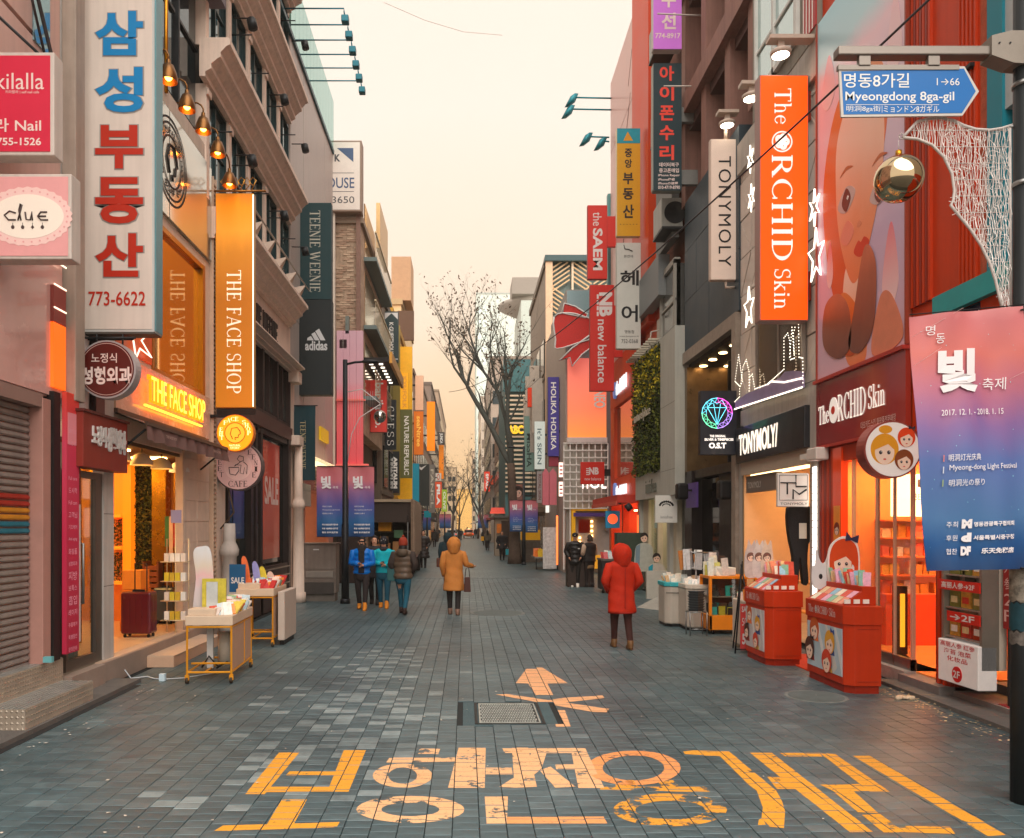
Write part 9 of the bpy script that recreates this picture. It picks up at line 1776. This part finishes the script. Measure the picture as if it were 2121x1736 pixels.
    for ar in A:
        a, b, c = (Vector(q) for q in ar); mb = MB(); pts = [a-Vector((a.x*.25, 0, -.0)), a, a.lerp(b, .35), a.lerp(b, .7), b, b.lerp(c, .35), b.lerp(c, .7), c+(c-b)*.08]; rad = [.075, .085, .08, .072, .068, .062, .056, .052]
        rad = [r_*s*(bulk**.6)*(1+(.1*(i % 2) if puff else 0)) for i, r_ in enumerate(rad)]; mb.tube([V(*q) for q in pts], rad, 12); mb.build('sleeve', SM, t)
    HM = M(hairc, .7, v=.2, s=20, b=.4, bs=40)
    def cap(name, mat, z0, z1, w, d, back=.0, yo=0):
        mb = MB(); rs = []
        for k in range(9):
            q = k/8; z = z0+(z1-z0)*q; f = math.sqrt(max(.02, 1-(max(0, q-.35)/.65)**2)); rs.append((V(0, yo-back*(1-q), z), V(w*f, 0, 0), V(0, d*f, 0)))
        mb.rings(rs, 16); return mb.build(name, mat, t)
    if hair == 'hood':
        mb = MB(); rs = []
        for k in range(12):
            q = k/11; z = 1.36+.38*q; f = (.9+.35*math.sin(q*2.4)) if q < .55 else 1.23*math.sqrt(max(.02, 1-((q-.55)/.45)**2)); rs.append((V(0, -.03, z), V(.125*f*(1+g.uniform(-.03, .03)), 0, 0), V(0, .135*f, 0)))
        mb.rings(rs, 18); mb.build('hood', M(coat, .85, v=.2, s=12, b=.6, bs=20), t)
        mb = MB(); P = [V(.125*math.cos(R(a_)), .07+.03*math.sin(R(a_)), 1.57+.15*math.sin(R(a_))) for a_ in range(0, 361, 24)]; mb.tube(P, .026*s, 8); mb.build('hood_rim', M(tuple(min(255, int(q*1.15)) for q in coat), .9, v=.2, b=.6), t)
    elif hair == 'beanie': cap('knit_hat', HM, 1.56, 1.76, .105, .115); cap('hair', M((30, 24, 22), .6, v=.1), 1.42, 1.62, .1, .09, .03, -.02)
    elif hair == 'cap': cap('cap', HM, 1.6, 1.73, .095, .11); mb = MB(); mb.rings([(V(0, .1, 1.615), V(.08, 0, 0), V(0, .09, 0)), (V(0, .1, 1.625), V(.08, 0, 0), V(0, .09, 0))], 14); mb.build('cap_brim', HM, t)
    else: cap('hair', HM, 1.5 if hi else 1.48, 1.735, .092, .1, .02, -.018)
    if hair == 'long': cap('long_hair', HM, 1.28, 1.6, .105, .07, .05, -.05)
    if hi:
        for sx in (-1, 1):
            mb = MB(); mb.ball(V(sx*.03, .088, 1.61), .011*s, 8, 5); mb.build('eye', M((30, 24, 22), .4, v=0), t); mb = MB(); mb.ball(V(sx*.088, -.005, 1.59), .02*s, 8, 5, (.5, 1, 1.4)); mb.build('ear', SKIN, t)
        mb = MB(); mb.ball(V(0, .09, 1.545), .018*s, 8, 5, (1.2, .5, .4)); mb.build('mouth', M((150, 70, 64), .5, v=0), t)
    return t, V
def part(t, name, mat, f, **k):
    mb = MB(); f(mb); return mb.build(name, mat, t, **k)
t, V = person('man in a bright blue open jacket and ochre boots walking towards the camera', 750, 1263, 1.68, 180, (0, 110, 200), .62, (44, 36, 36), (206, 124, 30), 'hair', (34, 28, 26), 'hold', .16, .11, 1.04, shoe_h=.1)
part(t, 'scarf', M((44, 40, 40), .9, b=.5), lambda mb: mb.rings([(V(0, .02, z), V(w, 0, 0), V(0, w, 0)) for z, w in ((1.4, .12), (1.44, .115), (1.5, .1), (1.53, .09))], 14)); part(t, 'shirt_front', M((40, 34, 34), .8, v=.1), lambda mb: mb.box(*[q*.99 for q in (-.07, .07)], .09, .165, .86, 1.4), bevel=.02)
part(t, 'sunglasses', M((16, 16, 18), .2, v=0), lambda mb: mb.box(-.065, .065, .08, .1, 1.58, 1.615)); part(t, 'face_mask', M((40, 36, 38), .8), lambda mb: mb.ball(V(0, .06, 1.54), .05, 10, 6))
t, V = person('dark clothed person half hidden behind the blue jacket man', 771, 1245, 1.7, 180, (40, 36, 40), .8, (36, 34, 36), (30, 30, 30), 'hair', arms='pocket', bulk=1.1, x=-2.28, Y=20.0)
t, V = person('woman in a turquoise hooded jacket and dark speckled hat walking towards the camera', 795, 1259, 1.66, 180, (10, 176, 190), .6, (30, 84, 104), (214, 130, 34), 'beanie', (32, 30, 36), 'hold', .12, 0, 1.02, shoe_h=.1)
part(t, 'phone', M((60, 40, 44), .4), lambda mb: mb.box(-.035, .035, .2, .25, 1.02, 1.12)); part(t, 'scarf', M((50, 46, 50), .9, b=.4), lambda mb: mb.rings([(V(0, .02, z), V(w, 0, 0), V(0, w, 0)) for z, w in ((1.4, .11), (1.45, .11), (1.5, .085))], 14)); part(t, 'hat_dot', M((206, 200, 190), .6), lambda mb: [mb.ball(V(x_, .1, z_), .012, 6, 4) for x_, z_ in ((-.05, 1.66), (.0, 1.68), (.05, 1.65), (-.02, 1.63))])
t, V = person('person in a brown puffer vest, red knit hat and blue jeans seen from behind', 835, 1271, 1.66, -8, (92, 76, 62), .66, (24, 84, 104), (46, 30, 26), 'beanie', (150, 52, 30), 'pocket', .2, .13, 1.1, sleeve=(60, 50, 46)); part(t, 'hood', M((84, 70, 56), .5, v=.1, b=.3), lambda mb: mb.rings([(V(0, -.1, z), V(w, 0, 0), V(0, w*.7, 0)) for z, w in ((1.3, .09), (1.36, .14), (1.43, .14), (1.48, .1))], 14))
part(t, 'hat_bobble', M((150, 52, 30), .9, b=.5), lambda mb: mb.ball(V(0, 0, 1.77), .03, 8, 6))
tb_ = empty('tote_bag', 'teal green bag hanging at the left hand of the brown vest person', 'bag', (wx(813, 17.9), 17.9, .72)); mb = MB(); mb.box(-.12, .12, -.05, .05, 0, .3); mb.build('bag_body', M((44, 90, 92), .6, v=.1), tb_, bevel=.02); mb = MB(); mb.tube([(-.08, 0, .3), (-.03, 0, .46), (.03, 0, .46), (.08, 0, .3)], .007, 5); mb.build('bag_handle', M((40, 70, 74), .6), tb_)
t, V = person('woman in a long tan coat with a furry hood seen from behind', 940, 1273, 1.68, 0, (196, 124, 56), .92, (40, 34, 34), (128, 98, 82), 'hood', arms='bag', stride=.1, bulk=1.04, flare=1.1)
hb = empty('handbag', 'dark brown handbag hanging from the arm of the tan coat woman', 'bag', (wx(968, 17.25), 17.3, .53)); mb = MB(); mb.add([(-.075, -.05, 0), (.075, -.05, 0), (.075, .05, 0), (-.075, .05, 0), (-.06, -.04, .32), (.06, -.04, .32), (.06, .04, .32), (-.06, .04, .32)], [(0, 3, 2, 1), (4, 5, 6, 7), (0, 1, 5, 4), (1, 2, 6, 5), (2, 3, 7, 6), (3, 0, 4, 7)]); mb.build('bag_body', M((74, 38, 30), .45, v=.15), hb, bevel=.012); mb = MB(); mb.tube([(-.05, 0, .32), (-.03, 0, .5), (.03, 0, .52), (.05, 0, .32)], .008, 5); mb.build('bag_handle', M((50, 30, 26), .5), hb)
t, V = person('person in a dark teal hooded coat just behind the tan coat woman', 928, 1190, 1.72, 0, (24, 50, 58), .9, (30, 34, 40), (90, 50, 40), 'hood', arms='down', Y=26, bulk=1.15)
o = empty('handbag', 'small brown bag carried low by the dark teal coated person', 'bag', (wx(913, 26), 26, .62)); mb = MB(); mb.box(-.14, .12, -.05, .05, 0, .3); mb.build('bag_body', M((96, 54, 40), .5, v=.15), o, bevel=.03); mb = MB(); mb.tube([(-.08, 0, .3), (0, 0, .46), (.08, 0, .3)], .007, 5); mb.build('bag_handle', M((60, 34, 30), .5), o)
t, V = person('person in a bright red hooded parka walking away on the right', 1288, 1343, 1.64, 4, (178, 34, 0), .86, (56, 26, 22), (104, 72, 40), 'hood', arms='pocket', stride=.17, bulk=1.1, flare=.8)
part(t, 'coat_hem', M((150, 26, 8), .8), lambda mb: mb.rings([(V(0, 0, .585), V(.232, 0, 0), V(0, .175, 0)), (V(0, 0, .615), V(.234, 0, 0), V(0, .177, 0))], 20)); part(t, 'coat_seam', M((150, 26, 8), .8), lambda mb: mb.box(-.003, .003, -.215, -.19, .65, 1.3))
t, V = person('man in a black puffer jacket, black cap and white shoes standing by the counter', 1191, 1216, 1.72, 172, (30, 26, 26), .72, (34, 30, 28), (222, 216, 206), 'cap', (22, 20, 22), 'pocket', .05, .14, 1.1); part(t, 'chest_logo', M((206, 200, 196), .6, v=0), lambda mb: mb.box(-.16, -.09, .15, .165, 1.22, 1.25)); part(t, 'cap_logo', M((206, 200, 196), .6, v=0), lambda mb: mb.box(-.015, .015, .1, .115, 1.64, 1.67))
t, V = person('person in a black vest with pale beige sleeves leaning over the counter', 1221, 1215, 1.66, 30, (34, 28, 28), .62, (40, 32, 30), (30, 26, 26), 'hair', (60, 44, 36), 'hold', .05, 0, 1.15, sleeve=(190, 160, 136), Y=25.6); part(t, 'beige_hem', M((190, 150, 110), .8), lambda mb: mb.rings([(V(0, 0, .62), V(.15, 0, 0), V(0, .12, 0)), (V(0, 0, .86), V(.17, 0, 0), V(0, .13, 0))], 14))
person('person in a long black padded coat left of the street centre', 877, 1176, 1.74, 180, (46, 40, 38), 1.02, (30, 28, 30), (26, 26, 28), 'hair', arms='pocket', stride=.08, puff=.16, bulk=1.2)
t, V = person('person in a wide black cape coat holding a turquoise bag near the thick trunk', 1040, 1160, 1.66, 180, (28, 26, 30), .8, (24, 24, 26), (24, 24, 26), 'hair', arms='pocket', stride=.06, bulk=1.45, flare=1.6); o = empty('shopping_bag', 'turquoise shopping bag beside the black cape coated person', 'bag', (wx(1051, 44.5), 44.5, .35)); mb = MB(); mb.box(-.1, .1, -.05, .05, 0, .32); mb.build('bag_body', M((30, 160, 176), .5), o); mb = MB(); mb.tube([(-.05, 0, .32), (0, 0, .44), (.05, 0, .32)], .006, 4); mb.build('bag_handle', OFFW, o)
fp = [(1010, 1140, (96, 84, 66), 'olive brown coat left of the trunk', 0), (1003, 1130, (36, 34, 38), 'dark coat with a yellow bag right of centre', 180), (900, 1133, (44, 38, 36), 'dark coat on the left past the long coated person', 0), (907, 1120, (34, 34, 44), 'navy coat beside the left festival banners', 180), (955, 1119, (52, 48, 48), 'charcoal coat near the centre line', 0), (976, 1114, (30, 30, 34), 'black jacket right of centre in the distance', 180), (985, 1115, (50, 46, 50), 'grey jacket right of the far pair', 180), (990, 1113, (96, 50, 46), 'maroon jacket in the far group', 0), (936, 1113, (150, 120, 84), 'beige coat far left of centre', 0), (944, 1112, (40, 40, 40), 'black coat far left of centre', 180), (930, 1116, (60, 56, 60), 'grey coat in front of the far left tree', 180), (998, 1112, (200, 190, 180), 'pale jacket in the far right group', 180), (1006, 1118, (120, 40, 40), 'dark red coat by the far right booth', 0), (1018, 1122, (150, 110, 50), 'ochre coat beside the booth', 180), (893, 1124, (190, 90, 40), 'orange jacket on the far left by the shops', 0), (968, 1110, (44, 44, 50), 'dark coat behind the taxi', 0), (950, 1110, (70, 60, 56), 'brown coat at the far end', 0)]
for k, (u, v, c, lab, ft) in enumerate(fp):
    t, V = person('distant walker in a ' + lab, u, v, 1.6+.05*(k % 4), ft, c, .6+.1*(k % 4), (34, 34, 40), (30, 28, 28), 'hair' if k % 3 else 'long', arms=('down', 'pocket')[k % 2], stride=.1+.04*(k % 3), hi=False, bulk=1.1)
o = empty('shopping_bag', 'yellow shopping bag carried right of the street centre', 'bag', (wx(1000, 80)-.05, 79.8, .5)); mb = MB(); mb.box(-.16, .16, -.07, .07, 0, .42); mb.build('bag_body', M((230, 160, 20), .5, e=.05), o); mb = MB(); mb.tube([(-.08, 0, .42), (0, 0, .56), (.08, 0, .42)], .008, 4); mb.build('bag_handle', INK, o)
# HAZE
mb = MB(); mb.box(-45, 45, -12, 400, -1.2, 66)
hm = bpy.data.materials.new('haze'); hm.use_nodes = True; hm.node_tree.nodes.clear()
pvn = hm.node_tree.nodes.new('ShaderNodeVolumePrincipled'); pvn.inputs['Color'].default_value = (1, .9, .76, 1); pvn.inputs['Density'].default_value = .0009; pvn.inputs['Anisotropy'].default_value = .2
ho = hm.node_tree.nodes.new('ShaderNodeOutputMaterial'); hm.node_tree.links.new(pvn.outputs[0], ho.inputs['Volume'])
stuff(mb.build('haze', hm))
